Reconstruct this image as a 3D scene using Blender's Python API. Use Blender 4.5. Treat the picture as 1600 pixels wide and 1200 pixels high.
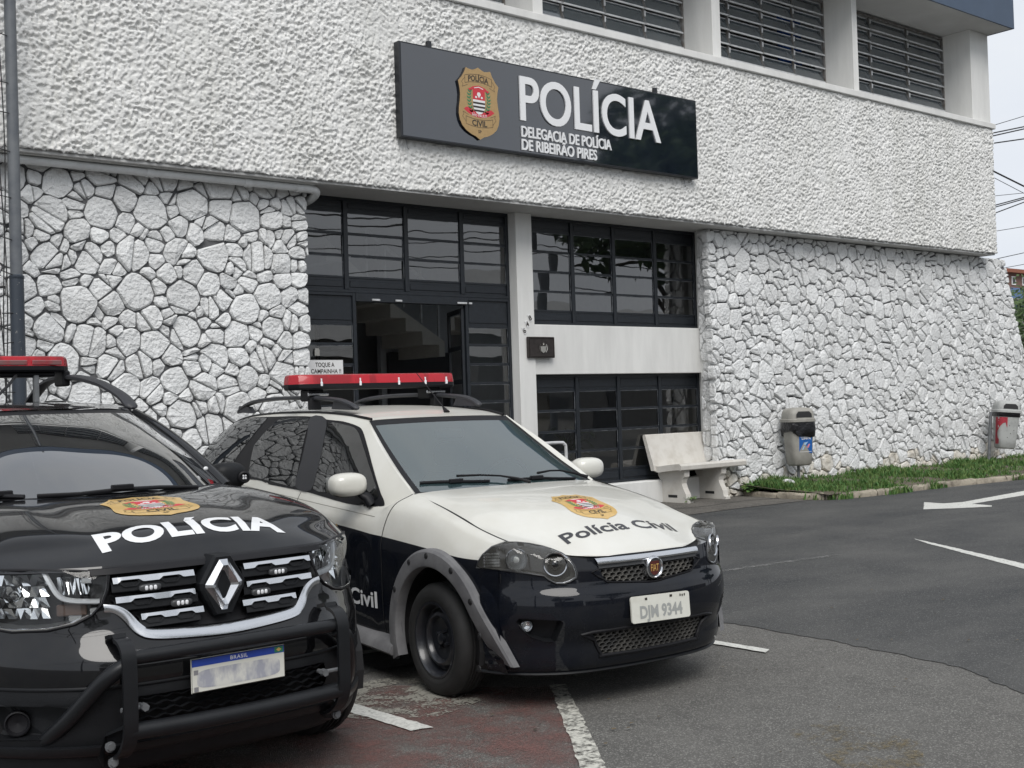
import bpy, bmesh, math, random
import numpy as np
from mathutils import Vector, Matrix
from mathutils.bvhtree import BVHTree

# ------------------------------------------------------------------ camera, world, sun, exposure
for o in list(bpy.data.objects):
    bpy.data.objects.remove(o)
SC = bpy.context.scene
COL = SC.collection
RAD = math.radians
CAM_H = 1.55
YAW, PITCH, ROLL = RAD(39.95), RAD(0.99), RAD(1.82)
FPX = 1900.0                                   # focal length in pixels of a 1600 px wide frame
_f = Vector((math.sin(YAW)*math.cos(PITCH), math.cos(YAW)*math.cos(PITCH), math.sin(PITCH)))
_r = Vector((math.cos(YAW), -math.sin(YAW), 0))
_d = _f.cross(_r)
_r2 = _r*math.cos(ROLL) + _d*math.sin(ROLL)
_d2 = -_r*math.sin(ROLL) + _d*math.cos(ROLL)
camd = bpy.data.cameras.new('camera')
camd.sensor_width = 36.0
camd.lens = 36.0*FPX/1600.0
camd.clip_start = 0.05
camd.clip_end = 3000
cam = bpy.data.objects.new('camera', camd)
COL.objects.link(cam)
cam.matrix_world = Matrix(((_r2.x, -_d2.x, -_f.x, 0), (_r2.y, -_d2.y, -_f.y, 0), (_r2.z, -_d2.z, -_f.z, CAM_H), (0, 0, 0, 1)))
SC.camera = cam

SUN_EL, SUN_AZ = RAD(49), RAD(-150)            # azimuth from +Y towards +X: high, behind the camera's left shoulder
world = bpy.data.worlds.new('World')
SC.world = world
world.use_nodes = True
wn = world.node_tree
wn.nodes.clear()
w_out = wn.nodes.new('ShaderNodeOutputWorld')
w_bg = wn.nodes.new('ShaderNodeBackground')
w_sky = wn.nodes.new('ShaderNodeTexSky')
w_sky.sky_type = 'NISHITA'
w_sky.sun_disc = False
w_sky.sun_elevation = SUN_EL
w_sky.sun_rotation = SUN_AZ
w_sky.dust_density = 4.0
w_sky.altitude = 750
w_hsv = wn.nodes.new('ShaderNodeHueSaturation')
w_hsv.inputs['Saturation'].default_value = 0.18
w_mix = wn.nodes.new('ShaderNodeMixRGB')
w_mix.inputs['Fac'].default_value = 0.85       # an even cloud deck over most of the clear-sky light
w_tc = wn.nodes.new('ShaderNodeTexCoord')
w_map = wn.nodes.new('ShaderNodeMapping')
w_map.inputs['Scale'].default_value = (1.6, 1.6, 4.0)
w_noise = wn.nodes.new('ShaderNodeTexNoise')
w_noise.inputs['Scale'].default_value = 2.2
w_noise.inputs['Detail'].default_value = 5
w_ramp = wn.nodes.new('ShaderNodeValToRGB')
w_ramp.color_ramp.elements[0].position = 0.3
w_ramp.color_ramp.elements[0].color = (7.0, 7.5, 8.3, 1)
w_ramp.color_ramp.elements[1].position = 0.75
w_ramp.color_ramp.elements[1].color = (8.3, 8.6, 9.0, 1)
wn.links.new(w_tc.outputs['Generated'], w_map.inputs['Vector'])
wn.links.new(w_map.outputs[0], w_noise.inputs['Vector'])
wn.links.new(w_noise.outputs['Fac'], w_ramp.inputs[0])
wn.links.new(w_sky.outputs[0], w_hsv.inputs['Color'])
wn.links.new(w_hsv.outputs[0], w_mix.inputs[1])
wn.links.new(w_ramp.outputs[0], w_mix.inputs[2])
wn.links.new(w_mix.outputs[0], w_bg.inputs[0])
w_bg.inputs[1].default_value = 0.076
wn.links.new(w_bg.outputs[0], w_out.inputs[0])

sund = bpy.data.lights.new('sun', 'SUN')
sund.energy = 1.5
sund.angle = RAD(35)
sund.color = (1.0, 0.97, 0.93)
sun = bpy.data.objects.new('sun', sund)
COL.objects.link(sun)
_sv = Vector((math.sin(SUN_AZ)*math.cos(SUN_EL), math.cos(SUN_AZ)*math.cos(SUN_EL), math.sin(SUN_EL)))
sun.location = _sv*40
sun.rotation_euler = (-_sv).to_track_quat('-Z', 'Y').to_euler()

SC.view_settings.view_transform = 'Standard'
SC.view_settings.look = 'None'
SC.view_settings.exposure = 0.58
SC.view_settings.gamma = 1.0
SC.view_settings.use_curve_mapping = False
SC.cycles.max_bounces = 8
SC.cycles.transparent_max_bounces = 12

rnd = random.Random(7)
nrng = np.random.default_rng(5)

# ------------------------------------------------------------------ materials
def _mat(name):
    m = bpy.data.materials.new(name)
    m.use_nodes = True
    m.node_tree.nodes.clear()
    return m, m.node_tree.nodes, m.node_tree.links

def mat(name, col, rough=0.6, metal=0.0, coat=0.0, var=0.0, vscale=6.0, col2=None, bump=0.0, bscale=60.0, bdist=0.01,
        rvar=0.0, objvar=0.0, ior=1.5, ramp=(0.35, 0.65), speck=None, stretch=None, spec=0.5, emit=None):
    """principled surface; col2 blended in by a noise of scale vscale, a fine speckle and a bump noise on top"""
    m, N, L = _mat(name)
    out = N.new('ShaderNodeOutputMaterial')
    b = N.new('ShaderNodeBsdfPrincipled')
    L.new(b.outputs[0], out.inputs[0])
    b.inputs['Base Color'].default_value = (*col, 1)
    b.inputs['Roughness'].default_value = rough
    b.inputs['Metallic'].default_value = metal
    b.inputs['Coat Weight'].default_value = coat
    b.inputs['Coat Roughness'].default_value = 0.03
    b.inputs['IOR'].default_value = ior
    b.inputs['Specular IOR Level'].default_value = spec
    if emit:
        b.inputs['Emission Color'].default_value = (*emit[:3], 1)
        b.inputs['Emission Strength'].default_value = emit[3]
    tc = N.new('ShaderNodeTexCoord')
    vec = tc.outputs['Object']
    if stretch:
        mp = N.new('ShaderNodeMapping')
        mp.inputs['Scale'].default_value = stretch
        L.new(vec, mp.inputs['Vector'])
        vec2 = mp.outputs[0]
    else:
        vec2 = vec
    cs = None
    if col2 is None and var > 0:
        col2 = tuple(max(0, c*(1-var)) for c in col)
    if col2 is not None:
        n = N.new('ShaderNodeTexNoise')
        n.inputs['Scale'].default_value = vscale
        n.inputs['Detail'].default_value = 6
        n.inputs['Roughness'].default_value = 0.62
        L.new(vec2, n.inputs['Vector'])
        r = N.new('ShaderNodeValToRGB')
        r.color_ramp.elements[0].position = ramp[0]
        r.color_ramp.elements[1].position = ramp[1]
        r.color_ramp.elements[0].color = (*col, 1)
        r.color_ramp.elements[1].color = (*col2, 1)
        L.new(n.outputs['Fac'], r.inputs[0])
        cs = r.outputs[0]
        if rvar:
            mr = N.new('ShaderNodeMapRange')
            mr.inputs['From Min'].default_value = 0.3
            mr.inputs['From Max'].default_value = 0.7
            mr.inputs['To Min'].default_value = rough
            mr.inputs['To Max'].default_value = rough+rvar
            L.new(n.outputs['Fac'], mr.inputs['Value'])
            L.new(mr.outputs[0], b.inputs['Roughness'])
    if speck:                                    # (scale, threshold, colour)
        v = N.new('ShaderNodeTexVoronoi')
        v.inputs['Scale'].default_value = speck[0]
        L.new(vec, v.inputs['Vector'])
        sep = N.new('ShaderNodeSeparateColor')
        L.new(v.outputs['Color'], sep.inputs[0])
        r2 = N.new('ShaderNodeValToRGB')
        r2.color_ramp.elements[0].position = speck[1]
        r2.color_ramp.elements[0].color = (0, 0, 0, 1)
        r2.color_ramp.elements[1].position = min(0.999, speck[1]+0.25)
        r2.color_ramp.elements[1].color = (1, 1, 1, 1)
        L.new(sep.outputs[0], r2.inputs[0])
        mx = N.new('ShaderNodeMixRGB')
        L.new(r2.outputs[0], mx.inputs[0])
        if cs:
            L.new(cs, mx.inputs[1])
        else:
            mx.inputs[1].default_value = (*col, 1)
        mx.inputs[2].default_value = (*speck[2], 1)
        cs = mx.outputs[0]
    if objvar and cs:                            # every piece a slightly different tone
        oi = N.new('ShaderNodeObjectInfo')
        mr2 = N.new('ShaderNodeMapRange')
        mr2.inputs['To Min'].default_value = 1-objvar*2
        mr2.inputs['To Max'].default_value = 1+objvar*0.6
        L.new(oi.outputs['Random'], mr2.inputs['Value'])
        mv = N.new('ShaderNodeVectorMath')
        mv.operation = 'SCALE'
        L.new(cs, mv.inputs[0])
        L.new(mr2.outputs[0], mv.inputs['Scale'])
        cs = mv.outputs[0]
    if cs:
        L.new(cs, b.inputs['Base Color'])
    if bump:
        n2 = N.new('ShaderNodeTexNoise')
        n2.inputs['Scale'].default_value = bscale
        n2.inputs['Detail'].default_value = 5
        L.new(vec, n2.inputs['Vector'])
        bp = N.new('ShaderNodeBump')
        bp.inputs['Strength'].default_value = bump
        bp.inputs['Distance'].default_value = bdist
        L.new(n2.outputs['Fac'], bp.inputs['Height'])
        L.new(bp.outputs[0], b.inputs['Normal'])
    return m

def glass(name, tint=(0.8, 0.85, 0.85), ior=1.5, rough=0.0, film=None, gain=1.0, wob=0.0):
    """thin pane: Fresnel mix of see-through (or a dark film) and mirror"""
    m, N, L = _mat(name)
    out = N.new('ShaderNodeOutputMaterial')
    mix = N.new('ShaderNodeMixShader')
    fr = N.new('ShaderNodeFresnel')
    fr.inputs['IOR'].default_value = ior
    mu = N.new('ShaderNodeMath')
    mu.operation = 'MULTIPLY'
    mu.use_clamp = True
    mu.inputs[1].default_value = gain
    gl = N.new('ShaderNodeBsdfGlossy')
    gl.inputs['Roughness'].default_value = rough
    gl.inputs['Color'].default_value = (1, 1, 1, 1)
    tr = N.new('ShaderNodeBsdfTransparent')
    tr.inputs['Color'].default_value = (*tint, 1)
    base = tr.outputs[0]
    if film:                                      # (colour, opacity)
        df = N.new('ShaderNodeBsdfDiffuse')
        df.inputs['Color'].default_value = (*film[0], 1)
        m2 = N.new('ShaderNodeMixShader')
        m2.inputs[0].default_value = film[1]
        L.new(tr.outputs[0], m2.inputs[1])
        L.new(df.outputs[0], m2.inputs[2])
        base = m2.outputs[0]
    if wob:
        tc = N.new('ShaderNodeTexCoord')
        n2 = N.new('ShaderNodeTexNoise')
        n2.inputs['Scale'].default_value = 2.2
        n2.inputs['Detail'].default_value = 1
        L.new(tc.outputs['Object'], n2.inputs['Vector'])
        bp = N.new('ShaderNodeBump')
        bp.inputs['Strength'].default_value = wob
        bp.inputs['Distance'].default_value = 0.05
        L.new(n2.outputs['Fac'], bp.inputs['Height'])
        L.new(bp.outputs[0], gl.inputs['Normal'])
        L.new(bp.outputs[0], fr.inputs['Normal'])
    L.new(fr.outputs[0], mu.inputs[0])
    L.new(mu.outputs[0], mix.inputs[0])
    L.new(base, mix.inputs[1])
    L.new(gl.outputs[0], mix.inputs[2])
    L.new(mix.outputs[0], out.inputs[0])
    return m

def worn_paint(name, col, cover, scale=9.0, rough=0.75, soft=0.06, fine=60.0):
    """road paint that has worn away in patches (the ground shows through)"""
    m, N, L = _mat(name)
    out = N.new('ShaderNodeOutputMaterial')
    b = N.new('ShaderNodeBsdfPrincipled')
    b.inputs['Roughness'].default_value = rough
    tr = N.new('ShaderNodeBsdfTransparent')
    mix = N.new('ShaderNodeMixShader')
    tc = N.new('ShaderNodeTexCoord')
    n = N.new('ShaderNodeTexNoise')
    n.inputs['Scale'].default_value = scale
    n.inputs['Detail'].default_value = 8
    n.inputs['Roughness'].default_value = 0.7
    L.new(tc.outputs['Object'], n.inputs['Vector'])
    n3 = N.new('ShaderNodeTexNoise')
    n3.inputs['Scale'].default_value = fine
    n3.inputs['Detail'].default_value = 3
    L.new(tc.outputs['Object'], n3.inputs['Vector'])
    ad = N.new('ShaderNodeMath')
    ad.operation = 'MULTIPLY_ADD'
    ad.inputs[1].default_value = 0.35
    L.new(n3.outputs['Fac'], ad.inputs[0])
    L.new(n.outputs['Fac'], ad.inputs[2])
    r = N.new('ShaderNodeValToRGB')
    t = 0.675 - 0.3*(cover-0.5)*1.3
    r.color_ramp.elements[0].position = max(0.0, t-soft)
    r.color_ramp.elements[0].color = (0, 0, 0, 1)
    r.color_ramp.elements[1].position = min(1.0, t+soft)
    r.color_ramp.elements[1].color = (1, 1, 1, 1)
    L.new(ad.outputs[0], r.inputs[0])
    cr = N.new('ShaderNodeValToRGB')
    cr.color_ramp.elements[0].color = (*[c*0.72 for c in col], 1)
    cr.color_ramp.elements[1].color = (*col, 1)
    cr.color_ramp.elements[0].position = 0.35
    cr.color_ramp.elements[1].position = 0.6
    L.new(n3.outputs['Fac'], cr.inputs[0])
    L.new(cr.outputs[0], b.inputs['Base Color'])
    L.new(r.outputs[0], mix.inputs[0])
    L.new(tr.outputs[0], mix.inputs[1])
    L.new(b.outputs[0], mix.inputs[2])
    L.new(mix.outputs[0], out.inputs[0])
    return m

M = {}
M['plaster'] = mat('white_plaster', (0.74, 0.74, 0.72), 0.85, var=0.13, vscale=2.2, stretch=(1.6, 1.6, 0.3), bump=0.12, bscale=35, bdist=0.01)
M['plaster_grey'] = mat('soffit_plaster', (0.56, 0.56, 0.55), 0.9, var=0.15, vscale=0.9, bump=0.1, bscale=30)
M['stucco'] = mat('rough_stucco', (0.74, 0.74, 0.725), 0.9, col2=(0.64, 0.64, 0.615), vscale=1.6, ramp=(0.42, 0.75), bump=0.7, bscale=85, bdist=0.010, stretch=(1.5, 1.5, 0.35))
M['stone'] = mat('painted_stone', (0.79, 0.80, 0.80), 0.75, col2=(0.67, 0.675, 0.67), vscale=2.2, ramp=(0.4, 0.75), objvar=0.05, bump=1.0, bscale=26, bdist=0.03)
M['stone_dirty'] = mat('dusty_painted_stone', (0.68, 0.66, 0.61), 0.8, col2=(0.50, 0.45, 0.37), vscale=5.0, ramp=(0.4, 0.75), bump=0.75, bscale=16, bdist=0.03)
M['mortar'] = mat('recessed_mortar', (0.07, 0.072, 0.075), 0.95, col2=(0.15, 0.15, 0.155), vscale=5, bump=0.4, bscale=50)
M['frame'] = mat('dark_blue_steel_paint', (0.014, 0.018, 0.024), 0.42, var=0.35, vscale=14, bump=0.08, bscale=40)
M['frame_up'] = mat('weathered_steel_louvre', (0.20, 0.20, 0.20), 0.55, col2=(0.10, 0.085, 0.07), vscale=9)
M['bar_white'] = mat('painted_bar', (0.64, 0.65, 0.66), 0.5, var=0.3, vscale=12)
M['pane'] = glass('window_pane', (0.62, 0.66, 0.68), 1.62, 0.004, gain=2.1, wob=0.02)
M['pane_up'] = glass('upper_window_pane', (0.55, 0.6, 0.63), 1.62, 0.02, film=((0.22, 0.26, 0.285), 0.30), gain=1.7)
M['navy'] = mat('navy_roof_fascia', (0.055, 0.085, 0.135), 0.55, var=0.12, vscale=2)
M['interior'] = mat('lobby_wall_paint', (0.46, 0.47, 0.48), 0.9, var=0.1)
M['int_white'] = mat('stair_plaster', (0.62, 0.60, 0.55), 0.9, var=0.08)
M['int_dark'] = mat('lobby_furniture', (0.05, 0.05, 0.055), 0.6)
M['tile'] = mat('lobby_floor', (0.16, 0.16, 0.16), 0.3, var=0.2)
M['curtain'] = mat('blue_curtain', (0.04, 0.12, 0.42), 0.9, var=0.3, vscale=8)
M['pipe'] = mat('white_pvc_pipe', (0.66, 0.67, 0.67), 0.5, var=0.12, vscale=4)
M['pole'] = mat('grey_painted_steel_pole', (0.095, 0.105, 0.12), 0.5, col2=(0.15, 0.16, 0.17), vscale=4, bump=0.15, bscale=30)
M['pole_low'] = mat('chipped_dark_pole_paint', (0.035, 0.045, 0.06), 0.5, col2=(0.30, 0.29, 0.27), vscale=22, ramp=(0.62, 0.68), bump=0.15, bscale=30)
M['cable'] = mat('black_cable', (0.015, 0.015, 0.017), 0.6)
M['sign_black'] = mat('gloss_navy_sign', (0.009, 0.013, 0.022), 0.06, coat=1.0, var=0.2, vscale=2, ior=1.8)
M['sign_side'] = mat('sign_side', (0.012, 0.014, 0.018), 0.35)
M['letter'] = mat('white_acrylic', (0.78, 0.79, 0.80), 0.4)
M['gold'] = mat('gold_print', (0.42, 0.28, 0.125), 0.5, var=0.12, vscale=30)
M['gold_hood'] = mat('yellow_gold_print', (0.62, 0.40, 0.12), 0.35, var=0.1, vscale=25, coat=0.4)
M['ink'] = mat('black_print', (0.03, 0.025, 0.02), 0.5)
M['red_print'] = mat('red_print', (0.55, 0.035, 0.05), 0.45)
M['white_print'] = mat('white_print', (0.75, 0.75, 0.75), 0.45)
M['green_print'] = mat('green_print', (0.03, 0.20, 0.09), 0.5)
M['blue_print'] = mat('blue_print', (0.02, 0.06, 0.36), 0.45)
M['bronze'] = mat('dark_bronze_plaque', (0.045, 0.037, 0.035), 0.42, metal=0.3, var=0.4, vscale=20)
M['silver'] = mat('pale_metal_relief', (0.42, 0.41, 0.38), 0.4, metal=0.6)
M['concrete_bench'] = mat('cast_concrete', (0.60, 0.58, 0.54), 0.85, col2=(0.47, 0.44, 0.39), vscale=5, ramp=(0.45, 0.8), bump=0.15, bscale=60)
M['bin'] = mat('grey_bin_plastic', (0.33, 0.32, 0.29), 0.55, col2=(0.24, 0.23, 0.205), vscale=7, ramp=(0.4, 0.75))
M['bin_light'] = mat('pale_bin_plastic', (0.42, 0.43, 0.42), 0.55, col2=(0.28, 0.285, 0.28), vscale=9, ramp=(0.5, 0.8))
M['bag'] = mat('black_bin_bag', (0.01, 0.01, 0.012), 0.28, bump=0.6, bscale=22, bdist=0.03)
M['black_void'] = mat('black_plastic', (0.012, 0.012, 0.013), 0.6)
M['sticker_red'] = mat('peeling_red_sticker', (0.40, 0.03, 0.05), 0.55, var=0.25, vscale=20)
M['galv'] = mat('galvanised_post', (0.20, 0.21, 0.22), 0.5, metal=0.3, var=0.3, vscale=14)
# road
M['asphalt'] = mat('old_asphalt', (0.092, 0.089, 0.083), 0.9, col2=(0.140, 0.135, 0.125), vscale=3.5, ramp=(0.3, 0.75), speck=(165, 0.70, (0.26, 0.255, 0.235)), bump=0.8, bscale=170, bdist=0.012)
M['asphalt_new'] = mat('new_asphalt', (0.028, 0.030, 0.032), 0.85, col2=(0.088, 0.087, 0.083), vscale=0.55, ramp=(0.32, 0.72), speck=(150, 0.84, (0.16, 0.16, 0.155)), bump=0.7, bscale=120, bdist=0.01, stretch=(1, 1.8, 1))
M['pavement'] = mat('worn_concrete_pavement', (0.115, 0.105, 0.092), 0.92, col2=(0.062, 0.058, 0.052), vscale=1.6, ramp=(0.35, 0.7), speck=(70, 0.75, (0.2, 0.19, 0.17)), bump=0.6, bscale=60, bdist=0.012)
M['kerb'] = mat('weathered_kerb', (0.36, 0.32, 0.255), 0.92, col2=(0.15, 0.13, 0.105), vscale=4.5, ramp=(0.45, 0.72), bump=0.8, bscale=25, bdist=0.02)
M['soil'] = mat('verge_soil', (0.13, 0.11, 0.08), 0.95, var=0.4, vscale=8, bump=0.5, bscale=40)
M['grass'] = mat('grass_blades', (0.048, 0.135, 0.026), 0.7, col2=(0.17, 0.215, 0.065), vscale=9, ramp=(0.42, 0.72))
M['leaf'] = mat('tree_leaves', (0.035, 0.075, 0.022), 0.7, col2=(0.075, 0.12, 0.035), vscale=1.5)
M['bark'] = mat('tree_bark', (0.085, 0.065, 0.05), 0.9, var=0.4, vscale=6, bump=0.6, bscale=12)
M['road_white'] = worn_paint('worn_white_road_paint', (0.66, 0.66, 0.62), 0.96, 14)
M['road_white_worn'] = worn_paint('thin_white_road_paint', (0.58, 0.57, 0.51), 0.62, 16, soft=0.1)
M['road_red'] = worn_paint('worn_red_road_paint', (0.20, 0.10, 0.088), 0.36, 3.2, soft=0.20, fine=90)
M['road_grey'] = worn_paint('flaked_grey_road_paint', (0.28, 0.27, 0.235), 0.46, 3.0, soft=0.03, fine=70)
M['road_yellow'] = worn_paint('rusty_yellow_stain', (0.18, 0.14, 0.07), 0.18, 4.0, soft=0.12)
M['road_scratch'] = worn_paint('scraped_pale_line', (0.19, 0.19, 0.185), 0.5, 9.0, soft=0.15)
M['road_crack'] = mat('tar_crack', (0.012, 0.012, 0.012), 0.8)
# cars
M['white_car'] = mat('off_white_car_paint', (0.66, 0.655, 0.61), 0.34, coat=0.55, var=0.06, vscale=2.5, col2=(0.60, 0.59, 0.535))
M['black_car'] = mat('black_car_paint', (0.004, 0.0045, 0.006), 0.33, coat=1.0, col2=(0.008, 0.008, 0.009), vscale=5, spec=0.05)
M['black_livery'] = mat('dusty_black_livery', (0.006, 0.0075, 0.012), 0.4, coat=0.75, col2=(0.011, 0.012, 0.015), vscale=6, spec=0.0)
M['trim'] = mat('black_trim', (0.010, 0.010, 0.012), 0.5, spec=0.25, bump=0.05, bscale=200)
M['trim_grain'] = mat('grained_black_plastic', (0.011, 0.012, 0.014), 0.5, spec=0.25, var=0.3, vscale=12, bump=0.25, bscale=220, bdist=0.004)
M['tube'] = mat('satin_black_powder_coat', (0.011, 0.012, 0.014), 0.36, spec=0.35, var=0.2, vscale=10, bump=0.1, bscale=180, bdist=0.003)
M['rail'] = mat('dark_grey_rail', (0.030, 0.031, 0.036), 0.5)
M['grey_plastic'] = mat('faded_grey_plastic', (0.165, 0.165, 0.17), 0.68, col2=(0.11, 0.11, 0.115), vscale=9, bump=0.15, bscale=120, bdist=0.004)
M['chrome'] = mat('chrome', (0.66, 0.67, 0.69), 0.2, metal=1.0)
M['chrome_dull'] = mat('reflector_chrome', (0.55, 0.56, 0.58), 0.22, metal=1.0)
M['reflector_bright'] = mat('bright_reflector', (0.88, 0.89, 0.90), 0.12, metal=1.0)
M['lamp_dark'] = mat('lamp_housing', (0.05, 0.052, 0.055), 0.35)
M['lamp_grey'] = mat('lamp_bezel', (0.42, 0.43, 0.44), 0.28, metal=0.6)
M['lens'] = glass('headlight_lens', (0.93, 0.94, 0.94), 1.45, 0.01)
M['lens_haze'] = glass('hazed_headlight_lens', (0.84, 0.85, 0.82), 1.5, 0.04, film=((0.40, 0.39, 0.36), 0.10))
M['drl'] = mat('white_light_guide', (0.80, 0.82, 0.85), 0.25)
M['led'] = mat('led_emitters', (0.75, 0.76, 0.78), 0.2)
M['windscreen'] = glass('windscreen_glass', (0.55, 0.63, 0.63), 2.3, 0.01, film=((0.15, 0.26, 0.28), 0.17), gain=1.0)
M['windscreen_dark'] = glass('tinted_windscreen', (0.05, 0.055, 0.06), 2.0, 0.006, film=((0.006, 0.007, 0.009), 0.8), gain=1.9)
M['car_glass'] = glass('tinted_side_glass', (0.04, 0.045, 0.05), 1.75, 0.004, film=((0.006, 0.007, 0.008), 0.6), gain=1.15)
M['rubber'] = mat('tyre_rubber', (0.022, 0.022, 0.022), 0.75, var=0.4, vscale=8, bump=0.2, bscale=90, bdist=0.004)
M['rim'] = mat('black_steel_rim', (0.018, 0.020, 0.026), 0.33, coat=0.3, var=0.4, vscale=12)
M['red_lens'] = mat('red_light_lens', (0.40, 0.008, 0.018), 0.25, coat=0.35, spec=0.3, col2=(0.26, 0.005, 0.011), vscale=9, ramp=(0.45, 0.55), stretch=(1, 0.2, 0.2))
M['red_clear'] = mat('red_clear_lens', (0.30, 0.03, 0.04), 0.2, coat=0.7, col2=(0.20, 0.10, 0.10), vscale=6, ramp=(0.4, 0.6))
M['plate_white'] = mat('number_plate_white', (0.66, 0.66, 0.60), 0.45, col2=(0.55, 0.54, 0.47), vscale=9, ramp=(0.5, 0.8))
M['plate_smudge'] = mat('smudged_plate_print', (0.33, 0.34, 0.33), 0.5)
M['decal_black'] = mat('black_vinyl', (0.018, 0.018, 0.022), 0.4, coat=0.3)
M['decal_white'] = mat('white_vinyl', (0.74, 0.75, 0.76), 0.4, coat=0.3)
M['seat'] = mat('dark_upholstery', (0.035, 0.036, 0.04), 0.85)
M['dash'] = mat('grey_dashboard', (0.11, 0.115, 0.12), 0.7)
M['brick'] = mat('brick_wall', (0.20, 0.115, 0.095), 0.9, var=0.25, vscale=4)
M['blue_wall'] = mat('blue_wall', (0.12, 0.20, 0.36), 0.8, var=0.2, vscale=3)
M['house'] = mat('pale_house_wall', (0.22, 0.21, 0.20), 0.85, var=0.15)
M['roof_tile'] = mat('clay_roof', (0.28, 0.10, 0.06), 0.9, var=0.3, vscale=3)

# ------------------------------------------------------------------ geometry helpers
class MB:
    """collects faces for one mesh"""
    def __init__(s):
        s.v, s.f, s.m = [], [], []
    def add(s, vs, fs, mi=0):
        o = len(s.v)
        s.v += [tuple(p) for p in vs]
        s.f += [tuple(o+i for i in f) for f in fs]
        s.m += [mi]*len(fs)
        return s
    def box(s, a, b, bev=0.0, mi=0):
        (x0, y0, z0), (x1, y1, z1) = [min(p, q) for p, q in zip(a, b)], [max(p, q) for p, q in zip(a, b)]
        if bev <= 0:
            vs = [(x, y, z) for x in (x0, x1) for y in (y0, y1) for z in (z0, z1)]
            return s.add(vs, [(0, 1, 3, 2), (4, 6, 7, 5), (0, 4, 5, 1), (2, 3, 7, 6), (0, 2, 6, 4), (1, 5, 7, 3)], mi)
        bev = min(bev, (x1-x0)*0.45, (y1-y0)*0.45, (z1-z0)*0.45)
        c = ((x0+x1)/2, (y0+y1)/2, (z0+z1)/2)
        h = ((x1-x0)/2, (y1-y0)/2, (z1-z0)/2)
        vs, idx = [], {}
        for sx in (-1, 1):
            for sy in (-1, 1):
                for sz in (-1, 1):
                    for ax in range(3):
                        p = [sx*(h[0]-bev), sy*(h[1]-bev), sz*(h[2]-bev)]
                        p[ax] = (sx, sy, sz)[ax]*h[ax]
                        idx[(sx, sy, sz, ax)] = len(vs)
                        vs.append(tuple(c[i]+p[i] for i in range(3)))
        fs = []
        for ax in range(3):
            for sg in (-1, 1):
                q = []
                for u, w in ((-1, -1), (1, -1), (1, 1), (-1, 1)):
                    k = [0, 0, 0]
                    k[ax] = sg
                    k[(ax+1) % 3] = u
                    k[(ax+2) % 3] = w
                    q.append(idx[(*k, ax)])
                fs.append(tuple(q if sg > 0 else q[::-1]))
        for ax in range(3):
            a1, a2 = (ax+1) % 3, (ax+2) % 3
            for u in (-1, 1):
                for w in (-1, 1):
                    k0, k1 = [0]*3, [0]*3
                    k0[ax], k1[ax] = -1, 1
                    k0[a1] = k1[a1] = u
                    k0[a2] = k1[a2] = w
                    q = [idx[(*k0, a1)], idx[(*k1, a1)], idx[(*k1, a2)], idx[(*k0, a2)]]
                    fs.append(tuple(q if u*w > 0 else q[::-1]))
        for sx in (-1, 1):
            for sy in (-1, 1):
                for sz in (-1, 1):
                    q = [idx[(sx, sy, sz, 0)], idx[(sx, sy, sz, 1)], idx[(sx, sy, sz, 2)]]
                    fs.append(tuple(q if sx*sy*sz > 0 else q[::-1]))
        return s.add(vs, fs, mi)
    def rotbox(s, c, half, mat3, bev=0.0, mi=0):
        t = MB().box([-h for h in half], half, bev)
        R = Matrix(mat3) if not isinstance(mat3, Matrix) else mat3
        return s.add([Vector(c)+R @ Vector(p) for p in t.v], t.f, mi)
    def tube(s, pts, r, n=8, cap=True, closed=False, mi=0, flat=None, up=None):
        """sweep a circle (or ellipse flat=(a,b)) along points; r may be a list"""
        P = [Vector(p) for p in pts]
        k = len(P)
        rs = r if isinstance(r, (list, tuple)) else [r]*k
        vs, fs = [], []
        prev = None
        for i in range(k):
            if closed:
                t = (P[(i+1) % k]-P[i-1]).normalized()
            else:
                t = (P[min(i+1, k-1)]-P[max(i-1, 0)]).normalized()
            if up is not None:
                b = t.cross(Vector(up))
                b = b.normalized() if b.length > 1e-6 else t.orthogonal().normalized()
                a = b.cross(t)
            elif prev is None:
                a = t.orthogonal().normalized()
                b = t.cross(a)
            else:
                a = (prev - t*prev.dot(t)).normalized()
                b = t.cross(a)
            prev = a
            fa, fb = flat if flat else (1, 1)
            for j in range(n):
                th = 2*math.pi*(j+0.5)/n
                vs.append(P[i]+(a*math.cos(th)*fa+b*math.sin(th)*fb)*rs[i])
        m = k if closed else k-1
        for i in range(m):
            i2 = (i+1) % k
            for j in range(n):
                j2 = (j+1) % n
                fs.append((i*n+j, i*n+j2, i2*n+j2, i2*n+j))
        if cap and not closed:
            fs.append(tuple(range(n))[::-1])
            fs.append(tuple((k-1)*n+j for j in range(n)))
        return s.add(vs, fs, mi)
    def cyl(s, p0, p1, r0, r1=None, n=16, mi=0, cap=True):
        return s.tube([p0, p1], [r0, r0 if r1 is None else r1], n, cap, mi=mi)
    def lathe(s, prof, c, axis, n=32, mi=0):
        """prof: (radius, along) pairs"""
        ax = Vector(axis).normalized()
        u = ax.orthogonal().normalized()
        w = ax.cross(u)
        c = Vector(c)
        vs, fs = [], []
        for (r, h) in prof:
            for j in range(n):
                t = 2*math.pi*j/n
                vs.append(c+ax*h+(u*math.cos(t)+w*math.sin(t))*r)
        for i in range(len(prof)-1):
            for j in range(n):
                j2 = (j+1) % n
                fs.append((i*n+j, i*n+j2, (i+1)*n+j2, (i+1)*n+j))
        return s.add(vs, fs, mi)
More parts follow.
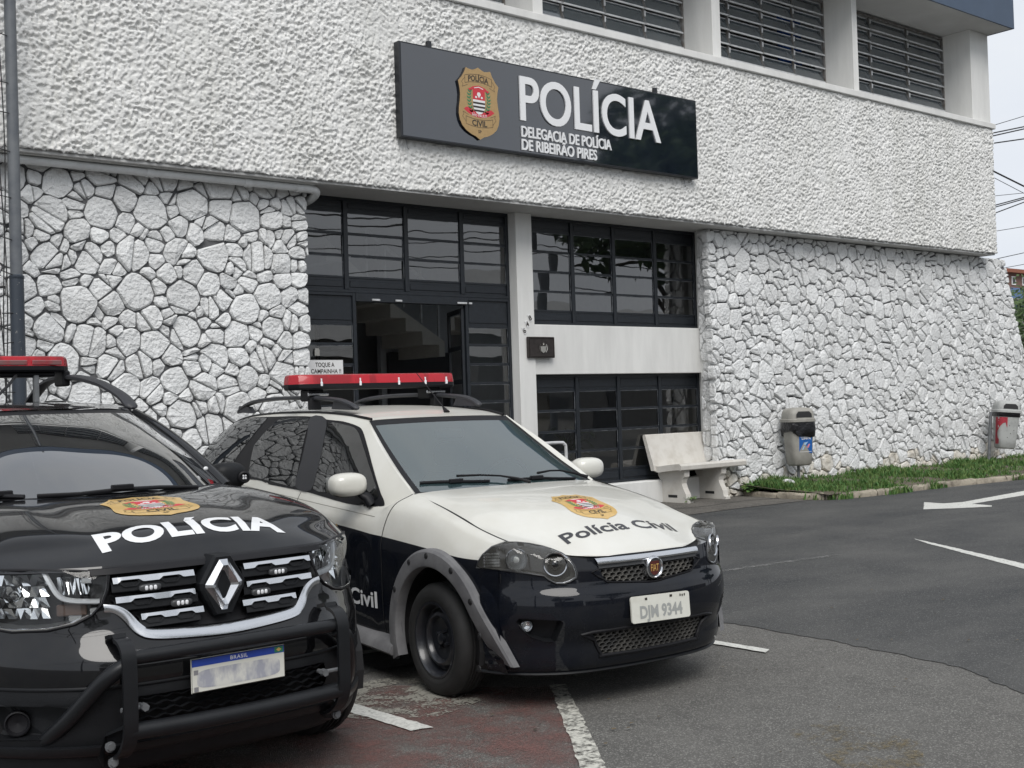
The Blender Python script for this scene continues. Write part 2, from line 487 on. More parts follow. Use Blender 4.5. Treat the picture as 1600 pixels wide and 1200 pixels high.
    def prism(s, poly, f, depth, mi=0, n=None, side_mi=None):
        """extrude a 2D polygon: f maps (a,b,d) -> 3D, d from 0 to depth"""
        k = len(poly)
        vs = [f(a, b, 0) for a, b in poly]+[f(a, b, depth) for a, b in poly]
        s.add(vs, [tuple(range(k))[::-1], tuple(range(k, 2*k))], mi)
        o = len(s.v)-2*k
        for i in range(k):
            j = (i+1) % k
            s.f.append((o+i, o+j, o+k+j, o+k+i))
            s.m.append(mi if side_mi is None else side_mi)
        return s
    def grid(s, P, mi=0):
        m, n = P.shape[:2]
        fs = [(i*n+j, i*n+j+1, (i+1)*n+j+1, (i+1)*n+j) for i in range(m-1) for j in range(n-1)]
        return s.add(P.reshape(-1, 3).tolist(), fs, mi)

def fix_normals(me):
    bm = bmesh.new()
    bm.from_mesh(me)
    bmesh.ops.recalc_face_normals(bm, faces=bm.faces)
    bm.to_mesh(me)
    bm.free()

def make(name, mb, mats, parent=None, label=None, smooth=None, loc=None, kind=None, recalc=True):
    me = bpy.data.meshes.new(name)
    me.from_pydata([tuple(p) for p in mb.v], [], mb.f)
    mats = mats if isinstance(mats, (list, tuple)) else [mats]
    for m in mats:
        me.materials.append(m)
    if len(mats) > 1:
        me.polygons.foreach_set('material_index', mb.m)
    if recalc:
        fix_normals(me)
    if smooth is not None:
        me.polygons.foreach_set('use_smooth', [True]*len(me.polygons))
        if smooth < 180:
            me.set_sharp_from_angle(angle=RAD(smooth))
    me.update()
    o = bpy.data.objects.new(name, me)
    COL.objects.link(o)
    if parent is not None:
        o.parent = parent
    if loc is not None:
        o.location = loc
    if label:
        o['label'] = label
    if kind:
        o['kind'] = kind
    return o

def thing(name, label, cat, loc=(0, 0, 0), rot=0.0, group=None):
    o = bpy.data.objects.new(name, None)
    COL.objects.link(o)
    o.location = loc
    o.rotation_euler = (0, 0, rot)
    o.empty_display_size = 0.2
    o['label'] = label
    o['category'] = cat
    if group:
        o['group'] = group
    return o

def wpart(name, mb, mats, root, **kw):
    """part whose mesh is given in world coordinates under an unrotated top-level empty"""
    kw.setdefault('loc', tuple(-c for c in root.location))
    return make(name, mb, mats, root, **kw)

def tagmesh(o, label, cat, group=None):
    o['label'] = label
    o['category'] = cat
    if group:
        o['group'] = group
    return o

def structure(name, mb, mats, **kw):
    o = make(name, mb, mats, **kw)
    o['kind'] = 'structure'
    return o

def cr(p0, p1, p2, p3, t):
    return 0.5*((2*p1)+(-p0+p2)*t+(2*p0-5*p1+4*p2-p3)*t*t+(-p0+3*p1-3*p2+p3)*t**3)

def spline(pts, k=8, closed=False):
    P = np.array(pts, float)
    n = len(P)
    out = []
    for i in range(n if closed else n-1):
        if closed:
            a, b, c, d = P[i-1], P[i], P[(i+1) % n], P[(i+2) % n]
        else:
            b, c = P[i], P[i+1]
            a = P[i-1] if i > 0 else 2*b-c
            d = P[i+2] if i+2 < n else 2*c-b
        for t in np.arange(k)/k:
            out.append(cr(a, b, c, d, t))
    if not closed:
        out.append(P[-1])
    return np.array(out)

def patch(ctrl, nu=8, nv=8):
    """Catmull-Rom surface through a control grid [rows][cols] -> array (R,C,3)"""
    C = np.array(ctrl, float)
    rows = np.stack([spline(r, nv) for r in C])               # (rows, V, 3)
    return np.stack([spline(rows[:, j], nu) for j in range(rows.shape[1])], axis=1)

def mirror_cols(half):
    """half rows start at x=0 and run outwards -> full width"""
    return [[(-x, y, z) for x, y, z in r[:0:-1]] + list(r) for r in half]

def smoothnoise(shape, sig, seed):
    g = np.random.default_rng(seed).standard_normal(shape)
    ky = np.fft.fftfreq(shape[0])[:, None]
    kx = np.fft.fftfreq(shape[1])[None, :]
    f = np.exp(-2*(math.pi*sig)**2*(kx*kx+ky*ky))
    h = np.real(np.fft.ifft2(np.fft.fft2(g)*f))
    return h/h.std()

def grid_object(name, P, m, parent=None, loc=None, smooth=True):
    """big regular grid, quick path"""
    R, C = P.shape[:2]
    idx = np.arange(R*C).reshape(R, C)
    q = np.stack([idx[:-1, :-1], idx[:-1, 1:], idx[1:, 1:], idx[1:, :-1]], axis=-1).reshape(-1, 4)
    me = bpy.data.meshes.new(name)
    me.vertices.add(R*C)
    me.vertices.foreach_set('co', P.reshape(-1).astype(np.float32))
    me.loops.add(q.size)
    me.loops.foreach_set('vertex_index', q.reshape(-1).astype(np.int32))
    me.polygons.add(len(q))
    me.polygons.foreach_set('loop_start', (np.arange(len(q))*4).astype(np.int32))
    me.polygons.foreach_set('use_smooth', np.full(len(q), smooth))
    me.materials.append(m)
    me.update(calc_edges=True)
    o = bpy.data.objects.new(name, me)
    COL.objects.link(o)
    if parent is not None:
        o.parent = parent
    if loc is not None:
        o.location = loc
    return o

_fonts = {}
def text2d(txt, cap, bold=0.0, xs=1.0, spacing=1.0, extrude=0.0, res=3, line=1.0):
    """mesh of a text in 2D (verts as (a,b,d)), cap height given, origin at baseline left"""
    def raw(t, ex):
        cu = bpy.data.curves.new('txt', 'FONT')
        cu.body = t
        cu.size = 1.0
        cu.offset = bold
        cu.space_character = spacing
        cu.space_line = line
        cu.extrude = ex
        cu.resolution_u = res
        ob = bpy.data.objects.new('txt', cu)
        COL.objects.link(ob)
        me = bpy.data.meshes.new_from_object(ob)
        v = [tuple(p.co) for p in me.vertices]
        f = [tuple(p.vertices) for p in me.polygons]
        bpy.data.objects.remove(ob)
        bpy.data.curves.remove(cu)
        bpy.data.meshes.remove(me)
        return v, f
    key = (bold,)
    if key not in _fonts:
        hv, _ = raw('H', 0)
        _fonts[key] = max(p[1] for p in hv)
    s = cap/_fonts[key]
    v, f = raw(txt, extrude/s if extrude else 0)
    x0 = min(p[0] for p in v)
    return [((p[0]-x0)*s*xs, p[1]*s, p[2]*s) for p in v], f

def islands(v, f):
    """split a text mesh into groups of faces whose x ranges overlap (letters with their accents)"""
    par = list(range(len(v)))
    def find(a):
        while par[a] != a:
            par[a] = par[par[a]]
            a = par[a]
        return a
    for q in f:
        for i in q[1:]:
            par[find(i)] = find(q[0])
    comp = {}
    for q in f:
        comp.setdefault(find(q[0]), []).append(q)
    items = []
    for fs in comp.values():
        xs = [v[i][0] for q in fs for i in q]
        items.append([min(xs), max(xs), list(fs)])
    items.sort(key=lambda t: t[0])
    return items
# ------------------------------------------------------------------ ground, road, markings
def sheet(name, poly, z, m, kind='structure'):
    mb = MB()
    mb.add([(x, y, z) for x, y in poly], [tuple(range(len(poly)))])
    o = make(name, mb, m)
    o['kind'] = kind
    return o

sheet('ground', [(-400, -400), (700, -400), (700, 700), (-400, 700)], 0.0, M['asphalt'])
# newer, darker asphalt with a ragged front edge
_edge = [(-6, 6.4), (1.5, 6.25), (3.2, 6.12), (3.87, 6.09), (4.18, 6.07), (4.97, 6.08), (5.7, 5.98), (6.2, 5.88), (6.46, 5.78), (6.50, 5.40), (6.47, 5.16), (6.43, 4.62),
         (6.36, 4.13), (6.28, 3.67), (5.93, 3.12), (5.6, 2.4), (5.2, 1.2), (4.9, -1.0)]
_e2 = []
for (x0, y0), (x1, y1) in zip(_edge[:-1], _edge[1:]):
    k = max(2, int(math.hypot(x1-x0, y1-y0)/0.06))
    for i in range(k):
        t = i/k
        _e2.append((x0+(x1-x0)*t+rnd.gauss(0, 0.012), y0+(y1-y0)*t+rnd.gauss(0, 0.012)))
sheet('road', _e2+[(60, -6), (60, 40), (26.5, 40), (26.5, 9.9), (16.5, 10.62), (15.1, 11.0), (13.3, 11.05), (12.2, 11.0), (7, 10.6), (-6, 10.4)], 0.004, M['asphalt_new'])
# worn concrete pavement in front of the building
_pv = [(-6, 10.4), (7, 10.6), (12.2, 11.0), (13.3, 11.05), (14.3, 11.0), (15.1, 11.0), (15.35, 12.7), (-6, 12.9)]
sheet('pavement', _pv, 0.010, M['pavement'])
for k, pts in enumerate([[(10.5, 11.5), (12.4, 11.75), (13.4, 11.62), (14.2, 11.78), (15.0, 11.55)], [(12.9, 11.6), (13.1, 11.25), (13.0, 11.03)]]):
    mb = MB()
    P = spline([(x+rnd.gauss(0, .02), y+rnd.gauss(0, .02), 0.0125) for x, y in pts], 6)
    L = [(p[0], p[1]-0.012, p[2]) for p in P]+[(p[0], p[1]+0.012, p[2]) for p in P[::-1]]
    mb.add(L, [tuple(range(len(L)))])
    structure('pavement_crack', mb, M['road_crack'])

def stripe(name, pts, m, z=0.008, label=None):
    """painted quad with slightly ragged long edges"""
    out = []
    P = pts+[pts[0]]
    for (x0, y0), (x1, y1) in zip(P[:-1], P[1:]):
        k = max(1, int(math.hypot(x1-x0, y1-y0)/0.05))
        for i in range(k):
            t = i/k
            out.append((x0+(x1-x0)*t+rnd.gauss(0, .004), y0+(y1-y0)*t+rnd.gauss(0, .004)))
    o = sheet(name, out, z, m)
    return o
# bay lines, perpendicular to the building
stripe('parking_line', [(5.85, 6.05), (5.95, 6.05), (5.955, 4.73), (5.87, 4.70)], M['road_white'], 0.0085)
stripe('parking_line', [(3.33, 6.02), (3.44, 6.02), (3.455, 4.80), (3.345, 4.83)], M['road_white'], 0.0085)
stripe('parking_line', [(3.36, 8.4), (3.45, 8.4), (3.45, 6.3), (3.36, 6.3)], M['road_white_worn'], 0.0085)
stripe('parking_line', [(4.00, 6.72), (4.35, 6.62), (4.38, 6.52), (3.98, 6.60)], M['road_white'], 0.0085)
stripe('parking_line', [(4.50, 5.00), (4.42, 5.04), (3.36, 3.62), (3.45, 3.55)], M['road_white_worn'], 0.0085)
stripe('parking_line', [(11.46, 7.16), (11.22, 6.90), (9.6, 4.62), (9.85, 4.62)], M['road_white'], 0.0085)
# arrow painted on the road
stripe('road_arrow', [(14.39, 8.84), (15.33, 9.40), (15.28, 9.07), (15.57, 8.97), (17.69, 9.17), (21.0, 9.48), (21.0, 8.92), (16.89, 8.80), (15.40, 8.72), (15.30, 8.38), (15.15, 8.30), (14.75, 8.55)], M['road_white'], 0.0085)
# scraped line and stains
stripe('road_mark', [(7.3, 7.18), (8.3, 7.16), (9.95, 7.00), (9.95, 7.06), (8.3, 7.25), (7.3, 7.27)], M['road_scratch'], 0.0075)
sheet('red_paint', [(1.2, 6.02), (2.6, 5.95), (3.3, 5.92), (3.75, 5.80), (4.10, 5.35), (4.42, 5.0), (4.2, 4.72), (3.45, 3.72), (2.2, 2.6), (1.2, 2.6)], 0.0045, M['road_red'])
sheet('flaked_paint', [(3.1, 5.75), (3.5, 5.95), (4.0, 5.85), (4.15, 5.45), (3.95, 5.05), (3.6, 4.95), (3.3, 5.2)], 0.0060, M['road_grey'])
sheet('rusty_stain', [(4.55, 3.55), (4.9, 3.5), (4.95, 3.1), (4.5, 2.8), (4.25, 3.0)], 0.0052, M['road_yellow'])

# leaves and litter specks on the asphalt
mb = MB()
for i in range(90):
    x, y = rnd.uniform(3.6, 8.5), rnd.uniform(3.3, 8.0)
    r = rnd.uniform(0.006, 0.016)
    a = rnd.uniform(0, 6.28)
    pts = [(x+r*k*math.cos(a+t), y+r*0.6*k*math.sin(a+t), 0.012+rnd.uniform(0, .004)) for t, k in ((0, 1.6), (1.3, 1), (2.6, 1.2), (4, .9), (5.2, 1.1))]
    mb.add(pts, [(0, 1, 2, 3, 4)])
o = make('litter', mb, mat('dry_leaf_litter', (0.16, 0.12, 0.07), 0.9, col2=(0.03, 0.028, 0.025), vscale=3))
o['kind'] = 'stuff'
o['label'] = 'scattered dry leaf bits and specks on the asphalt'

# kerb and grass verge on the right
kerb_px = [(15.15, 12.45), (14.98, 11.75), (14.95, 11.15), (15.18, 10.82), (15.75, 10.68), (16.6, 10.66), (17.9, 10.66), (19.1, 10.52), (20.3, 10.45), (22.0, 10.40), (24.0, 10.36), (26.5, 10.3)]
kp = spline([(x, y, 0) for x, y in kerb_px], 10)
seg = np.r_[0, np.cumsum(np.hypot(np.diff(kp[:, 0]), np.diff(kp[:, 1])))]
def kerb_at(s):
    return Vector((np.interp(s, seg, kp[:, 0]), np.interp(s, seg, kp[:, 1]), 0))
kerb = None
s0, i = 0.0, 0
kerb_root_mb = MB()
for s in np.arange(0, seg[-1], 0.25):
    p, q = kerb_at(s), kerb_at(min(s+0.25, seg[-1]))
    t = (q-p).normalized()
    n = Vector((-t.y, t.x, 0))*-1
    kerb_root_mb.add([p+n*0.0, q+n*0.0, q-n*0.10, p-n*0.10, p+n*0.0+Vector((0, 0, .045)), q+Vector((0, 0, .045)), q-n*0.10+Vector((0, 0, .045)), p-n*0.10+Vector((0, 0, .045))],
                     [(4, 5, 6, 7), (0, 1, 5, 4), (3, 2, 6, 7)])
kerb = structure('kerb', kerb_root_mb, M['kerb'])
while s0 < seg[-1]-0.1:
    ln = rnd.uniform(0.75, 1.05)
    s1 = min(s0+ln, seg[-1])
    mb = MB()
    K = 7
    h = 0.088+rnd.uniform(-.012, .014)
    for k in range(K+1):
        s = s0+0.012+(s1-s0-0.024)*k/K
        p = kerb_at(s)
        t = (kerb_at(s+0.02)-kerb_at(s-0.02)).normalized()
        n = Vector((t.y, -t.x, 0))
        j = lambda a=.006: rnd.gauss(0, a)
        row = [p+n*0.055+Vector((j(), j(), 0)), p+n*(0.058+j())+Vector((0, 0, h*.7)), p+n*(0.035+j())+Vector((0, 0, h+j(.005))), p-n*(0.06+j())+Vector((0, 0, h+j(.006))), p-n*0.075+Vector((0, 0, 0.02))]
        mb.v += [tuple(r) for r in row]
    for k in range(K):
        for a in range(4):
            o5 = k*5+a
            mb.f.append((o5, o5+1, o5+6, o5+5))
            mb.m.append(0)
    mb.f += [(0, 4, 3, 2, 1), tuple(K*5+a for a in range(5))]
    mb.m += [0, 0]
    make('kerb_stone', mb, M['kerb'], kerb, smooth=50)
    s0 = s1

def verge_z(x, y):
    """height of the grass bank between kerb and wall"""
    return 0.05+0.12*max(0, min(1, (y-10.6)/1.8))
mb = MB()
gx = np.arange(14.98, 26.6, 0.35)
P = np.zeros((len(gx), 8, 3))
for a, x in enumerate(gx):
    ky = float(np.interp(x, kp[40:, 0], kp[40:, 1]))
    for b in range(8):
        y = ky+0.05+(12.62-ky-0.05)*b/7
        P[a, b] = (x, y, verge_z(x, y)+.02+rnd.uniform(-.012, .012))
grid_object('verge', P, M['soil'])['kind'] = 'structure'

def inside_verge(x, y):
    ky = float(np.interp(x, kp[40:, 0], kp[40:, 1]))
    return y > ky+0.03
def blades(name, n, sampler, hmin, hmax, w=0.012, m=None, label=None):
    mb = MB()
    for _ in range(n):
        x, y, z, k = sampler()
        h = rnd.uniform(hmin, hmax)*k
        a = rnd.uniform(0, 6.28)
        dx, dy = math.cos(a)*w*rnd.uniform(.6, 1.3), math.sin(a)*w
        b = rnd.uniform(0, 6.28)
        lx, ly = math.cos(b)*h*rnd.uniform(.1, .75), math.sin(b)*h*rnd.uniform(.1, .75)
        v = [(x-dx, y-dy, z), (x+dx, y+dy, z), (x+dx*.7+lx*.35, y+dy*.7+ly*.35, z+h*.62), (x-dx*.7+lx*.35, y-dy*.7+ly*.35, z+h*.62), (x+lx, y+ly, z+h)]
        mb.add(v, [(0, 1, 2, 3), (3, 2, 4)])
    o = make(name, mb, m or M['grass'], recalc=False)
    o['kind'] = 'stuff'
    if label:
        o['label'] = label
    return o
def _gs():
    while True:
        x = 15.02+11*rnd.random()**1.25
        y = rnd.uniform(10.5, 12.45)
        if inside_verge(x, y):
            d = y-float(np.interp(x, kp[40:, 0], kp[40:, 1]))
            f_ = smooth_field(x, y)
            if rnd.random() > .08+1.25*f_*f_:
                continue
            k = 0.45+0.9*f_
            if d < 0.2:
                k *= 0.6
            return x, y, verge_z(x, y)-.01, k
def smooth_field(x, y):
    return 0.5+0.25*math.sin(x*2.1+math.sin(y*3.3)*1.4)+0.25*math.sin(x*5.7+y*4.1)
blades('grass', 15000, _gs, 0.035, 0.135, label='green grass on the verge between kerb and stone wall')
def _wk():
    s = rnd.choice([1.3, 1.75, 1.9, 3.0, 3.05, 3.2, 3.3, 4.1, 4.2, 4.3, 6.5, 7.8])+rnd.gauss(0, .10)
    p = kerb_at(max(0.05, s))
    return p.x+rnd.gauss(0, .05), p.y-0.07+rnd.gauss(0, .04), 0.005, 1.0
blades('weeds', 520, _wk, 0.04, 0.13, 0.014, label='small weeds growing out of the kerb joints')

def weed(x, y, z, s, label, n=34):
    mb = MB()
    for _ in range(n):
        a = rnd.uniform(0, 6.28)
        r = s*rnd.uniform(.2, 1)
        h = s*rnd.uniform(.25, 1.1)
        c = Vector((x+r*math.cos(a), y+r*math.sin(a), z+h))
        u = Vector((math.cos(a+1.5), math.sin(a+1.5), rnd.uniform(-.4, .4)))*s*.22
        w = Vector((math.cos(a), math.sin(a), rnd.uniform(-.6, .3)))*s*.42
        mb.add([c-w*.6, c-u, c+w, c+u], [(0, 1, 2, 3)])
        mb.add([(x, y, z), (x+.004, y, z), c], [(0, 1, 2)])
    o = make('weed', mb, M['grass'], recalc=False)
    tagmesh(o, label, 'weed')
    return o
weed(13.62, 12.22, 0.01, 0.085, 'small leafy weed at the foot of the near bench leg')
weed(15.05, 12.25, 0.05, 0.15, 'dark leafy weed at the left end of the kerb by the stone wall', 60)

# ------------------------------------------------------------------ the police station
B = thing('police_station', 'white two-storey building with rough stucco band and dark steel windows', 'building', (11.0, 13.0, 0.0))
XL = -7.0                                       # left end, out of the picture
X_R, Y_F, Y_W, Z_S, Z_T = 22.83, 12.20, 12.95, 4.24, 6.705

# stucco band: a real relief of splashed mortar
dx = 0.0105
nx, nz = int((X_R-3.0)/dx), int((Z_T-Z_S)/dx)
h = np.tanh(smoothnoise((nz, nx), 1.08, 1)*2.1+.95)+.22*smoothnoise((nz, nx), .6, 2)
big = smoothnoise((nz, nx), 16, 3)
P = np.zeros((nz, nx, 3))
P[:, :, 0] = np.linspace(3.0, X_R, nx)[None, :]
P[:, :, 2] = np.linspace(Z_S, Z_T, nz)[:, None]
P[:, :, 1] = Y_F-(h*0.0125*(1+0.18*big)+big*0.003)
P[0, :, 2] += np.random.default_rng(4).normal(0, .006, nx)
P[0, :, 1] += 0.012
P[-1, :, 1] = Y_F+0.01
stucco = grid_object('stucco_band', P, M['stucco'], B, tuple(-c for c in B.location))
mb = MB()
mb.box((XL, Y_F, Z_S), (2.997, 13.2, Z_T))
mb.box((3.0, Y_F+0.035, Z_S+0.002), (X_R-0.004, 13.2, Z_T-0.004))
wpart('stucco_wall', mb, M['stucco'], B)
# rough right-hand return of the band
n2 = 80
h2 = smoothnoise((nz, n2), 1.15, 11)*0.5+smoothnoise((nz, n2), 2.3, 12)*0.75
P2 = np.zeros((nz, n2, 3))
P2[:, :, 1] = np.linspace(Y_F, Y_F+1.1, n2)[None, :]
P2[:, :, 2] = np.linspace(Z_S, Z_T, nz)[:, None]
P2[:, :, 0] = X_R+np.tanh(h2)*0.0105
grid_object('stucco_return', P2, M['stucco'], B, tuple(-c for c in B.location))
mb = MB()
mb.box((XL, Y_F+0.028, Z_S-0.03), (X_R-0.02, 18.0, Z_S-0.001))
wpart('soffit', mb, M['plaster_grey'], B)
# sill ledge
mb = MB()
mb.box((XL, 12.145, Z_T), (X_R+0.05, 13.05, Z_T+0.105), 0.008)
wpart('sill_ledge', mb, M['plaster'], B)
# pilasters
for x0, x1 in ((7.18, 7.36), (10.885, 11.065), (14.59, 14.785), (18.335, 18.485)):
    mb = MB()
    mb.box((x0, 12.30, Z_T+0.105), (x1, 13.1, 8.636), 0.006)
    wpart('pilaster', mb, M['plaster'], B)
mb = MB()
mb.box((22.30, 12.30, Z_T+0.105), (22.975, 14.5, 8.636), 0.006)
wpart('corner_pilaster', mb, M['plaster'], B)
# eaves
mb = MB()
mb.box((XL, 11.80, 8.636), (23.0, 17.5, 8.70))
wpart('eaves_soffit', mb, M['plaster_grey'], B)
mb = MB()
mb.box((XL, 11.765, 8.63), (23.03, 11.80, 9.22))
mb.box((23.0, 11.80, 8.63), (23.03, 17.5, 9.22))
wpart('roof_fascia', mb, M['navy'], B)
mb = MB()
mb.box((XL, 11.80, 9.05), (23.0, 24, 9.20))
wpart('roof', mb, M['plaster_grey'], B)
# rear and side walls, floors: they keep daylight out of the rooms
mb = MB()
mb.box((XL, 20.0, 0), (22.8, 20.2, 8.63))
mb.box((22.5, 14.5, Z_S), (22.8, 20.0, 8.63))
mb.box((XL-.2, Y_F, 0), (XL, 20.2, 8.63))
wpart('rear_walls', mb, M['plaster'], B)
mb = MB()
mb.box((XL, 13.2, 6.60), (22.5, 20.0, 6.78))
wpart('upper_floor', mb, M['interior'], B)
mb = MB()
mb.box((XL, 15.9, 6.78), (22.5, 16.0, 8.63))
wpart('upper_room_wall', mb, M['int_dark'], B)

# upper louvred windows
def upper_window(x0, x1, z0, z1, cols, rows, bars, first_blue=None):
    y = 12.90
    fr = MB()
    t = 0.035
    fr.box((x0, y-.02, z0), (x1, y+.02, z0+.06))
    fr.box((x0, y-.02, z1-t), (x1, y+.02, z1))
    fr.box((x0, y-.02, z0+.06), (x0+t, y+.02, z1-t))
    fr.box((x1-t, y-.02, z0+.06), (x1, y+.02, z1-t))
    w = wpart('upper_window', fr, M['frame_up'], B)
    dz = (z1-z0-.06-t)/rows
    dxw = (x1-x0-2*t)/cols
    tilt = RAD(24)
    for c in range(cols):
        xa, xb = x0+t+dxw*c, x0+t+dxw*(c+1)
        for r in range(rows):
            zc = z0+.06+dz*(r+.5)
            a = tilt*(1 if bars else 0.8)*rnd.uniform(.85, 1.1)
            hh = dz*0.5
            y1, zz1 = y+0.02-math.sin(a)*hh, zc-math.cos(a)*hh
            y2, zz2 = y+0.02+math.sin(a)*hh*.6, zc+math.cos(a)*hh
            pm = MB()
            pm.add([(xa+.012, y1, zz1), (xb-.012, y1, zz1), (xb-.012, y2, zz2), (xa+.012, y2, zz2), (xa+.012, y1+.006, zz1), (xb-.012, y1+.006, zz1), (xb-.012, y2+.006, zz2), (xa+.012, y2+.006, zz2)],
                   [(0, 1, 2, 3), (7, 6, 5, 4), (0, 4, 5, 1), (3, 2, 6, 7)])
            make('pane', pm, M['pane_up'], w)
            cl = MB()
            cl.box((xa-.009, y1-.006, zz1-.004), (xb+.009, y1+.012, zz1+.020))
            cl.box((xa+.004, y2-.010, zz2-.014), (xb-.004, y2+.004, zz2))
            make('pane_rail', cl, M['bar_white'], w)
            if c < cols-1:
                cv = MB()
                cv.box((xb-.011, y-.034, zc+dz*.02), (xb+.011, y-.016, zc+dz*.36))
                make('hinge', cv, M['bar_white'], w)
                cv = MB()
                cv.add([(xb-.008, y-.02, zc-dz*.42), (xb+.008, y-.02, zc-dz*.42), (xb+.008, y-.055, zc-dz*.47), (xb-.008, y-.055, zc-dz*.47), (xb+.006, y-.012, zc+dz*.02), (xb-.006, y-.012, zc+dz*.02)], [(3, 2, 4, 5), (0, 1, 2, 3)])
                make('stay', cv, M['frame_up'], w)
    for c in range(1, cols):
        mu = MB()
        mu.box((x0+t+dxw*c-.012, y-.008, z0+.06), (x0+t+dxw*c+.012, y+.03, z1-t))
        make('mullion', mu, M['frame_up'], w)
    return w
ZB = Z_T+0.105
upper_window(3.5, 7.18, ZB, 8.60, 4, 7, False)
upper_window(7.36, 10.885, ZB, 8.60, 4, 7, False)
upper_window(11.065, 14.59, ZB, 8.60, 4, 7, False)
upper_window(14.785, 18.335, ZB, 8.60, 4, 7, True)
upper_window(18.485, 22.30, ZB, 8.60, 3, 7, True)
mb = MB()
zz = [(x, 13.35+0.05*math.sin(i*1.9)) for i, x in enumerate(np.arange(17.6, 18.32, 0.045))]
for (xa, ya), (xb, yb) in zip(zz[:-1], zz[1:]):
    mb.add([(xa, ya, 6.85), (xb, yb, 6.85), (xb, yb, 8.5), (xa, ya, 8.5)], [(0, 1, 2, 3)])
wpart('curtain', mb, M['curtain'], B)
mb = MB()
mb.box((18.6, 13.25, 6.83), (19.75, 13.28, 7.35))
mb.box((12.9, 13.25, 6.83), (13.7, 13.28, 7.25))
wpart('window_paper', mb, M['house'], B)

# ground floor: pillar, parapet panel, plinth
mb = MB()
mb.box((10.84, 12.76, 0), (11.135, 13.10, Z_S-.03), 0.006)
wpart('pillar', mb, M['plaster'], B)
mb = MB()
mb.box((11.135, 12.80, 1.965), (14.72, 13.06, 2.668), 0.006)
wpart('parapet_panel', mb, M['plaster'], B)
mb = MB()
mb.box((11.135, 12.72, 0), (14.73, 13.08, 0.345), 0.01)
wpart('plinth', mb, M['plaster'], B)
mb = MB()
mb.box((14.72, 12.80, 0), (15.3, 13.10, Z_S-.03))
mb.box((14.62, 12.545, 0), (15.3, 12.80, Z_S-.03))
wpart('jamb', mb, M['plaster'], B)
mb = MB()
mb.box((7.3, 12.6, 0), (10.84, 13.0, 0.16), 0.01)
mb.box((7.3, 12.85, 0.16), (10.84, 18, 0.32))
mb.box((10.84, 13.08, 0.1), (22.4, 20.0, 0.32))
wpart('floor_slab', mb, M['tile'], B)

def steel_window(name, x0, x1, z0, z1, mull, rails, blanks, label=None, cols=None):
    """fixed steel window: mullions at x, glazing rails at z; blanks = z intervals filled with sheet metal"""
    y = Y_W
    fr = MB()
    fr.box((x0, y-.03, z0), (x0+.045, y+.03, z1), .004)
    fr.box((x1-.045, y-.03, z0), (x1, y+.03, z1), .004)
    fr.box((x0+.045, y-.03, z1-.04), (x1-.045, y+.03, z1), .004)
    fr.box((x0+.045, y-.03, z0), (x1-.045, y+.03, z0+.04), .004)
    w = wpart(name, fr, M['frame'], B, label=label)
    for x in mull:
        m_ = MB()
        m_.box((x-.032, y-.034, z0+.04), (x+.032, y+.034, z1-.04), .005)
        make('mullion', m_, M['frame'], w)
    xs = [x0+.045]+[v for x in mull for v in (x-.032, x+.032)]+[x1-.045]
    zs = sorted(rails)
    for k in range(0, len(xs), 2):
        xa, xb = xs[k], xs[k+1]
        for a, b in blanks:
            bm_ = MB()
            bm_.box((xa+.001, y-.006, a), (xb-.001, y+.004, b))
            bm_.box((xa+.02, y-.016, a+.03), (xb-.02, y-.006, b-.03), .008)
            make('blank_panel', bm_, M['frame'], w)
        for a, b in zip(zs[:-1], zs[1:]):
            pm = MB()
            tw = rnd.gauss(0, .004)
            tz = rnd.gauss(0, .003)
            pm.add([(xa, y-.002-tw, a), (xb, y-.002+tw, a), (xb, y-.002+tw+tz, b), (xa, y-.002-tw+tz, b)], [(0, 1, 2, 3)])
            make('pane', pm, M['pane'], w, recalc=False)
        rm = MB()
        for z in zs:
            rm.box((xa, y-.014, z-.014), (xb, y+.02, z+.014), .003)
        make('glazing_rail', rm, M['frame'], w)
        pt = MB()                                   # paint and putty slopped onto the edge of the glass
        for a, b in zip(zs[:-1], zs[1:]):
            pt.box((xa+.002, y-.009, b-.021-rnd.uniform(0, .005)), (xb-.002, y-.0035, b-.0145))
            pt.box((xb-.009-rnd.uniform(0, .006), y-.009, a+.016), (xb-.001, y-.0035, b-.022))
        make('putty', pt, M['bar_grey'], w)
    return w
M['bar_grey'] = mat('smeared_paint_on_glass', (0.13, 0.14, 0.15), 0.5, col2=(0.03, 0.035, 0.045), vscale=9, ramp=(0.4, 0.6))
steel_window('upper_window_grid', 11.135, 14.72, 2.668, 4.21, (12.045, 12.89, 13.785), (2.875, 3.155, 3.44, 3.725, 4.01), ((2.71, 2.86), (4.025, 4.17)))
steel_window('lower_window_grid', 11.135, 14.72, 0.345, 1.965, (12.055, 12.905, 13.80), (0.555, 0.85, 1.15, 1.45, 1.735), ((0.385, 0.54), (1.75, 1.925)))
steel_window('transom_window', 7.36, 10.84, 3.02, 4.21, (8.19, 9.11, 10.02), (3.215, 3.49, 3.765, 4.04), ((3.06, 3.20), (4.055, 4.17)))
steel_window('side_light', 7.36, 8.31, 0.32, 3.02, (), (0.36, 0.61, 0.86, 1.11, 1.36, 1.61, 1.86, 2.12, 2.38, 2.63), ((2.645, 2.98),))
steel_window('side_light', 10.05, 10.84, 0.32, 3.02, (), (0.36, 0.61, 0.86, 1.11, 1.36, 1.61, 1.86, 2.12, 2.38, 2.63), ((2.645, 2.98),))
mb = MB()
mb.box((8.31, Y_W-.04, 2.91), (10.05, Y_W+.04, 3.02), .006)
wpart('lintel', mb, M['frame'], B)
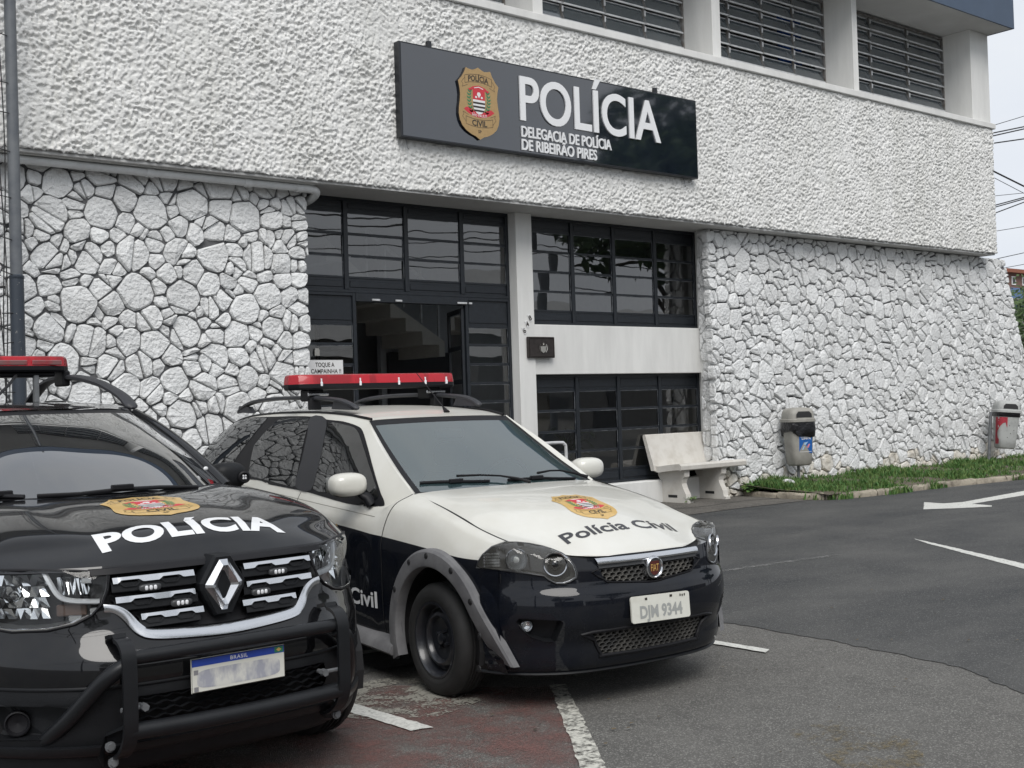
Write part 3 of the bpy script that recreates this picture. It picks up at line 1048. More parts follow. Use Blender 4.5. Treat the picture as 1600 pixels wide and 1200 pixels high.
# door leaves, folded into the lobby
def leaf(x, sgn, ang):
    mb = MB()
    W, Ht = 0.85, 2.55
    for a, b in ((0, .06), (W-.06, W)):
        mb.box((a, -.02, .33), (b, .02, .33+Ht), .004)
    for z in (.33, .93, 1.40, 1.86, 2.32, 2.82):
        mb.box((.06, -.02, z), (W-.06, .02, z+.06), .004)
    mb.box((.06, -.008, .39), (W-.06, .008, .93))
    R = Matrix.Rotation(ang, 3, 'Z')
    mb.v = [tuple(R @ Vector(p)+Vector((x, Y_W+.02, 0))) for p in mb.v]
    d = wpart('door_leaf', mb, M['frame'], B)
    for z in (.99, 1.46, 1.92, 2.38):
        pm = MB()
        pm.add([R @ Vector(p)+Vector((x, Y_W+.02, 0)) for p in ((.06, 0, z), (W-.06, 0, z), (W-.06, 0, z+.42), (.06, 0, z+.42))], [(0, 1, 2, 3)])
        make('pane', pm, M['pane'], d, recalc=False)
    return d
leaf(8.33, 1, RAD(95))
leaf(10.03, -1, RAD(66))
mb = MB()
for x, w in ((8.6, .12), (8.95, .1), (9.98, .16), (10.12, .05)):
    mb.box((x-w/2, Y_W-.06, 2.925), (x+w/2, Y_W-.04, 2.95), .004)
wpart('door_closer', mb, M['bar_white'], B)
# lobby
mb = MB()
mb.box((4.0, 17.6, .32), (15.2, 17.7, Z_S-.03))
mb.box((4.0, 13.1, .32), (4.1, 17.6, Z_S-.03))
mb.box((15.1, 13.12, .32), (15.2, 17.6, Z_S-.03))
mb.box((10.86, 16.2, .32), (15.1, 16.3, Z_S-.03))
wpart('lobby_wall', mb, M['interior'], B)
st = MB()
prof = [(9.97, 3.12), (10.30, 3.12), (11.24, 2.56), (11.24, 2.33), (11.13, 2.33), (11.13, 2.51), (10.82, 2.51), (10.82, 2.71), (10.52, 2.71), (10.52, 2.91), (10.25, 2.91), (10.25, 3.11)]
st.prism([(x, z) for x, z in prof], lambda a, b, d: (a, 15.0+d, b), 1.1)
prof2 = [(8.75, 4.2), (8.95, 4.2), (10.30, 3.12), (10.25, 3.11), (9.97, 3.11), (9.97, 3.30), (9.70, 3.30), (9.70, 3.5), (9.43, 3.5), (9.43, 3.7), (9.16, 3.7), (9.16, 3.92), (8.9, 3.92)]
st.prism(prof2, lambda a, b, d: (a, 15.0+d, b), 1.1)
wpart('stairs', st, M['int_white'], B)
mb = MB()
for k in range(8):
    x = 8.9+k*.32
    z = 4.20-(x-8.95)*0.70
    mb.box((x, 15.02, z-.05), (x+.03, 15.05, z+.75))
mb.tube([(8.7, 15.03, 5.0), (11.4, 15.03, 3.15)], .025, 8)
wpart('stair_rail', mb, M['bar_white'], B)
for a, b in (((10.95, 16.1, .32), (12.4, 16.19, 2.45)), ((9.1, 17.5, .32), (10.0, 17.59, 2.4))):
    mb = MB()
    mb.box(a, b, .01)
    wpart('inner_door', mb, M['int_dark'], B)
mb = MB()
mb.box((11.45, 13.4, 1.15), (11.95, 13.45, 1.75), .01)
wpart('notice_board', mb, mat('tan_card', (0.16, 0.125, 0.075), 0.8), B)
mb = MB()
for _ in range(70):
    c = Vector((12.5+rnd.gauss(0, .18), 13.5+rnd.gauss(0, .1), .8+rnd.uniform(-.2, .35)))
    u = Vector((rnd.uniform(-1, 1), rnd.uniform(-1, 1), rnd.uniform(-1, 1)))*.11
    w_ = Vector((rnd.uniform(-1, 1), rnd.uniform(-1, 1), rnd.uniform(-1, 1)))*.05
    mb.add([c-u, c+w_, c+u, c-w_], [(0, 1, 2, 3)])
mb.cyl((12.5, 13.5, .32), (12.5, 13.5, .6), .16, .2)
t = tagmesh(make('potted_plant', mb, M['leaf'], recalc=False), 'potted green plant behind the lower window left of the bench', 'plant')

# ------------------------------------------------------------------ stone walls
def clip(poly, n, c):
    """keep the side n.p <= c"""
    out = []
    k = len(poly)
    for i in range(k):
        p, q = poly[i], poly[(i+1) % k]
        dp, dq = p[0]*n[0]+p[1]*n[1]-c, q[0]*n[0]+q[1]*n[1]-c
        if dp <= 0:
            out.append(p)
        if dp*dq < 0:
            t = dp/(dp-dq)
            out.append((p[0]+(q[0]-p[0])*t, p[1]+(q[1]-p[1])*t))
    return out
def area(poly):
    return 0.5*sum(poly[i-1][0]*poly[i][1]-poly[i][0]*poly[i-1][1] for i in range(len(poly)))

def stone_cells(dom, radii, seed, aniso=1.0, courses=None):
    """irregular rubble: weighted Voronoi cells of randomly sized, loosely packed stones, clipped to the convex polygon dom"""
    g = random.Random(seed)
    xs = [p[0] for p in dom]
    zs = [p[1] for p in dom]
    S = []
    if courses:                                     # small squared stones along one edge
        S += courses
    cell = 0.5
    hsh = {}
    def near(x, z):
        cx, cz = int(x//cell), int(z//cell)
        for a in (-1, 0, 1):
            for b in (-1, 0, 1):
                yield from hsh.get((cx+a, cz+b), ())
    for s in S:
        hsh.setdefault((int(s[0]//cell), int(s[1]//cell)), []).append(s)
    W, H = max(xs)-min(xs), max(zs)-min(zs)
    for r, tries in radii:
        for _ in range(int(tries*W*H)):
            x, z = g.uniform(min(xs)-.1, max(xs)+.1), g.uniform(min(zs)-.1, max(zs)+.1)
            rr = r*g.uniform(.85, 1.15)
            if all(((x-o[0])/aniso)**2+((z-o[1]))**2 > ((rr+o[2])*.93)**2 for o in near(x, z)):
                s = (x, z, rr)
                S.append(s)
                hsh.setdefault((int(x//cell), int(z//cell)), []).append(s)
    cells = []
    for s in S:
        x, z, r = s
        poly = list(dom)
        R = 1.0
        cand = sorted((o for o in S if o is not s and abs(o[0]-x) < R and abs(o[1]-z) < R), key=lambda o: (o[0]-x)**2+(o[1]-z)**2)[:26]
        for o in cand:
            nx_, nz_ = o[0]-x, o[1]-z
            d2 = nx_*nx_+nz_*nz_
            # power bisector
            c = (d2+r*r-o[2]*o[2])/2
            poly = clip(poly, (nx_, nz_), c+nx_*x+nz_*z)
            if len(poly) < 3:
                break
        if len(poly) >= 3 and abs(area(poly)) > 0.0025:
            if area(poly) < 0:
                poly = poly[::-1]
            cells.append(poly)
    # break many of the bigger ones along a random line, so that shapes are angular and uneven
    out = []
    def split(poly, depth):
        A = area(poly)
        if A > 0.024 and depth < 2 and g.random() < (.50 if depth == 0 else .28):
            k = len(poly)
            cx_ = sum(p[0] for p in poly)/k+g.gauss(0, .18)*math.sqrt(A)
            cz_ = sum(p[1] for p in poly)/k+g.gauss(0, .18)*math.sqrt(A)
            a = g.uniform(0, math.pi)
            n = (math.cos(a), math.sin(a))
            c = n[0]*cx_+n[1]*cz_
            p1, p2 = clip(poly, n, c), clip(poly, (-n[0], -n[1]), -c)
            if len(p1) > 2 and len(p2) > 2 and min(abs(area(p1)), abs(area(p2))) > .006:
                split(p1, depth+1)
                split(p2, depth+1)
                return
        out.append(poly)
    for c in cells:
        split(c, 0)
    return out

def shrink(poly, d):
    k = len(poly)
    out = list(poly)
    res = list(poly)
    for i in range(k):
        p, q = poly[i], poly[(i+1) % k]
        ex, ez = q[0]-p[0], q[1]-p[1]
        l = math.hypot(ex, ez)
        if l < 1e-5:
            continue
        n = (ez/l, -ex/l)
        res = clip(res, n, n[0]*p[0]+n[1]*p[1]-d*rnd.uniform(.15, 2.3))
        if len(res) < 3:
            return None
    return res

def dedupe(poly, d):
    out = []
    for p in poly:
        if not out or math.hypot(p[0]-out[-1][0], p[1]-out[-1][1]) > d:
            out.append(p)
    if len(out) > 2 and math.hypot(out[0][0]-out[-1][0], out[0][1]-out[-1][1]) < d:
        out.pop()
    return out

def stone_mesh(poly, f, gap, relief, deep=0.09):
    """one stone: rounded outline, bevel to a tilted, chipped face; f maps (a,z,out) -> 3D"""
    p = shrink(poly, gap)
    if not p:
        return None
    p = dedupe(p, 0.02)
    per = sum(math.hypot(p[i][0]-p[i-1][0], p[i][1]-p[i-1][1]) for i in range(len(p)))
    if len(p) < 3 or abs(area(p)) < 0.0015 or abs(area(p)) < .022*per*per:
        return None
    # knock the corners off
    q = []
    k = len(p)
    for i in range(k):
        a, b, c = p[i-1], p[i], p[(i+1) % k]
        la, lc = math.hypot(a[0]-b[0], a[1]-b[1]), math.hypot(c[0]-b[0], c[1]-b[1])
        t = min(0.034, 0.26*la)/la*rnd.uniform(.15, 1.5)
        u = min(0.034, 0.26*lc)/lc*rnd.uniform(.15, 1.5)
        q.append((b[0]+(a[0]-b[0])*t, b[1]+(a[1]-b[1])*t))
        q.append((b[0]+(c[0]-b[0])*u, b[1]+(c[1]-b[1])*u))
    q = dedupe(q, 0.006)
    k = len(q)
    cx, cz = sum(v[0] for v in q)/k, sum(v[1] for v in q)/k
    ext = math.sqrt(abs(area(q)))
    tx, tz = rnd.gauss(0, relief*1.7), rnd.gauss(0, relief*1.7)
    base = rnd.uniform(0.0, relief)
    vs = []
    for a, z in q:
        vs.append(f(a, z, -deep))
    for a, z in q:
        vs.append(f(a+(cx-a)*.015, z+(cz-z)*.015, base*.8+rnd.uniform(-.012, .004)))
    ins = min(0.22, 0.013/ext+0.045)
    top = []
    for a, z in q:
        w = ins*rnd.uniform(.6, 1.5)
        aa, z2 = a+(cx-a)*w, z+(cz-z)*w
        vs.append(f(aa, z2, max(0.0, base+0.008+(aa-cx)*tx+(z2-cz)*tz+rnd.uniform(-.008, .008))))
    jx, jz = rnd.gauss(0, ext*.12), rnd.gauss(0, ext*.12)
    vs.append(f(cx+jx, cz+jz, base+0.012+rnd.uniform(-.012, .018)))
    fs = []
    for i in range(k):
        j = (i+1) % k
        fs.append((i, j, k+j, k+i))
        fs.append((k+i, k+j, 2*k+j, 2*k+i))
        fs.append((2*k+i, 2*k+j, 3*k))
    return vs, fs

def stone_wall(root, cells, f, gap, relief, score, dirty=None):
    """the 300 largest-looking stones as parts, the rest joined"""
    items = []
    for c in cells:
        s = stone_mesh(c, f, gap, relief)
        if s:
            cx, cz = sum(p[0] for p in c)/len(c), sum(p[1] for p in c)/len(c)
            items.append((score(cx, cz)*abs(area(c)), s, (cx, cz)))
    items.sort(key=lambda t: -t[0])
    rest = MB()
    rest_d = MB()
    for i, (sc, (vs, fs), c) in enumerate(items):
        m = M['stone_dirty'] if dirty and dirty(*c) else M['stone']
        if i < 300:
            mb = MB()
            mb.add(vs, fs)
            make('stone', mb, m, root, loc=tuple(-x for x in root.location))
        else:
            (rest_d if m is M['stone_dirty'] else rest).add(vs, fs)
    if rest.f or rest_d.f:
        mb = MB()
        mb.add(rest.v, rest.f, 0)
        mb.add(rest_d.v, rest_d.f, 1)
        o = make('small_stones', mb, [M['stone'], M['stone_dirty']], root, loc=tuple(-x for x in root.location))
        o['kind'] = 'stuff'
    return len(items)

Y_S = 12.50
WL = thing('stone_wall', 'white painted rubble stone wall with large stones left of the door', 'stone wall', (5.4, Y_S, 0))
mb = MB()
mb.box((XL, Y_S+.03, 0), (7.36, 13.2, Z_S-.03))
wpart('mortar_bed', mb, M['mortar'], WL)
co = []
z = 0.1
while z < 4.3:                                      # squared stones at the door edge
    hgt = rnd.uniform(.11, .30)
    w = rnd.choice([.14, .2, .27])
    co.append((7.40-w/2, z+hgt/2, .10))
    if w < .2:
        co.append((7.40-w-.10, z+hgt/2+rnd.uniform(-.03, .03), .10))
    z += hgt
cells = stone_cells([(0.6, 0.0), (7.40, 0.0), (7.40, 4.21), (0.6, 4.21)], ((.165, 30), (.13, 80), (.098, 170), (.07, 260), (.048, 260)), 21, 1.06, co)
fL = lambda a, z, d: (a, Y_S-d+0.02, z)
nL = stone_wall(WL, cells, fL, 0.0043, 0.036, lambda x, z: (1.0 if 3.3 < x < 7.4 and z > 0.9 else 0.0001)*(1 if z < 4.3 else .2))

WR = thing('stone_wall', 'white painted rubble stone wall right of the windows behind the litter bins', 'stone wall', (19.0, Y_S, 0))
def wr_right(z):
    return 24.95-(z/4.23)*1.25
mb = MB()
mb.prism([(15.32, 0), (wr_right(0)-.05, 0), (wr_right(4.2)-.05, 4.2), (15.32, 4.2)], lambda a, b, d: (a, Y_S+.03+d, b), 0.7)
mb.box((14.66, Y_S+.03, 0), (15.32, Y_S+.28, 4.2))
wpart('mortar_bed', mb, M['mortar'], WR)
co = []
z = 0.05
while z < 4.3:
    hgt = rnd.uniform(.12, .28)
    w = rnd.choice([.16, .22, .3])
    co.append((14.50+w/2, z+hgt/2, .10))
    z += hgt
cells = stone_cells([(14.50, 0.0), (wr_right(0), 0.0), (wr_right(4.2), 4.21), (14.50, 4.21)], ((.155, 20), (.125, 90), (.098, 240), (.072, 320), (.05, 320)), 33, 0.95, co)
fR = lambda a, z, d: (a, Y_S-d+0.02-(0.10*(1-z/4.2) if z < 4.2 else 0), z)
nR = stone_wall(WR, cells, fR, 0.0068, 0.022, lambda x, z: 1.0/(x-4), dirty=lambda x, z: z < 0.36+0.12*math.sin(x*2.3) and rnd.random() < .8)
# return face of the right-hand wall, towards the windows
cells = stone_cells([(0, 0), (0.27, 0), (0.27, 4.2), (0, 4.2)], ((.13, 200), (.09, 300)), 44, 1.0)
fE = lambda a, z, d: (14.575-d*0.7+(0.03*(a/0.3)), Y_S+.02+a, z)
for c in cells:
    s = stone_mesh(c, fE, 0.006, 0.02, 0.05)
    if s:
        mb = MB()
        mb.add(*s)
        make('return_stone', mb, M['stone'], WR, loc=tuple(-x for x in WR.location))
# right end face of the wall
cells = stone_cells([(0, 0), (0.7, 0), (0.7, 4.2), (0, 4.2)], ((.17, 120), (.1, 200)), 45, 1.0)
fE2 = lambda a, z, d: (wr_right(z)-.04+d, Y_S+.02+a, z)
for c in cells:
    s = stone_mesh(c, fE2, 0.008, 0.03, 0.05)
    if s:
        mb = MB()
        mb.add(*s)
        make('end_stone', mb, M['stone'], WR, loc=tuple(-x for x in WR.location))
# ------------------------------------------------------------------ vehicle helpers
class Car:
    def __init__(s, root):
        s.root = root
        s.inv = Matrix.Translation(root.location) @ Matrix.Rotation(root.rotation_euler[2], 4, 'Z')
        s.inv = s.inv.inverted()
        s.env = {}                                  # name -> grid array
        s.co = s.inv @ Vector((0, 0, CAM_H))
    def ray(s, u, v):
        """sight line of the photographed feature, in the car's own frame"""
        d = _r2*((u-800)/FPX)+_d2*((v-600)/FPX)+_f
        return s.co, (s.inv.to_3x3() @ d).normalized()
    def bvh(s, names=None):
        V, F = [], []
        for k, P in s.env.items():
            if names and k not in names:
                continue
            o = len(V)
            m, n = P.shape[:2]
            V += [Vector(p) for p in P.reshape(-1, 3).tolist()]
            F += [(o+i*n+j, o+i*n+j+1, o+(i+1)*n+j+1, o+(i+1)*n+j) for i in range(m-1) for j in range(n-1)]
        return BVHTree.FromPolygons(V, F)
    def hit(s, bvh, u, v):
        o, d = s.ray(u, v)
        h = bvh.ray_cast(o, d)
        if h[0] is not None:
            return h[0]
        best = None
        for t in np.linspace(3, 12, 240):
            p = o+d*float(t)
            n = bvh.find_nearest(p)
            if n[0] is not None and (best is None or n[3] < best[0]):
                best = (n[3], n[0])
        return best[1]
    def at_y(s, u, v, y):
        o, d = s.ray(u, v)
        return o+d*((y-o.y)/d.y)

class Frame:
    """projection frame: e1 right, e2 up, n towards the viewer"""
    def __init__(s, e1, e2, n=None, o=(0, 0, 0)):
        s.e1, s.e2 = Vector(e1).normalized(), Vector(e2).normalized()
        s.n = Vector(n).normalized() if n is not None else s.e1.cross(s.e2)
        s.o = Vector(o)
    def to2(s, p):
        q = Vector(p)-s.o
        return (q.dot(s.e1), q.dot(s.e2))
    def mirrored(s):
        f = lambda v: Vector((-v.x, v.y, v.z))
        return Frame(-f(s.e1), f(s.e2), f(s.n), f(s.o))

def view_frame(n, up=(0, 0, 1)):
    n = Vector(n).normalized()
    e1 = Vector(up).cross(n).normalized()
    return Frame(e1, n.cross(e1), n)

F_TOP = Frame((1, 0, 0), (0, 1, 0), (0, 0, 1))
F_FRONT = Frame((1, 0, 0), (0, 0, 1), (0, -1, 0))
F_RIGHT = Frame((0, -1, 0), (0, 0, 1), (-1, 0, 0))

def conform(v2, faces, fr, bvh, off, step=0.03, mi=0, mb=None, far=3.0, dref=0.0):
    """wrap a flat drawing onto a surface along the frame's normal"""
    bm = bmesh.new()
    vs = [bm.verts.new((p[0], p[1], 0)) for p in v2]
    for q in faces:
        if len(set(q)) >= 3:
            try:
                bm.faces.new([vs[i] for i in q])
            except ValueError:
                pass
    xs = [p[0] for p in v2]
    ys = [p[1] for p in v2]
    bmesh.ops.triangulate(bm, faces=[f for f in bm.faces if len(f.verts) > 4], ngon_method='EAR_CLIP')
    if step:
        for ax, lo, hi in ((0, min(xs), max(xs)), (1, min(ys), max(ys))):
            k = math.ceil(lo/step)
            while k*step < hi:
                co = [0, 0, 0]
                co[ax] = k*step
                no = [0, 0, 0]
                no[ax] = 1
                bmesh.ops.bisect_plane(bm, geom=bm.verts[:]+bm.edges[:]+bm.faces[:], plane_co=co, plane_no=no)
                k += 1
    bmesh.ops.triangulate(bm, faces=[f for f in bm.faces if len(f.verts) > 4])
    bm.verts.index_update()
    mb = mb or MB()
    out = []
    for v in bm.verts:
        o = fr.o+fr.e1*v.co.x+fr.e2*v.co.y+fr.n*far
        h = bvh.ray_cast(o, -fr.n)
        if h[0] is None:
            h = bvh.find_nearest(fr.o+fr.e1*v.co.x+fr.e2*v.co.y+fr.n*dref)
        nn = h[1] if h[1].dot(fr.n) > 0 else -h[1]
        out.append(h[0]+nn*off)
    fs = [tuple(v.index for v in f.verts) for f in bm.faces]
    bm.free()
    tot = 0.0
    for q in fs:
        tot += (out[q[1]]-out[q[0]]).cross(out[q[2]]-out[q[0]]).dot(fr.n)
    if tot < 0:
        fs = [q[::-1] for q in fs]
    return mb.add(out, fs, mi)

def inpoly(p, poly):
    x, y = p
    c = False
    j = len(poly)-1
    for i in range(len(poly)):
        xi, yi = poly[i]
        xj, yj = poly[j]
        if (yi > y) != (yj > y) and x < (xj-xi)*(y-yi)/(yj-yi)+xi:
            c = not c
        j = i
    return c

def near_on_poly(p, poly):
    best = None
    for i in range(len(poly)):
        a, b = poly[i-1], poly[i]
        dx_, dy_ = b[0]-a[0], b[1]-a[1]
        l2 = dx_*dx_+dy_*dy_
        t = 0 if l2 == 0 else max(0, min(1, ((p[0]-a[0])*dx_+(p[1]-a[1])*dy_)/l2))
        q = (a[0]+dx_*t, a[1]+dy_*t)
        d = math.hypot(q[0]-p[0], q[1]-p[1])
        if best is None or d < best[0]:
            best = (d, q)
    return best

def panel(name, P, mats, root, cuts=(), mi=None, label=None, center=(0, 1.4, 0.6), drop=None, smooth=40):
    """body panel from a grid; cuts = [(frame, polygon2d)] are holes whose rim is snapped to the polygon; mi(i,j,c) picks the material"""
    R, C = P.shape[:2]
    V = P.reshape(-1, 3).copy()
    alive = np.ones((R-1, C-1), bool)
    cen = (P[:-1, :-1]+P[1:, :-1]+P[:-1, 1:]+P[1:, 1:])/4
    cc = Vector(center)
    for fr, poly in cuts:
        bx = [p[0] for p in poly]
        by = [p[1] for p in poly]
        ins = np.zeros(R*C, bool)
        nrm = []
        for k in range(R*C):
            p = Vector(V[k])
            if (p-cc).dot(fr.n) < 0 and fr.n.z < 0.8:
                continue
            q = fr.to2(p)
            if min(bx)-.05 < q[0] < max(bx)+.05 and min(by)-.05 < q[1] < max(by)+.05 and inpoly(q, poly):
                ins[k] = True
        I = ins.reshape(R, C)
        cnt = I[:-1, :-1].astype(int)+I[1:, :-1]+I[:-1, 1:]+I[1:, 1:]
        alive &= cnt < 3
        edge = np.zeros((R, C), bool)
        part = (cnt > 0)
        for a in (0, 1):
            for b in (0, 1):
                edge[a:R-1+a, b:C-1+b] |= part
        for k in np.nonzero((edge & I).reshape(-1))[0]:
            p = Vector(V[k])
            d, q = near_on_poly(fr.to2(p), poly)
            if d < 0.03:
                q0 = fr.to2(p)
                V[k] = np.array(p+fr.e1*(q[0]-q0[0])+fr.e2*(q[1]-q0[1]))
    if drop is not None:
        for i in range(R-1):
            for j in range(C-1):
                if drop(cen[i, j]):
                    alive[i, j] = False
    mb = MB()
    mb.v = [tuple(p) for p in V]
    sgn = 0
    for i in range(R-1):
        for j in range(C-1):
            if alive[i, j]:
                mb.f.append((i*C+j, i*C+j+1, (i+1)*C+j+1, (i+1)*C+j))
                mb.m.append(mi(i, j, cen[i, j]) if mi else 0)
    tot = 0
    for q in mb.f[::7]:
        a, b, c = Vector(mb.v[q[0]]), Vector(mb.v[q[1]]), Vector(mb.v[q[2]])
        tot += (b-a).cross(c-a).dot(a-cc)
    if tot < 0:
        mb.f = [q[::-1] for q in mb.f]
    used = sorted({i for q in mb.f for i in q})
    mp = {k: n for n, k in enumerate(used)}
    mb.v = [mb.v[k] for k in used]
    mb.f = [tuple(mp[i] for i in q) for q in mb.f]
    o = make(name, mb, mats, root, label=label, smooth=smooth, recalc=False)
    return o

def mirx(P):
    Q = P.copy()
    Q[..., 0] *= -1
    return Q

def strip(pts, w, nrm, mb=None, mi=0):
    """flat ribbon of width w along points; nrm(p) gives the facing direction"""
    mb = mb or MB()
    P = [Vector(p) for p in pts]
    k = len(P)
    vs = []
    for i in range(k):
        t = (P[min(i+1, k-1)]-P[max(i-1, 0)]).normalized()
        b = t.cross(Vector(nrm(P[i]))).normalized()
        vs += [P[i]-b*w/2, P[i]+b*w/2]
    return mb.add(vs, [(2*i, 2*i+1, 2*i+3, 2*i+2) for i in range(k-1)], mi)

def ellipsoid(mb, c, r, e=1.0, nu=18, nv=12, mi=0, cut=None):
    """superellipsoid; e<1 is boxier"""
    def sp(x):
        return math.copysign(abs(x)**e, x)
    vs, fs = [], []
    for i in range(nv+1):
        ph = -math.pi/2+math.pi*i/nv
        for j in range(nu):
            th = 2*math.pi*j/nu
            vs.append((c[0]+r[0]*sp(math.cos(ph))*sp(math.cos(th)), c[1]+r[1]*sp(math.cos(ph))*sp(math.sin(th)), c[2]+r[2]*sp(math.sin(ph))))
    for i in range(nv):
        for j in range(nu):
            j2 = (j+1) % nu
            fs.append((i*nu+j, i*nu+j2, (i+1)*nu+j2, (i+1)*nu+j))
    return mb.add(vs, fs, mi)

def wheel(root, c, R, w, rr, side, style):
    """side -1: outer face towards -x"""
    ax = (side, 0, 0)
    mb = MB()
    pr = [(rr-.004, -w), (rr+.012, -w-.004), (R-.045, -w-.012), (R-.012, -w+.012), (R, -w+.035)]
    for k in range(4):                              # tread grooves
        h = -w+.05+(w-.1)*(k+.5)/4
        pr += [(R, h-.008), (R-.009, h-.005), (R-.009, h+.005), (R, h+.008)]
    pr += [(R, -.035), (R-.012, -.012), (R-.030, .004), (R-.052, .009), (R-.075, .006), (rr+.035, .008), (rr+.012, .004), (rr-.002, -.006)]
    mb.lathe(pr, c, ax, 56)
    tw = make('tyre', mb, M['rubber'], root, smooth=35)
    rb = MB()
    cx = Vector(c)
    rb.lathe([(rr-.003, -w+.01), (rr-.003, -.004), (rr+.006, -.002), (rr+.006, .004), (rr-.004, .004), (rr-.012, -.006), (rr-.016, -.030), (rr-.026, -.052), (rr-.034, -.054),
              (rr-.060, -.026), (rr-.072, -.024), (rr-.078, -.030), (rr-.085, -.056), (.048, -.066), (.040, -.058), (.030, -.056), (.028, -.036), (.012, -.030), (0.0005, -.030)] if style == 'steel' else
             [(rr, -w+.01), (rr, -.004), (rr+.006, .003), (rr-.01, .0), (rr-.02, -.03), (rr-.05, -.035), (.05, -.02), (.0005, -.015)], cx, ax, 56)
    rim = make('rim', rb, M['rim'], tw, smooth=40)
    hb = MB()
    if style == 'steel':
        for k in range(12):
            t = 2*math.pi*(k+.3)/12
            rad = rr-.046
            p = cx+Vector((side*-.042, 0, 0))+Vector((0, math.cos(t), math.sin(t)))*rad
            dirn = Vector((side, 0, 0))+Vector((0, math.cos(t), math.sin(t)))*1.1
            dirn.normalize()
            n = 10
            u = Vector((0, -math.sin(t), math.cos(t)))
            v = dirn.cross(u)
            q = p+dirn*.0045
            hb.add([q+u*.0165*math.cos(2*math.pi*a/n)+v*.0135*math.sin(2*math.pi*a/n) for a in range(n)], [tuple(range(n))])
        make('vent_hole', hb, M['black_void'], tw)
        for k in range(4):
            nb = MB()
            t = 2*math.pi*k/4+.5
            p = cx+Vector((0, math.cos(t), math.sin(t)))*.049
            nb.cyl(p+Vector((side*-.068, 0, 0)), p+Vector((side*-.040, 0, 0)), .010, n=6)
            make('wheel_nut', nb, M['rim'], tw)
    else:
        for k in range(5):
            t = 2*math.pi*k/5
            u = Vector((0, math.cos(t), math.sin(t)))
            v = Vector((0, -math.sin(t), math.cos(t)))
            a = cx+Vector((side*-.02, 0, 0))
            hb.add([a+u*.05+v*.03, a+u*.05-v*.03, a+u*(rr-.01)-v*.05, a+u*(rr-.01)+v*.05]+[p+Vector((side*.02, 0, 0)) for p in (a+u*.05+v*.02, a+u*.05-v*.02, a+u*(rr-.01)-v*.035, a+u*(rr-.01)+v*.035)],
                   [(4, 5, 6, 7), (0, 1, 5, 4), (1, 2, 6, 5), (2, 3, 7, 6), (3, 0, 4, 7)])
        make('spoke', hb, M['chrome_dull'], tw)
    return tw

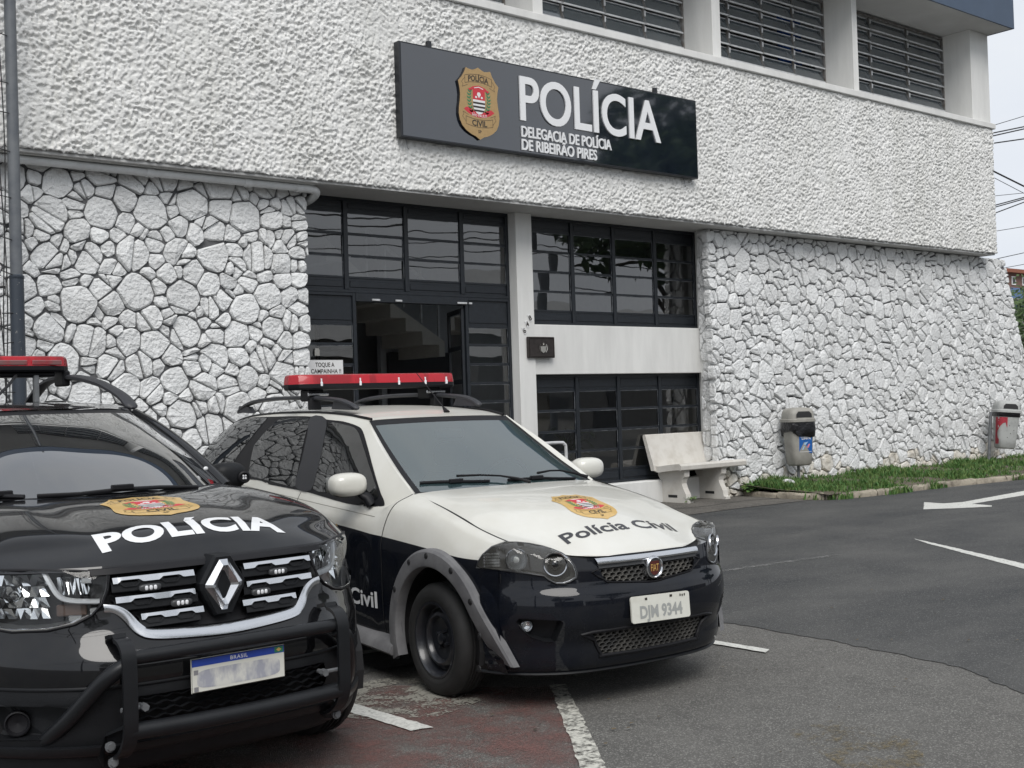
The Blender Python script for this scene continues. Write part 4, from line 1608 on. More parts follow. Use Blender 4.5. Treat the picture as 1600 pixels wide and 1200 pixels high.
# ------------------------------------------------------------------ the police shield (drawn once, printed on sign, bonnets and doors)
def shield_layers():
    """list of (verts, faces, material, level) in a box 0.72 wide and 1 high"""
    L = []
    half = [(0, .50), (.055, .472), (.11, .455), (.165, .462), (.215, .475), (.25, .40), (.30, .33), (.355, .275), (.335, .19), (.325, .10), (.335, 0), (.352, -.09), (.358, -.17), (.34, -.26), (.30, -.335), (.23, -.395), (.15, -.435), (.07, -.46), (0, -.50)]
    out = half+[(-x, y) for x, y in half[-2:0:-1]]
    L.append((out, [tuple(range(len(out)))], 'gold', 0))
    def line(pts, w=.006, lvl=1, m='ink'):
        for (x0, y0), (x1, y1) in zip(pts[:-1], pts[1:]):
            l = math.hypot(x1-x0, y1-y0)
            nx_, ny_ = -(y1-y0)/l*w/2, (x1-x0)/l*w/2
            L.append(([(x0+nx_, y0+ny_), (x0-nx_, y0-ny_), (x1-nx_, y1-ny_), (x1+nx_, y1+ny_)], [(0, 1, 2, 3)], m, lvl))
    def arcband(x, y, up):
        return y+up*(1-(x/.24)**2)
    xs = [-.235+.0235*2*i for i in range(11)]
    for up, y0, h in ((.035, .26, .105), (-.03, -.30, .105)):
        line([(x, arcband(x, y0, up)) for x in xs])
        line([(x, arcband(x, y0+h, up)) for x in xs])
        line([(xs[0], y0), (xs[0], y0+h)])
        line([(xs[-1], y0), (xs[-1], y0+h)])
        for s in (-1, 1):
            k = -1 if up > 0 else 1
            line([(s*.235, y0+(h*.75 if up > 0 else h*.25)), (s*.295, y0+h*.5+k*.045), (s*.270, y0+h*.5+k*.075), (s*.285, y0+h*.5+k*.11), (s*.19, y0+(0 if up > 0 else h)+k*.02)], .005)
    def txt(t, cap, cx, y, bold=.012, xs_=1.0, bend=0.0, m='ink', lvl=1, rad=.24):
        v, f = text2d(t, cap, bold, xs_, res=2)
        w = max(p[0] for p in v)
        L.append(([(p[0]-w/2+cx, p[1]+y+bend*(1-((p[0]-w/2)/rad)**2)) for p in v], f, m, lvl))
    txt('POLÍCIA', .080, 0, .272, .03, .86, .035)
    txt('CIVIL', .082, 0, -.288, .03, 1.0, -.03)
    txt('SP', .042, 0, -.41, .02)
    # laurel branches
    for s in (-1, 1):
        for k in range(7):
            t = k/6
            x, y = s*(.125+.045*math.sin(t*2.4)), -.13+.27*t
            for q in (-1, 1):
                a = math.pi/2+s*(-.35+.3*t)+q*.75
                u, w = (math.cos(a), math.sin(a)), (-math.sin(a), math.cos(a))
                c = (x+u[0]*.025, y+u[1]*.025)
                L.append(([(c[0]-u[0]*.032, c[1]-u[1]*.032), (c[0]+w[0]*.014, c[1]+w[1]*.014), (c[0]+u[0]*.034, c[1]+u[1]*.034), (c[0]-w[0]*.014, c[1]-w[1]*.014)], [(0, 1, 2, 3)], 'green_print', 1))
    # ribbons
    rb = [(-.27, -.10), (-.20, -.145), (-.10, -.185), (0, -.195), (.10, -.185), (.20, -.145), (.27, -.10)]
    L.append((rb+[(.215, -.065), (.16, -.075), (.09, -.11), (0, -.12), (-.09, -.11), (-.16, -.075), (-.215, -.065)], [tuple(range(14))], 'red_print', 1))
    txt('SÃO PAULO', .036, 0, -.172, .01, .95, -.015, 'white_print', 3, .14)
    L.append(([(-.16, .155), (-.11, .185), (0, .215), (.11, .185), (.16, .155), (.185, .19), (.145, .20), (.11, .225), (0, .25), (-.11, .225), (-.145, .20), (-.185, .19)], [tuple(range(12))], 'red_print', 1))
    L.append(([(-.08, .203), (0, .222), (.08, .203), (.08, .213), (0, .233), (-.08, .213)], [tuple(range(6))], 'white_print', 3))
    # small shield: red chief, striped base
    L.append(([(-.105, .205), (-.105, .05), (.105, .05), (.105, .205), (0, .225)], [tuple(range(5))], 'red_print', 2))
    L.append(([(-.105, .05), (-.105, -.05), (-.085, -.10), (-.04, -.14), (0, -.15), (.04, -.14), (.085, -.10), (.105, -.05), (.105, .05)], [tuple(range(9))], 'white_print', 2))
    for y, w in ((.018, .105), (-.035, .105), (-.088, .090)):
        L.append(([(-w, y), (w, y), (w*.99, y-.026), (-w*.99, y-.026)], [(0, 1, 2, 3)], 'ink', 3))
    L.append(([(-.02, .155), (.02, .155), (.035, .125), (.0, .075), (-.035, .125)], [(0, 1, 2, 3, 4)], 'white_print', 3))
    for s in (-1, 1):
        L.append(([(s*.05+.02*math.cos(a), .085+.016*math.sin(a)) for a in np.linspace(0, 5.5, 7)], [tuple(range(7))], 'white_print', 3))
    return L
SHIELD = shield_layers()
SH_M = ['gold', 'ink', 'green_print', 'red_print', 'white_print']
def draw_shield(name, place, parent, label=None, hood=False, lift=.0007):
    """place(verts2d, faces, lift, mb, mi)"""
    mb = MB()
    for v, f, m, lvl in SHIELD:
        place(v, f, .0012+lvl*lift, mb, SH_M.index(m))
    mats = [M['gold_hood'] if hood else M['gold']]+[M[k] for k in SH_M[1:]]
    return make(name, mb, mats, parent, label=label, recalc=False)
# ------------------------------------------------------------------ white and black police estate car
W = thing('police_estate_car', 'white and black police estate car with red roof light bar and grey wheel arches', 'car', (4.6634, 5.2407, 0), RAD(-5.5))
K = Car(W)
hood_half = [
    [(0, .40, 1.072), (.22, .405, 1.072), (.42, .42, 1.068), (.56, .43, 1.063), (.655, .445, 1.055)],
    [(0, .12, 1.060), (.23, .12, 1.057), (.44, .12, 1.045), (.58, .12, 1.027), (.672, .12, 1.000)],
    [(0, -.13, 1.028), (.23, -.13, 1.022), (.44, -.13, 1.002), (.58, -.13, .977), (.684, -.12, .950)],
    [(0, -.35, .982), (.23, -.345, .974), (.44, -.32, .946), (.58, -.30, .920), (.684, -.28, .906)],
    [(0, -.60, .888), (.23, -.58, .882), (.43, -.53, .862), (.57, -.46, .866), (.676, -.42, .874)],
    [(0, -.80, .793), (.22, -.785, .790), (.42, -.71, .787), (.56, -.61, .826), (.664, -.53, .850)],
    [(0, -.838, .768), (.22, -.82, .767), (.422, -.722, .778), (.562, -.616, .819), (.664, -.534, .844)]]
hood = patch(mirror_cols(hood_half), 8, 8)

# body side: columns run front to rear, rows top to sill
side_top = [(.668, -.53, .850), (.686, -.28, .906), (.686, -.06, .962), (.674, .16, 1.008), (.660, .45, 1.055), (.745, .64, .985), (.785, .95, .978), (.790, 1.70, 1.022), (.785, 2.70, 1.085), (.760, 3.40, 1.11), (.715, 3.88, 1.13)]
def side_rows():
    ys = [-.56, -.28, -.06, .18, .50, .66, .95, 1.70, 2.70, 3.40, 3.90]
    x2 = [.715, .742, .752, .758, .768, .795, .812, .818, .812, .79, .74]
    z2 = [.825, .872, .925, .965, .985, .935, .930, .968, 1.02, 1.045, 1.06]
    x3 = [.755, .800, .812, .818, .822, .832, .836, .838, .832, .812, .762]
    z3 = [.762, .765, .782, .800, .820, .828, .848, .888, .94, .97, .985]
    split = [-.56, -.28, -.06, .20, .54, .67, .95, 1.70, 2.70, 3.40, 3.90]
    rows = [side_top]
    rows.append([(x, y, z) for x, y, z in zip(x2, ys, z2)])
    rows.append([(x, y, z) for x, y, z in zip(x3, split, z3)])
    for dx_, z in ((.008, .64), (.006, .45), (-.004, .30), (-.035, .20)):
        rows.append([(min(x+dx_, .842), y, z) for x, y in zip(x3, split)])
    return rows
side = patch(side_rows(), 8, 10)
NS = 10
belt = [(.660, .45, 1.055), (.745, .64, .985), (.785, .95, .978), (.790, 1.70, 1.022), (.785, 2.70, 1.085), (.760, 3.40, 1.11), (.715, 3.88, 1.13)]
roof_e = [(.525, 1.225, 1.478), (.540, 1.34, 1.493), (.553, 1.52, 1.512), (.567, 1.95, 1.532), (.572, 2.65, 1.534), (.562, 3.22, 1.505), (.545, 3.58, 1.44)]
def green_rows():
    rows = []
    for t, bul in ((0, 0), (.33, .022), (.66, .028), (.88, .016), (1, 0)):
        rows.append([(b[0]+(r[0]-b[0])*t+bul, b[1]+(r[1]-b[1])*t, b[2]+(r[2]-b[2])*t) for b, r in zip(belt, roof_e)])
    return rows
green = patch(green_rows(), 8, 10)
roof_half = []
for (x, y, z), dz in zip(roof_e, (.012, .022, .032, .042, .046, .045, .04)):
    roof_half.append([(0, y-.015 if y < 1.3 else y, z+dz), (x*.5, y-.01 if y < 1.3 else y, z+dz*.86), (x*.85, y, z+dz*.45), (x, y, z)])
roof = patch(mirror_cols(roof_half), 8, 8)
ws_half = [[(0, .385, 1.045), (.25, .392, 1.045), (.48, .415, 1.047), (.642, .455, 1.052)],
           [(0, .62, 1.180), (.245, .63, 1.178), (.46, .655, 1.175), (.608, .70, 1.170)],
           [(0, .90, 1.335), (.235, .91, 1.333), (.44, .935, 1.328), (.570, .965, 1.320)],
           [(0, 1.195, 1.487), (.22, 1.20, 1.486), (.41, 1.212, 1.482), (.523, 1.228, 1.477)]]
wscreen = patch(mirror_cols(ws_half), 10, 8)
# bumper: columns run from the centre to the wheel arch
prof = [(.772, .062), (.74, .055), (.70, .048), (.635, .040), (.585, .010), (.52, .0), (.45, .006), (.395, .030), (.34, .055), (.275, .060), (.225, .075), (.19, .11)]
plan = [(0, -.900), (.20, -.892), (.38, -.862), (.52, -.805), (.64, -.715), (.735, -.605), (.790, -.485), (.815, -.36)]
bump_half = []
for k, (z, dy) in enumerate(prof):
    row = []
    for x, y in plan:
        a = max(0, (x-.30)/.5)
        if k <= 3:                                   # rises between bonnet edge and wing around the lamp
            zz = z+(0, .0, -.006, .012, .045, .07, .085, .09)[plan.index((x, y))]*(1, .8, .45, .15)[k]
        else:
            zz = z
        row.append((x*(1-.02*(dy/.06)*a), y+dy*(1-.25*a), zz))
    bump_half.append(row)
bumper = patch(mirror_cols(bump_half), 6, 10)
K.env = dict(hood=hood, bumper=bumper, sideR=mirx(side), greenR=mirx(green), roof=roof, ws=wscreen, sideL=side)
b_front = K.bvh(('hood', 'bumper', 'sideR'))
b_side = K.bvh(('sideR', 'greenR'))
b_gr = K.bvh(('greenR',))
b_hood = K.bvh(('hood',))
b_bump = K.bvh(('bumper',))
b_ws = K.bvh(('ws',))
b_roof = K.bvh(('roof',))
z2 = lambda x, y: (540+x*.3875, 780+y*.3875)
z3 = lambda x, y: (290+x*.41875, 560+y*.41875)
z4 = lambda x, y: (300+x*.1625, 630+y*.1625)
z8 = lambda x, y: (840+x*.2167, 760+y*.2167)

# headlamp outline (right-hand lamp), mirrored for the other side
hl_px = [(527, 275), (536, 250), (552, 225), (590, 192), (640, 174), (690, 174), (740, 179), (790, 189), (830, 201), (870, 217), (898, 236), (922, 268), (934, 300), (930, 317), (905, 332), (880, 340), (850, 340), (820, 325), (800, 309), (740, 300), (650, 289)]
hl3 = [K.hit(b_front, *z2(*p)) for p in hl_px]
hlF = view_frame((-.50, -.86, .12))
hl2 = [hlF.to2(p) for p in hl3]
hlFm = hlF.mirrored()
# arches
AY, AZ, AR = -.03, .325, .405
arch2 = [(-(AY+AR*math.cos(t)), AZ+AR*math.sin(t)) for t in np.linspace(0, 2*math.pi, 48, endpoint=False)]
RY = 2.66
arch2r = [(-(RY+AR*math.cos(t)), AZ+AR*math.sin(t)) for t in np.linspace(0, 2*math.pi, 48, endpoint=False)]
F_LEFT = F_RIGHT.mirrored()
gr_up = [(-.325, .712), (.325, .712), (.300, .655), (.265, .640), (.12, .628), (0, .618), (-.12, .628), (-.265, .640), (-.300, .655)]
gr_lo = [(-.385, .402), (.385, .402), (.365, .36), (.325, .285), (.28, .272), (-.28, .272), (-.325, .285), (-.365, .36)]
fog_px = [(683, 482), (740, 484), (880, 490), (872, 520), (845, 578), (800, 574), (745, 556), (708, 525)]
fogF = view_frame((-.45, -.9, 0))
fog3 = [K.hit(b_bump, *z2(*p)) for p in fog_px]
fog2 = [fogF.to2(p) for p in fog3]

cuts_front = [(hlF, hl2), (hlFm, hl2)]
# note: hl2 in the mirrored frame has the same coordinates because the frame is mirrored with it
def refl(poly):
    return [(-a, b) for a, b in poly]
cuts_front = [(hlF, hl2), (hlFm, refl(hl2))]
b_lamp = b_front
b_lampL = K.bvh(('hood', 'bumper', 'sideL'))
panel('hood', hood, M['white_car'], W, cuts_front)
panel('front_bumper', bumper, M['black_livery'], W, cuts_front+[(F_FRONT, gr_up), (F_FRONT, gr_lo), (fogF, fog2), (fogF.mirrored(), refl(fog2))], drop=lambda c: c[1] > -.44 or (c[2] > .715 and abs(c[0]) > .735))
split_mi = lambda i, j, c: 1 if i >= 16 else 0
for sgn, Ps, Fs, hf, hp in ((-1, mirx(side), F_RIGHT, hlF, hl2), (1, side, F_LEFT, hlFm, refl(hl2))):
    a2 = arch2 if sgn < 0 else [(-p[0], p[1]) for p in arch2]
    a2r = arch2r if sgn < 0 else [(-p[0], p[1]) for p in arch2r]
    c0, c1, c2, c3 = 4*NS, 7*NS, 8*NS, Ps.shape[1]-1
    Ps2 = Ps
    panel('front_wing', Ps2[:, :c0+1], [M['white_car'], M['black_livery']], W, [(Fs, a2), (hf, hp)], split_mi)
    panel('front_door', Ps2[:, c0:c1+1], [M['white_car'], M['black_livery']], W, [], split_mi)
    panel('rear_door', Ps2[:, c1:c2+1], [M['white_car'], M['black_livery']], W, [(Fs, a2r)], split_mi)
    panel('rear_quarter', Ps2[:, c2:], [M['white_car'], M['black_livery']], W, [(Fs, a2r)], split_mi)
    panel('window_surround', green if sgn > 0 else mirx(green), M['white_car'], W)
    # shut lines
    for cidx in (c0, c1, c2):
        pts = [Ps2[i, cidx]+np.array([sgn*.0015, 0, 0]) for i in range(Ps2.shape[0]-4)]
        make('door_gap', strip(pts, .007, lambda p: (sgn, 0, 0)), M['black_void'], W, recalc=False)
# bonnet shut lines
for sgn in (-1, 1):
    pts = [hood[i, -1 if sgn > 0 else 0]+np.array([0, 0, .002]) for i in range(0, hood.shape[0]-6)]
    make('hood_gap', strip(pts, .0065, lambda p: (sgn*.6, 0, 1)), M['black_void'], W, recalc=False)
panel('roof', roof, M['white_car'], W)
for sgn in (-1, 1):                                 # pillars between windscreen and door
    ga, wa = green[:, 0]*np.array([sgn, 1, 1]), wscreen[:, -1]*np.array([sgn, 1, 1])
    rs = lambda A: np.array([[np.interp(t, np.linspace(0, 1, len(A)), A[:, k]) for k in range(3)] for t in np.linspace(0, 1, 24)])
    ga, wa = rs(ga), rs(wa)
    mid = (ga+wa)/2+np.array([sgn*.004, -.006, .006])
    mb = MB()
    mb.grid(np.array([ga, mid, wa+np.array([0, -.003, .003])]))
    make('pillar', mb, M['white_car'], W, smooth=60)
for sgn in (-1, 1):
    pts = [roof[i, -1 if sgn > 0 else 0]+np.array([0, 0, .004]) for i in range(0, roof.shape[0])]
    mb = MB()
    mb.tube([Vector(p)+Vector((-sgn*.02, 0, .006)) for p in pts], .009, 6)
    make('roof_gutter', mb, M['trim'], W, smooth=60)
# windscreen with its black border
R_, C_ = wscreen.shape[:2]
panel('windscreen', wscreen[1:-2, 2:-2], M['windscreen'], W)
mb = MB()
for sl in (wscreen[:2], wscreen[-3:], wscreen[1:-2, :3], wscreen[1:-2, -3:]):
    mb.grid(sl)
make('windscreen_seal', mb, M['trim'], W, smooth=40)
# cowl
mb = MB()
cw = [[(x, .30, 1.03), (x, .44, 1.035), (x, .52, 1.06)] for x in np.linspace(-.64, .64, 9)]
mb.grid(np.array(cw))
make('cowl', mb, M['trim'], W)

# side windows, traced on the right side and mirrored
def side_decal(name, px, off, m, zf):
    fr = F_RIGHT
    p3 = [K.hit(b_gr, *zf(*p)) if not isinstance(p[0], tuple) else K.hit(b_gr, *p[0]) for p in px]
    p2 = spline([fr.to2(p) for p in p3], 3, True)
    v2 = [tuple(p) for p in p2]
    mb = conform(v2, [tuple(range(len(v2)))], fr, b_gr, off, 0.06, dref=.75)
    o = make(name, mb, m, W, smooth=60, recalc=False)
    mm = MB()
    mm.add([(-x, y, z) for x, y, z in mb.v], [f[::-1] for f in mb.f])
    make(name, mm, m, W, smooth=60, recalc=False)
    return o
to_z3 = lambda x, y: ((300+x*.1625-290)/.41875, (630+y*.1625-560)/.41875)
sur = [to_z3(25, 540), to_z3(20, 505), to_z3(100, 405), to_z3(200, 305), to_z3(330, 205), to_z3(450, 162), to_z3(600, 137), to_z3(800, 131), to_z3(1000, 126), to_z3(1160, 131), (530, 229), (590, 236), (640, 252), (662, 272), (680, 330), (697, 395), (714, 455), (730, 505), (741, 530), (740, 556), (715, 569), (690, 566), (600, 541), (470, 503), (430, 493), (300, 468), (215, 449), (120, 432), (60, 425)]
side_decal('window_frame', sur, .0025, M['trim'], z3)
side_decal('front_door_glass', [(531, 243), (600, 250), (640, 268), (662, 322), (685, 395), (705, 455), (718, 500), (712, 528), (660, 518), (560, 502), (478, 487), (500, 395), (516, 310)], .005, M['car_glass'], z3)
side_decal('rear_door_glass', [(620, 385), (700, 290), (790, 195), (870, 152), (1000, 146), (1148, 150), (1110, 260), (1060, 470), (1015, 690), (995, 800), (880, 782), (700, 735), (548, 692), (562, 600), (595, 430)], .005, M['car_glass'], z4)
side_decal('quarter_glass', [(60, 500), (130, 405), (230, 300), (350, 208), (480, 165), (620, 145), (725, 141), (690, 190), (600, 300), (500, 430), (420, 545), (375, 585), (220, 590), (90, 560)], .005, M['car_glass'], z4)
# pillar strip between the two door glasses
side_decal('pillar_trim', [(470, 219), (528, 230), (516, 320), (498, 400), (470, 492), (412, 478), (436, 380), (456, 290)], .006, M['rail'], z3)

# rear end
rear_half = [[(0, 3.60, 1.485), (.30, 3.60, 1.478), (.545, 3.58, 1.44)], [(0, 3.86, 1.30), (.33, 3.86, 1.29), (.64, 3.80, 1.27)], [(0, 4.0, 1.10), (.4, 3.99, 1.1), (.715, 3.88, 1.10)],
             [(0, 4.06, .75), (.42, 4.04, .75), (.77, 3.90, .75)], [(0, 4.06, .40), (.42, 4.04, .4), (.76, 3.90, .4)], [(0, 4.0, .22), (.4, 3.98, .22), (.73, 3.88, .2)]]
panel('tailgate', patch(mirror_cols(rear_half), 5, 6), [M['white_car'], M['black_livery'], M['car_glass']], W, mi=lambda i, j, c: 2 if 1 < i < 9 and abs(c[0]) < .5 else (1 if c[2] < .9 else 0))
# dark inner shell so that gaps and openings read black
mb = MB()
inner = np.array(bumper)*np.array([.93, .93, 1])+np.array([0, .0, 0])
mb.grid(inner)
mb.box((-.74, -.55, .26), (.74, -.42, .70))
mb.box((-.60, -.42, .2), (.60, .40, .80))
mb.box((-.78, .44, .18), (.78, 3.7, .36))
make('inner_shell', mb, M['black_void'], W)
for wy in (AY, RY):
    for sgn in (-1, 1):
        mb = MB()
        n = 20
        a_, b_ = [], []
        for k in range(n+1):
            t = -.25+(math.pi+.5)*k/n
            a_.append((sgn*.80, wy+.40*math.cos(t), AZ+.40*math.sin(t)))
            b_.append((sgn*.52, wy+.40*math.cos(t), AZ+.40*math.sin(t)))
        mb.grid(np.array([a_, b_]))
        mb.add(b_, [tuple(range(n+1))])
        make('wheel_well', mb, M['black_void'], W)

# wheel arch flares with bolts
def flare(sgn, wy, fr_tail):
    mb = MB()
    prof_pts = []
    n = 44
    G = []
    for k in range(n+1):
        t = math.radians(203-(212 if fr_tail else 223)*k/n)     # from rear low to front low
        tail = max(0, (k/n-.80)/.20) if fr_tail else 0
        ro = .468+.018*tail
        ri = .372
        row = []
        cy, cz = wy, AZ
        # t=0 is towards the front (-y)
        def q(r, x):
            return (sgn*x, cy-r*math.cos(t), cz+r*math.sin(t))
        inx = .04*max(0, math.cos(t))**2 if fr_tail else .01
        sh = 0.10*tail*tail
        for r, x in ((ro+.004, .805), (ro, .842), (ro-.014, .855), (ri+.022, .862), (ri+.006, .858), (ri, .846), (ri+.002, .80)):
            p = q(r+sh*.6*(1 if r > .42 else .2), x-inx)
            row.append((p[0]*(1-.10*tail*tail), p[1]-.05*tail*tail, p[2]))
        G.append(row)
    mb.grid(np.array(G))
    fl = make('wheel_arch_flare', mb, M['grey_plastic'], W, smooth=35)
    for deg in (150, 118, 92, 60, 32, 8, -14) if fr_tail else (160, 120, 60, 20):
        t = math.radians(deg)
        p = Vector((sgn*.8605, wy-.432*math.cos(t), AZ+.432*math.sin(t)))
        inx = .04*max(0, math.cos(t))**2 if fr_tail else .01
        p.x -= sgn*inx
        bm_ = MB()
        bm_.cyl(p-Vector((sgn*.01, 0, 0)), p+Vector((sgn*.003, 0, 0)), .008, n=8)
        bm_.lathe([(.019, -.004), (.015, .0005), (.009, -.001)], p, (sgn, 0, 0), 10)
        make('flare_screw', bm_, M['black_void'], fl)
    return fl
for sgn in (-1, 1):
    flare(sgn, AY, True)
    flare(sgn, RY, False)
    mb = MB()
    mb.tube([(sgn*.835, .38, .215), (sgn*.842, .9, .235), (sgn*.842, 1.8, .24), (sgn*.835, 2.3, .235)], .06, 8, flat=(1, .45))
    make('sill_trim', mb, M['grey_plastic'], W, smooth=60)
    for wy in (-.005, RY):
        wheel(W, (sgn*.815, wy, .303), .303, .175, .198, sgn, 'steel')

# headlamps
def headlamp(fr, poly, mirror):
    mb = conform(poly, [tuple(range(len(poly)))], fr, b_lamp if not mirror else b_lampL, .004, .03, dref=sum(p.dot(hlF.n) for p in hl3)/len(hl3))
    h = make('headlight', mb, M['lens_haze'], W, smooth=80, recalc=False)
    s = -1 if mirror else 1
    def q3(u, v, dep):
        p = Vector(K.hit(b_front, *z2(u, v)))
        if mirror:
            p = Vector((-p.x, p.y, p.z))
        return p-fr.n*dep
    # housing: outline swept inwards
    rim3 = [Vector((-p.x, p.y, p.z)) if mirror else Vector(p) for p in hl3]
    cen = sum(rim3, Vector())/len(rim3)
    hb = MB()
    rings = []
    for dep, sc in ((0, 1), (.035, .94), (.075, .80)):
        rings.append([cen+(p-cen)*sc-fr.n*dep for p in rim3])
    k = len(rim3)
    for a, b in zip(rings[:-1], rings[1:]):
        o = len(hb.v)
        hb.v += [tuple(p) for p in a+b]
        for i in range(k):
            j = (i+1) % k
            hb.f.append((o+i, o+j, o+k+j, o+k+i))
            hb.m.append(0)
    hb.add(rings[-1], [tuple(range(k))])
    make('lamp_housing', hb, M['lamp_grey'], h)
    # two round reflectors, a turn signal and ribs
    for (u, v), R1, m in (((845, 262), .060, 'lamp_dark'), ((690, 245), .056, 'chrome_dull')):
        c = q3(u, v, .040)
        rb = MB()
        rb.lathe([(R1, .038), (R1*.97, .040), (R1*.92, .03), (R1*.72, .004), (R1*.4, -.014), (.014, -.02), (.012, .0), (.001, .004)], c, fr.n, 28)
        make('reflector', rb, M[m], h, smooth=40)
        bl = MB()
        if m == 'lamp_dark':
            ellipsoid(bl, c+fr.n*.012, (.036, .036, .036))
            make('projector_lens', bl, M['car_glass'], h, smooth=80)
            rg = MB()
            rg.lathe([(R1*1.0, .034), (R1*1.04, .042), (R1*1.0, .047), (R1*.90, .042)], c, fr.n, 28)
            make('lamp_ring', rg, M['chrome_dull'], h, smooth=60)
        else:
            ellipsoid(bl, c+fr.n*.008, (.016, .016, .016))
            make('bulb', bl, M['drl'], h, smooth=80)
    c = q3(590, 245, .035)
    rb = MB()
    e1, e2 = fr.e1*s if mirror else fr.e1, fr.e2
    for i in range(5):
        p = c+fr.e2*(.030-.015*i)
        rb.rotbox(p, (.040, .004, .005), Matrix((fr.e1, fr.n, fr.e2)).transposed())
    make('signal_reflector', rb, M['chrome_dull'], h)
    # bright edge line and dark gasket
    gb = MB()
    gb.tube([p+fr.n*.003 for p in rim3], .0048, 6, closed=True)
    make('lamp_gasket', gb, M['lamp_dark'], h, smooth=60)
    gb = MB()
    gb.tube([cen+(p-cen)*.965+fr.n*.0035 for p in rim3[8:21]], .0042, 6)
    make('lamp_edge', gb, M['chrome_dull'], h, smooth=60)
headlamp(hlF, hl2, False)
headlamp(hlFm, refl(hl2), True)

# honeycomb grilles
def honeycomb(name, poly, y_off, px_, pz, parent, m):
    mb = MB()
    xs = [p[0] for p in poly]
    zs = [p[1] for p in poly]
    r = 0
    z = min(zs)-pz
    while z < max(zs)+pz:
        x = min(xs)-px_+(px_/2 if r % 2 else 0)
        while x < max(xs)+px_:
            if inpoly((x, z), poly):
                hexo = [(x+px_*.5*sx, z+pz*.667*sz) for sx, sz in ((1, .5), (0, 1), (-1, .5), (-1, -.5), (0, -1), (1, -.5))]
                hexi = [(x+(a-x)*.76, z+(b-z)*.74) for a, b in hexo]
                def P3(a, b, d):
                    h = b_bump.ray_cast(Vector((a, -3, b)), Vector((0, 1, 0)))
                    yy = h[0].y if h[0] is not None else -.85
                    return (a, yy+y_off+d, b)
                vo = [P3(a, b, 0) for a, b in hexo]
                vi = [P3(a, b, -.004) for a, b in hexi]
                vb = [P3(a, b, .028) for a, b in hexi]
                fs = []
                for i in range(6):
                    j = (i+1) % 6
                    fs += [(i, j, 6+j, 6+i), (6+i, 6+j, 12+j, 12+i)]
                mb.add(vo+vi+vb, fs)
            x += px_
        z += pz
        r += 1
    return make(name, mb, m, parent, recalc=False)
def bump_at(a, b, off):
    h = b_bump.ray_cast(Vector((a, -3, b)), Vector((0, 1, 0)))
    return (h[0] if h[0] is not None else Vector((a, -.83, b)))+Vector((0, -off, 0))
g = MB()
g.grid(np.array([[bump_at(x*k, z, o_) for x in np.linspace(-.345, .345, 25)] for z, o_, k in ((.764, -.006, 1), (.763, .010, 1), (.754, .019, .997), (.742, .022, .99), (.733, .018, .98), (.730, .004, .975))]))
gt = make('grille', g, M['chrome'], W, smooth=70, label='chrome bar over the dark honeycomb grille')
g = conform([(-.336, .732), (.336, .732), (.326, .712), (-.326, .712)], [(0, 1, 2, 3)], F_FRONT, b_bump, .006, .03)
make('grille_band', g, M['lamp_dark'], gt, smooth=60, recalc=False)
def backing(name, poly, parent):
    g = conform(poly, [tuple(range(len(poly)))], F_FRONT, b_bump, -.045, .05)
    return make(name, g, M['black_void'], parent, recalc=False)
M['mesh_grey'] = mat('dusty_grille_plastic', (0.11, 0.105, 0.095), 0.7, col2=(0.05, 0.05, 0.05), vscale=9)
honeycomb('grille_mesh', gr_up, .010, .040, .0195, gt, M['mesh_grey'])
backing('grille_backing', gr_up, gt)
def rim_tube(poly, name, parent, m, r=.006, off=0.0):
    mb = MB()
    pts = []
    for a, b in spline(poly, 3, True):
        h = b_bump.ray_cast(Vector((a, -3, b)), Vector((0, 1, 0)))
        if h[0] is not None:
            pts.append(h[0]+Vector((0, off, 0)))
    mb.tube(pts, r, 6, closed=True)
    return make(name, mb, m, parent, smooth=60)
rim_tube(gr_up, 'grille_rim', gt, M['trim'])
lg = honeycomb('lower_grille', gr_lo, .012, .038, .0185, W, M['mesh_grey'])
backing('grille_backing', gr_lo, lg)
rim_tube(gr_lo, 'grille_rim', lg, M['trim'], .010)
# round maker's badge
bc = b_bump.ray_cast(Vector((0.0, -3, .690)), Vector((0, 1, 0)))[0]+Vector((0, -.012, 0))
mb = MB()
mb.lathe([(.001, .010), (.044, .010), (.050, .018), (.056, .014), (.060, 0), (.058, -.03)], bc, (0, -1, 0), 36)
bd = make('badge', mb, M['chrome'], W, smooth=35)
mb = MB()
mb.lathe([(.001, .0115), (.043, .0115), (.044, .0105)], bc, (0, -1, 0), 36)
make('badge_field', mb, M['lamp_dark'], bd)
sh = [(-.030, .034), (.030, .034), (.033, .0), (.028, -.022), (.014, -.036), (0, -.039), (-.014, -.036), (-.028, -.022), (-.033, 0)]
mb = MB()
mb.add([(bc.x+a, bc.y-.0125, bc.z+b) for a, b in sh], [tuple(range(9))])
make('badge_shield', mb, mat('dark_red_enamel', (0.09, 0.022, 0.018), 0.25, coat=.5), bd, recalc=False)
v, f = text2d('FIAT', .036, .0, .52)
wv = max(p[0] for p in v)
mb = MB()
mb.add([(bc.x+p[0]-wv/2, bc.y-.0135, bc.z+p[1]-.018) for p in v], f)
make('badge_lettering', mb, M['gold_hood'], bd, recalc=False)
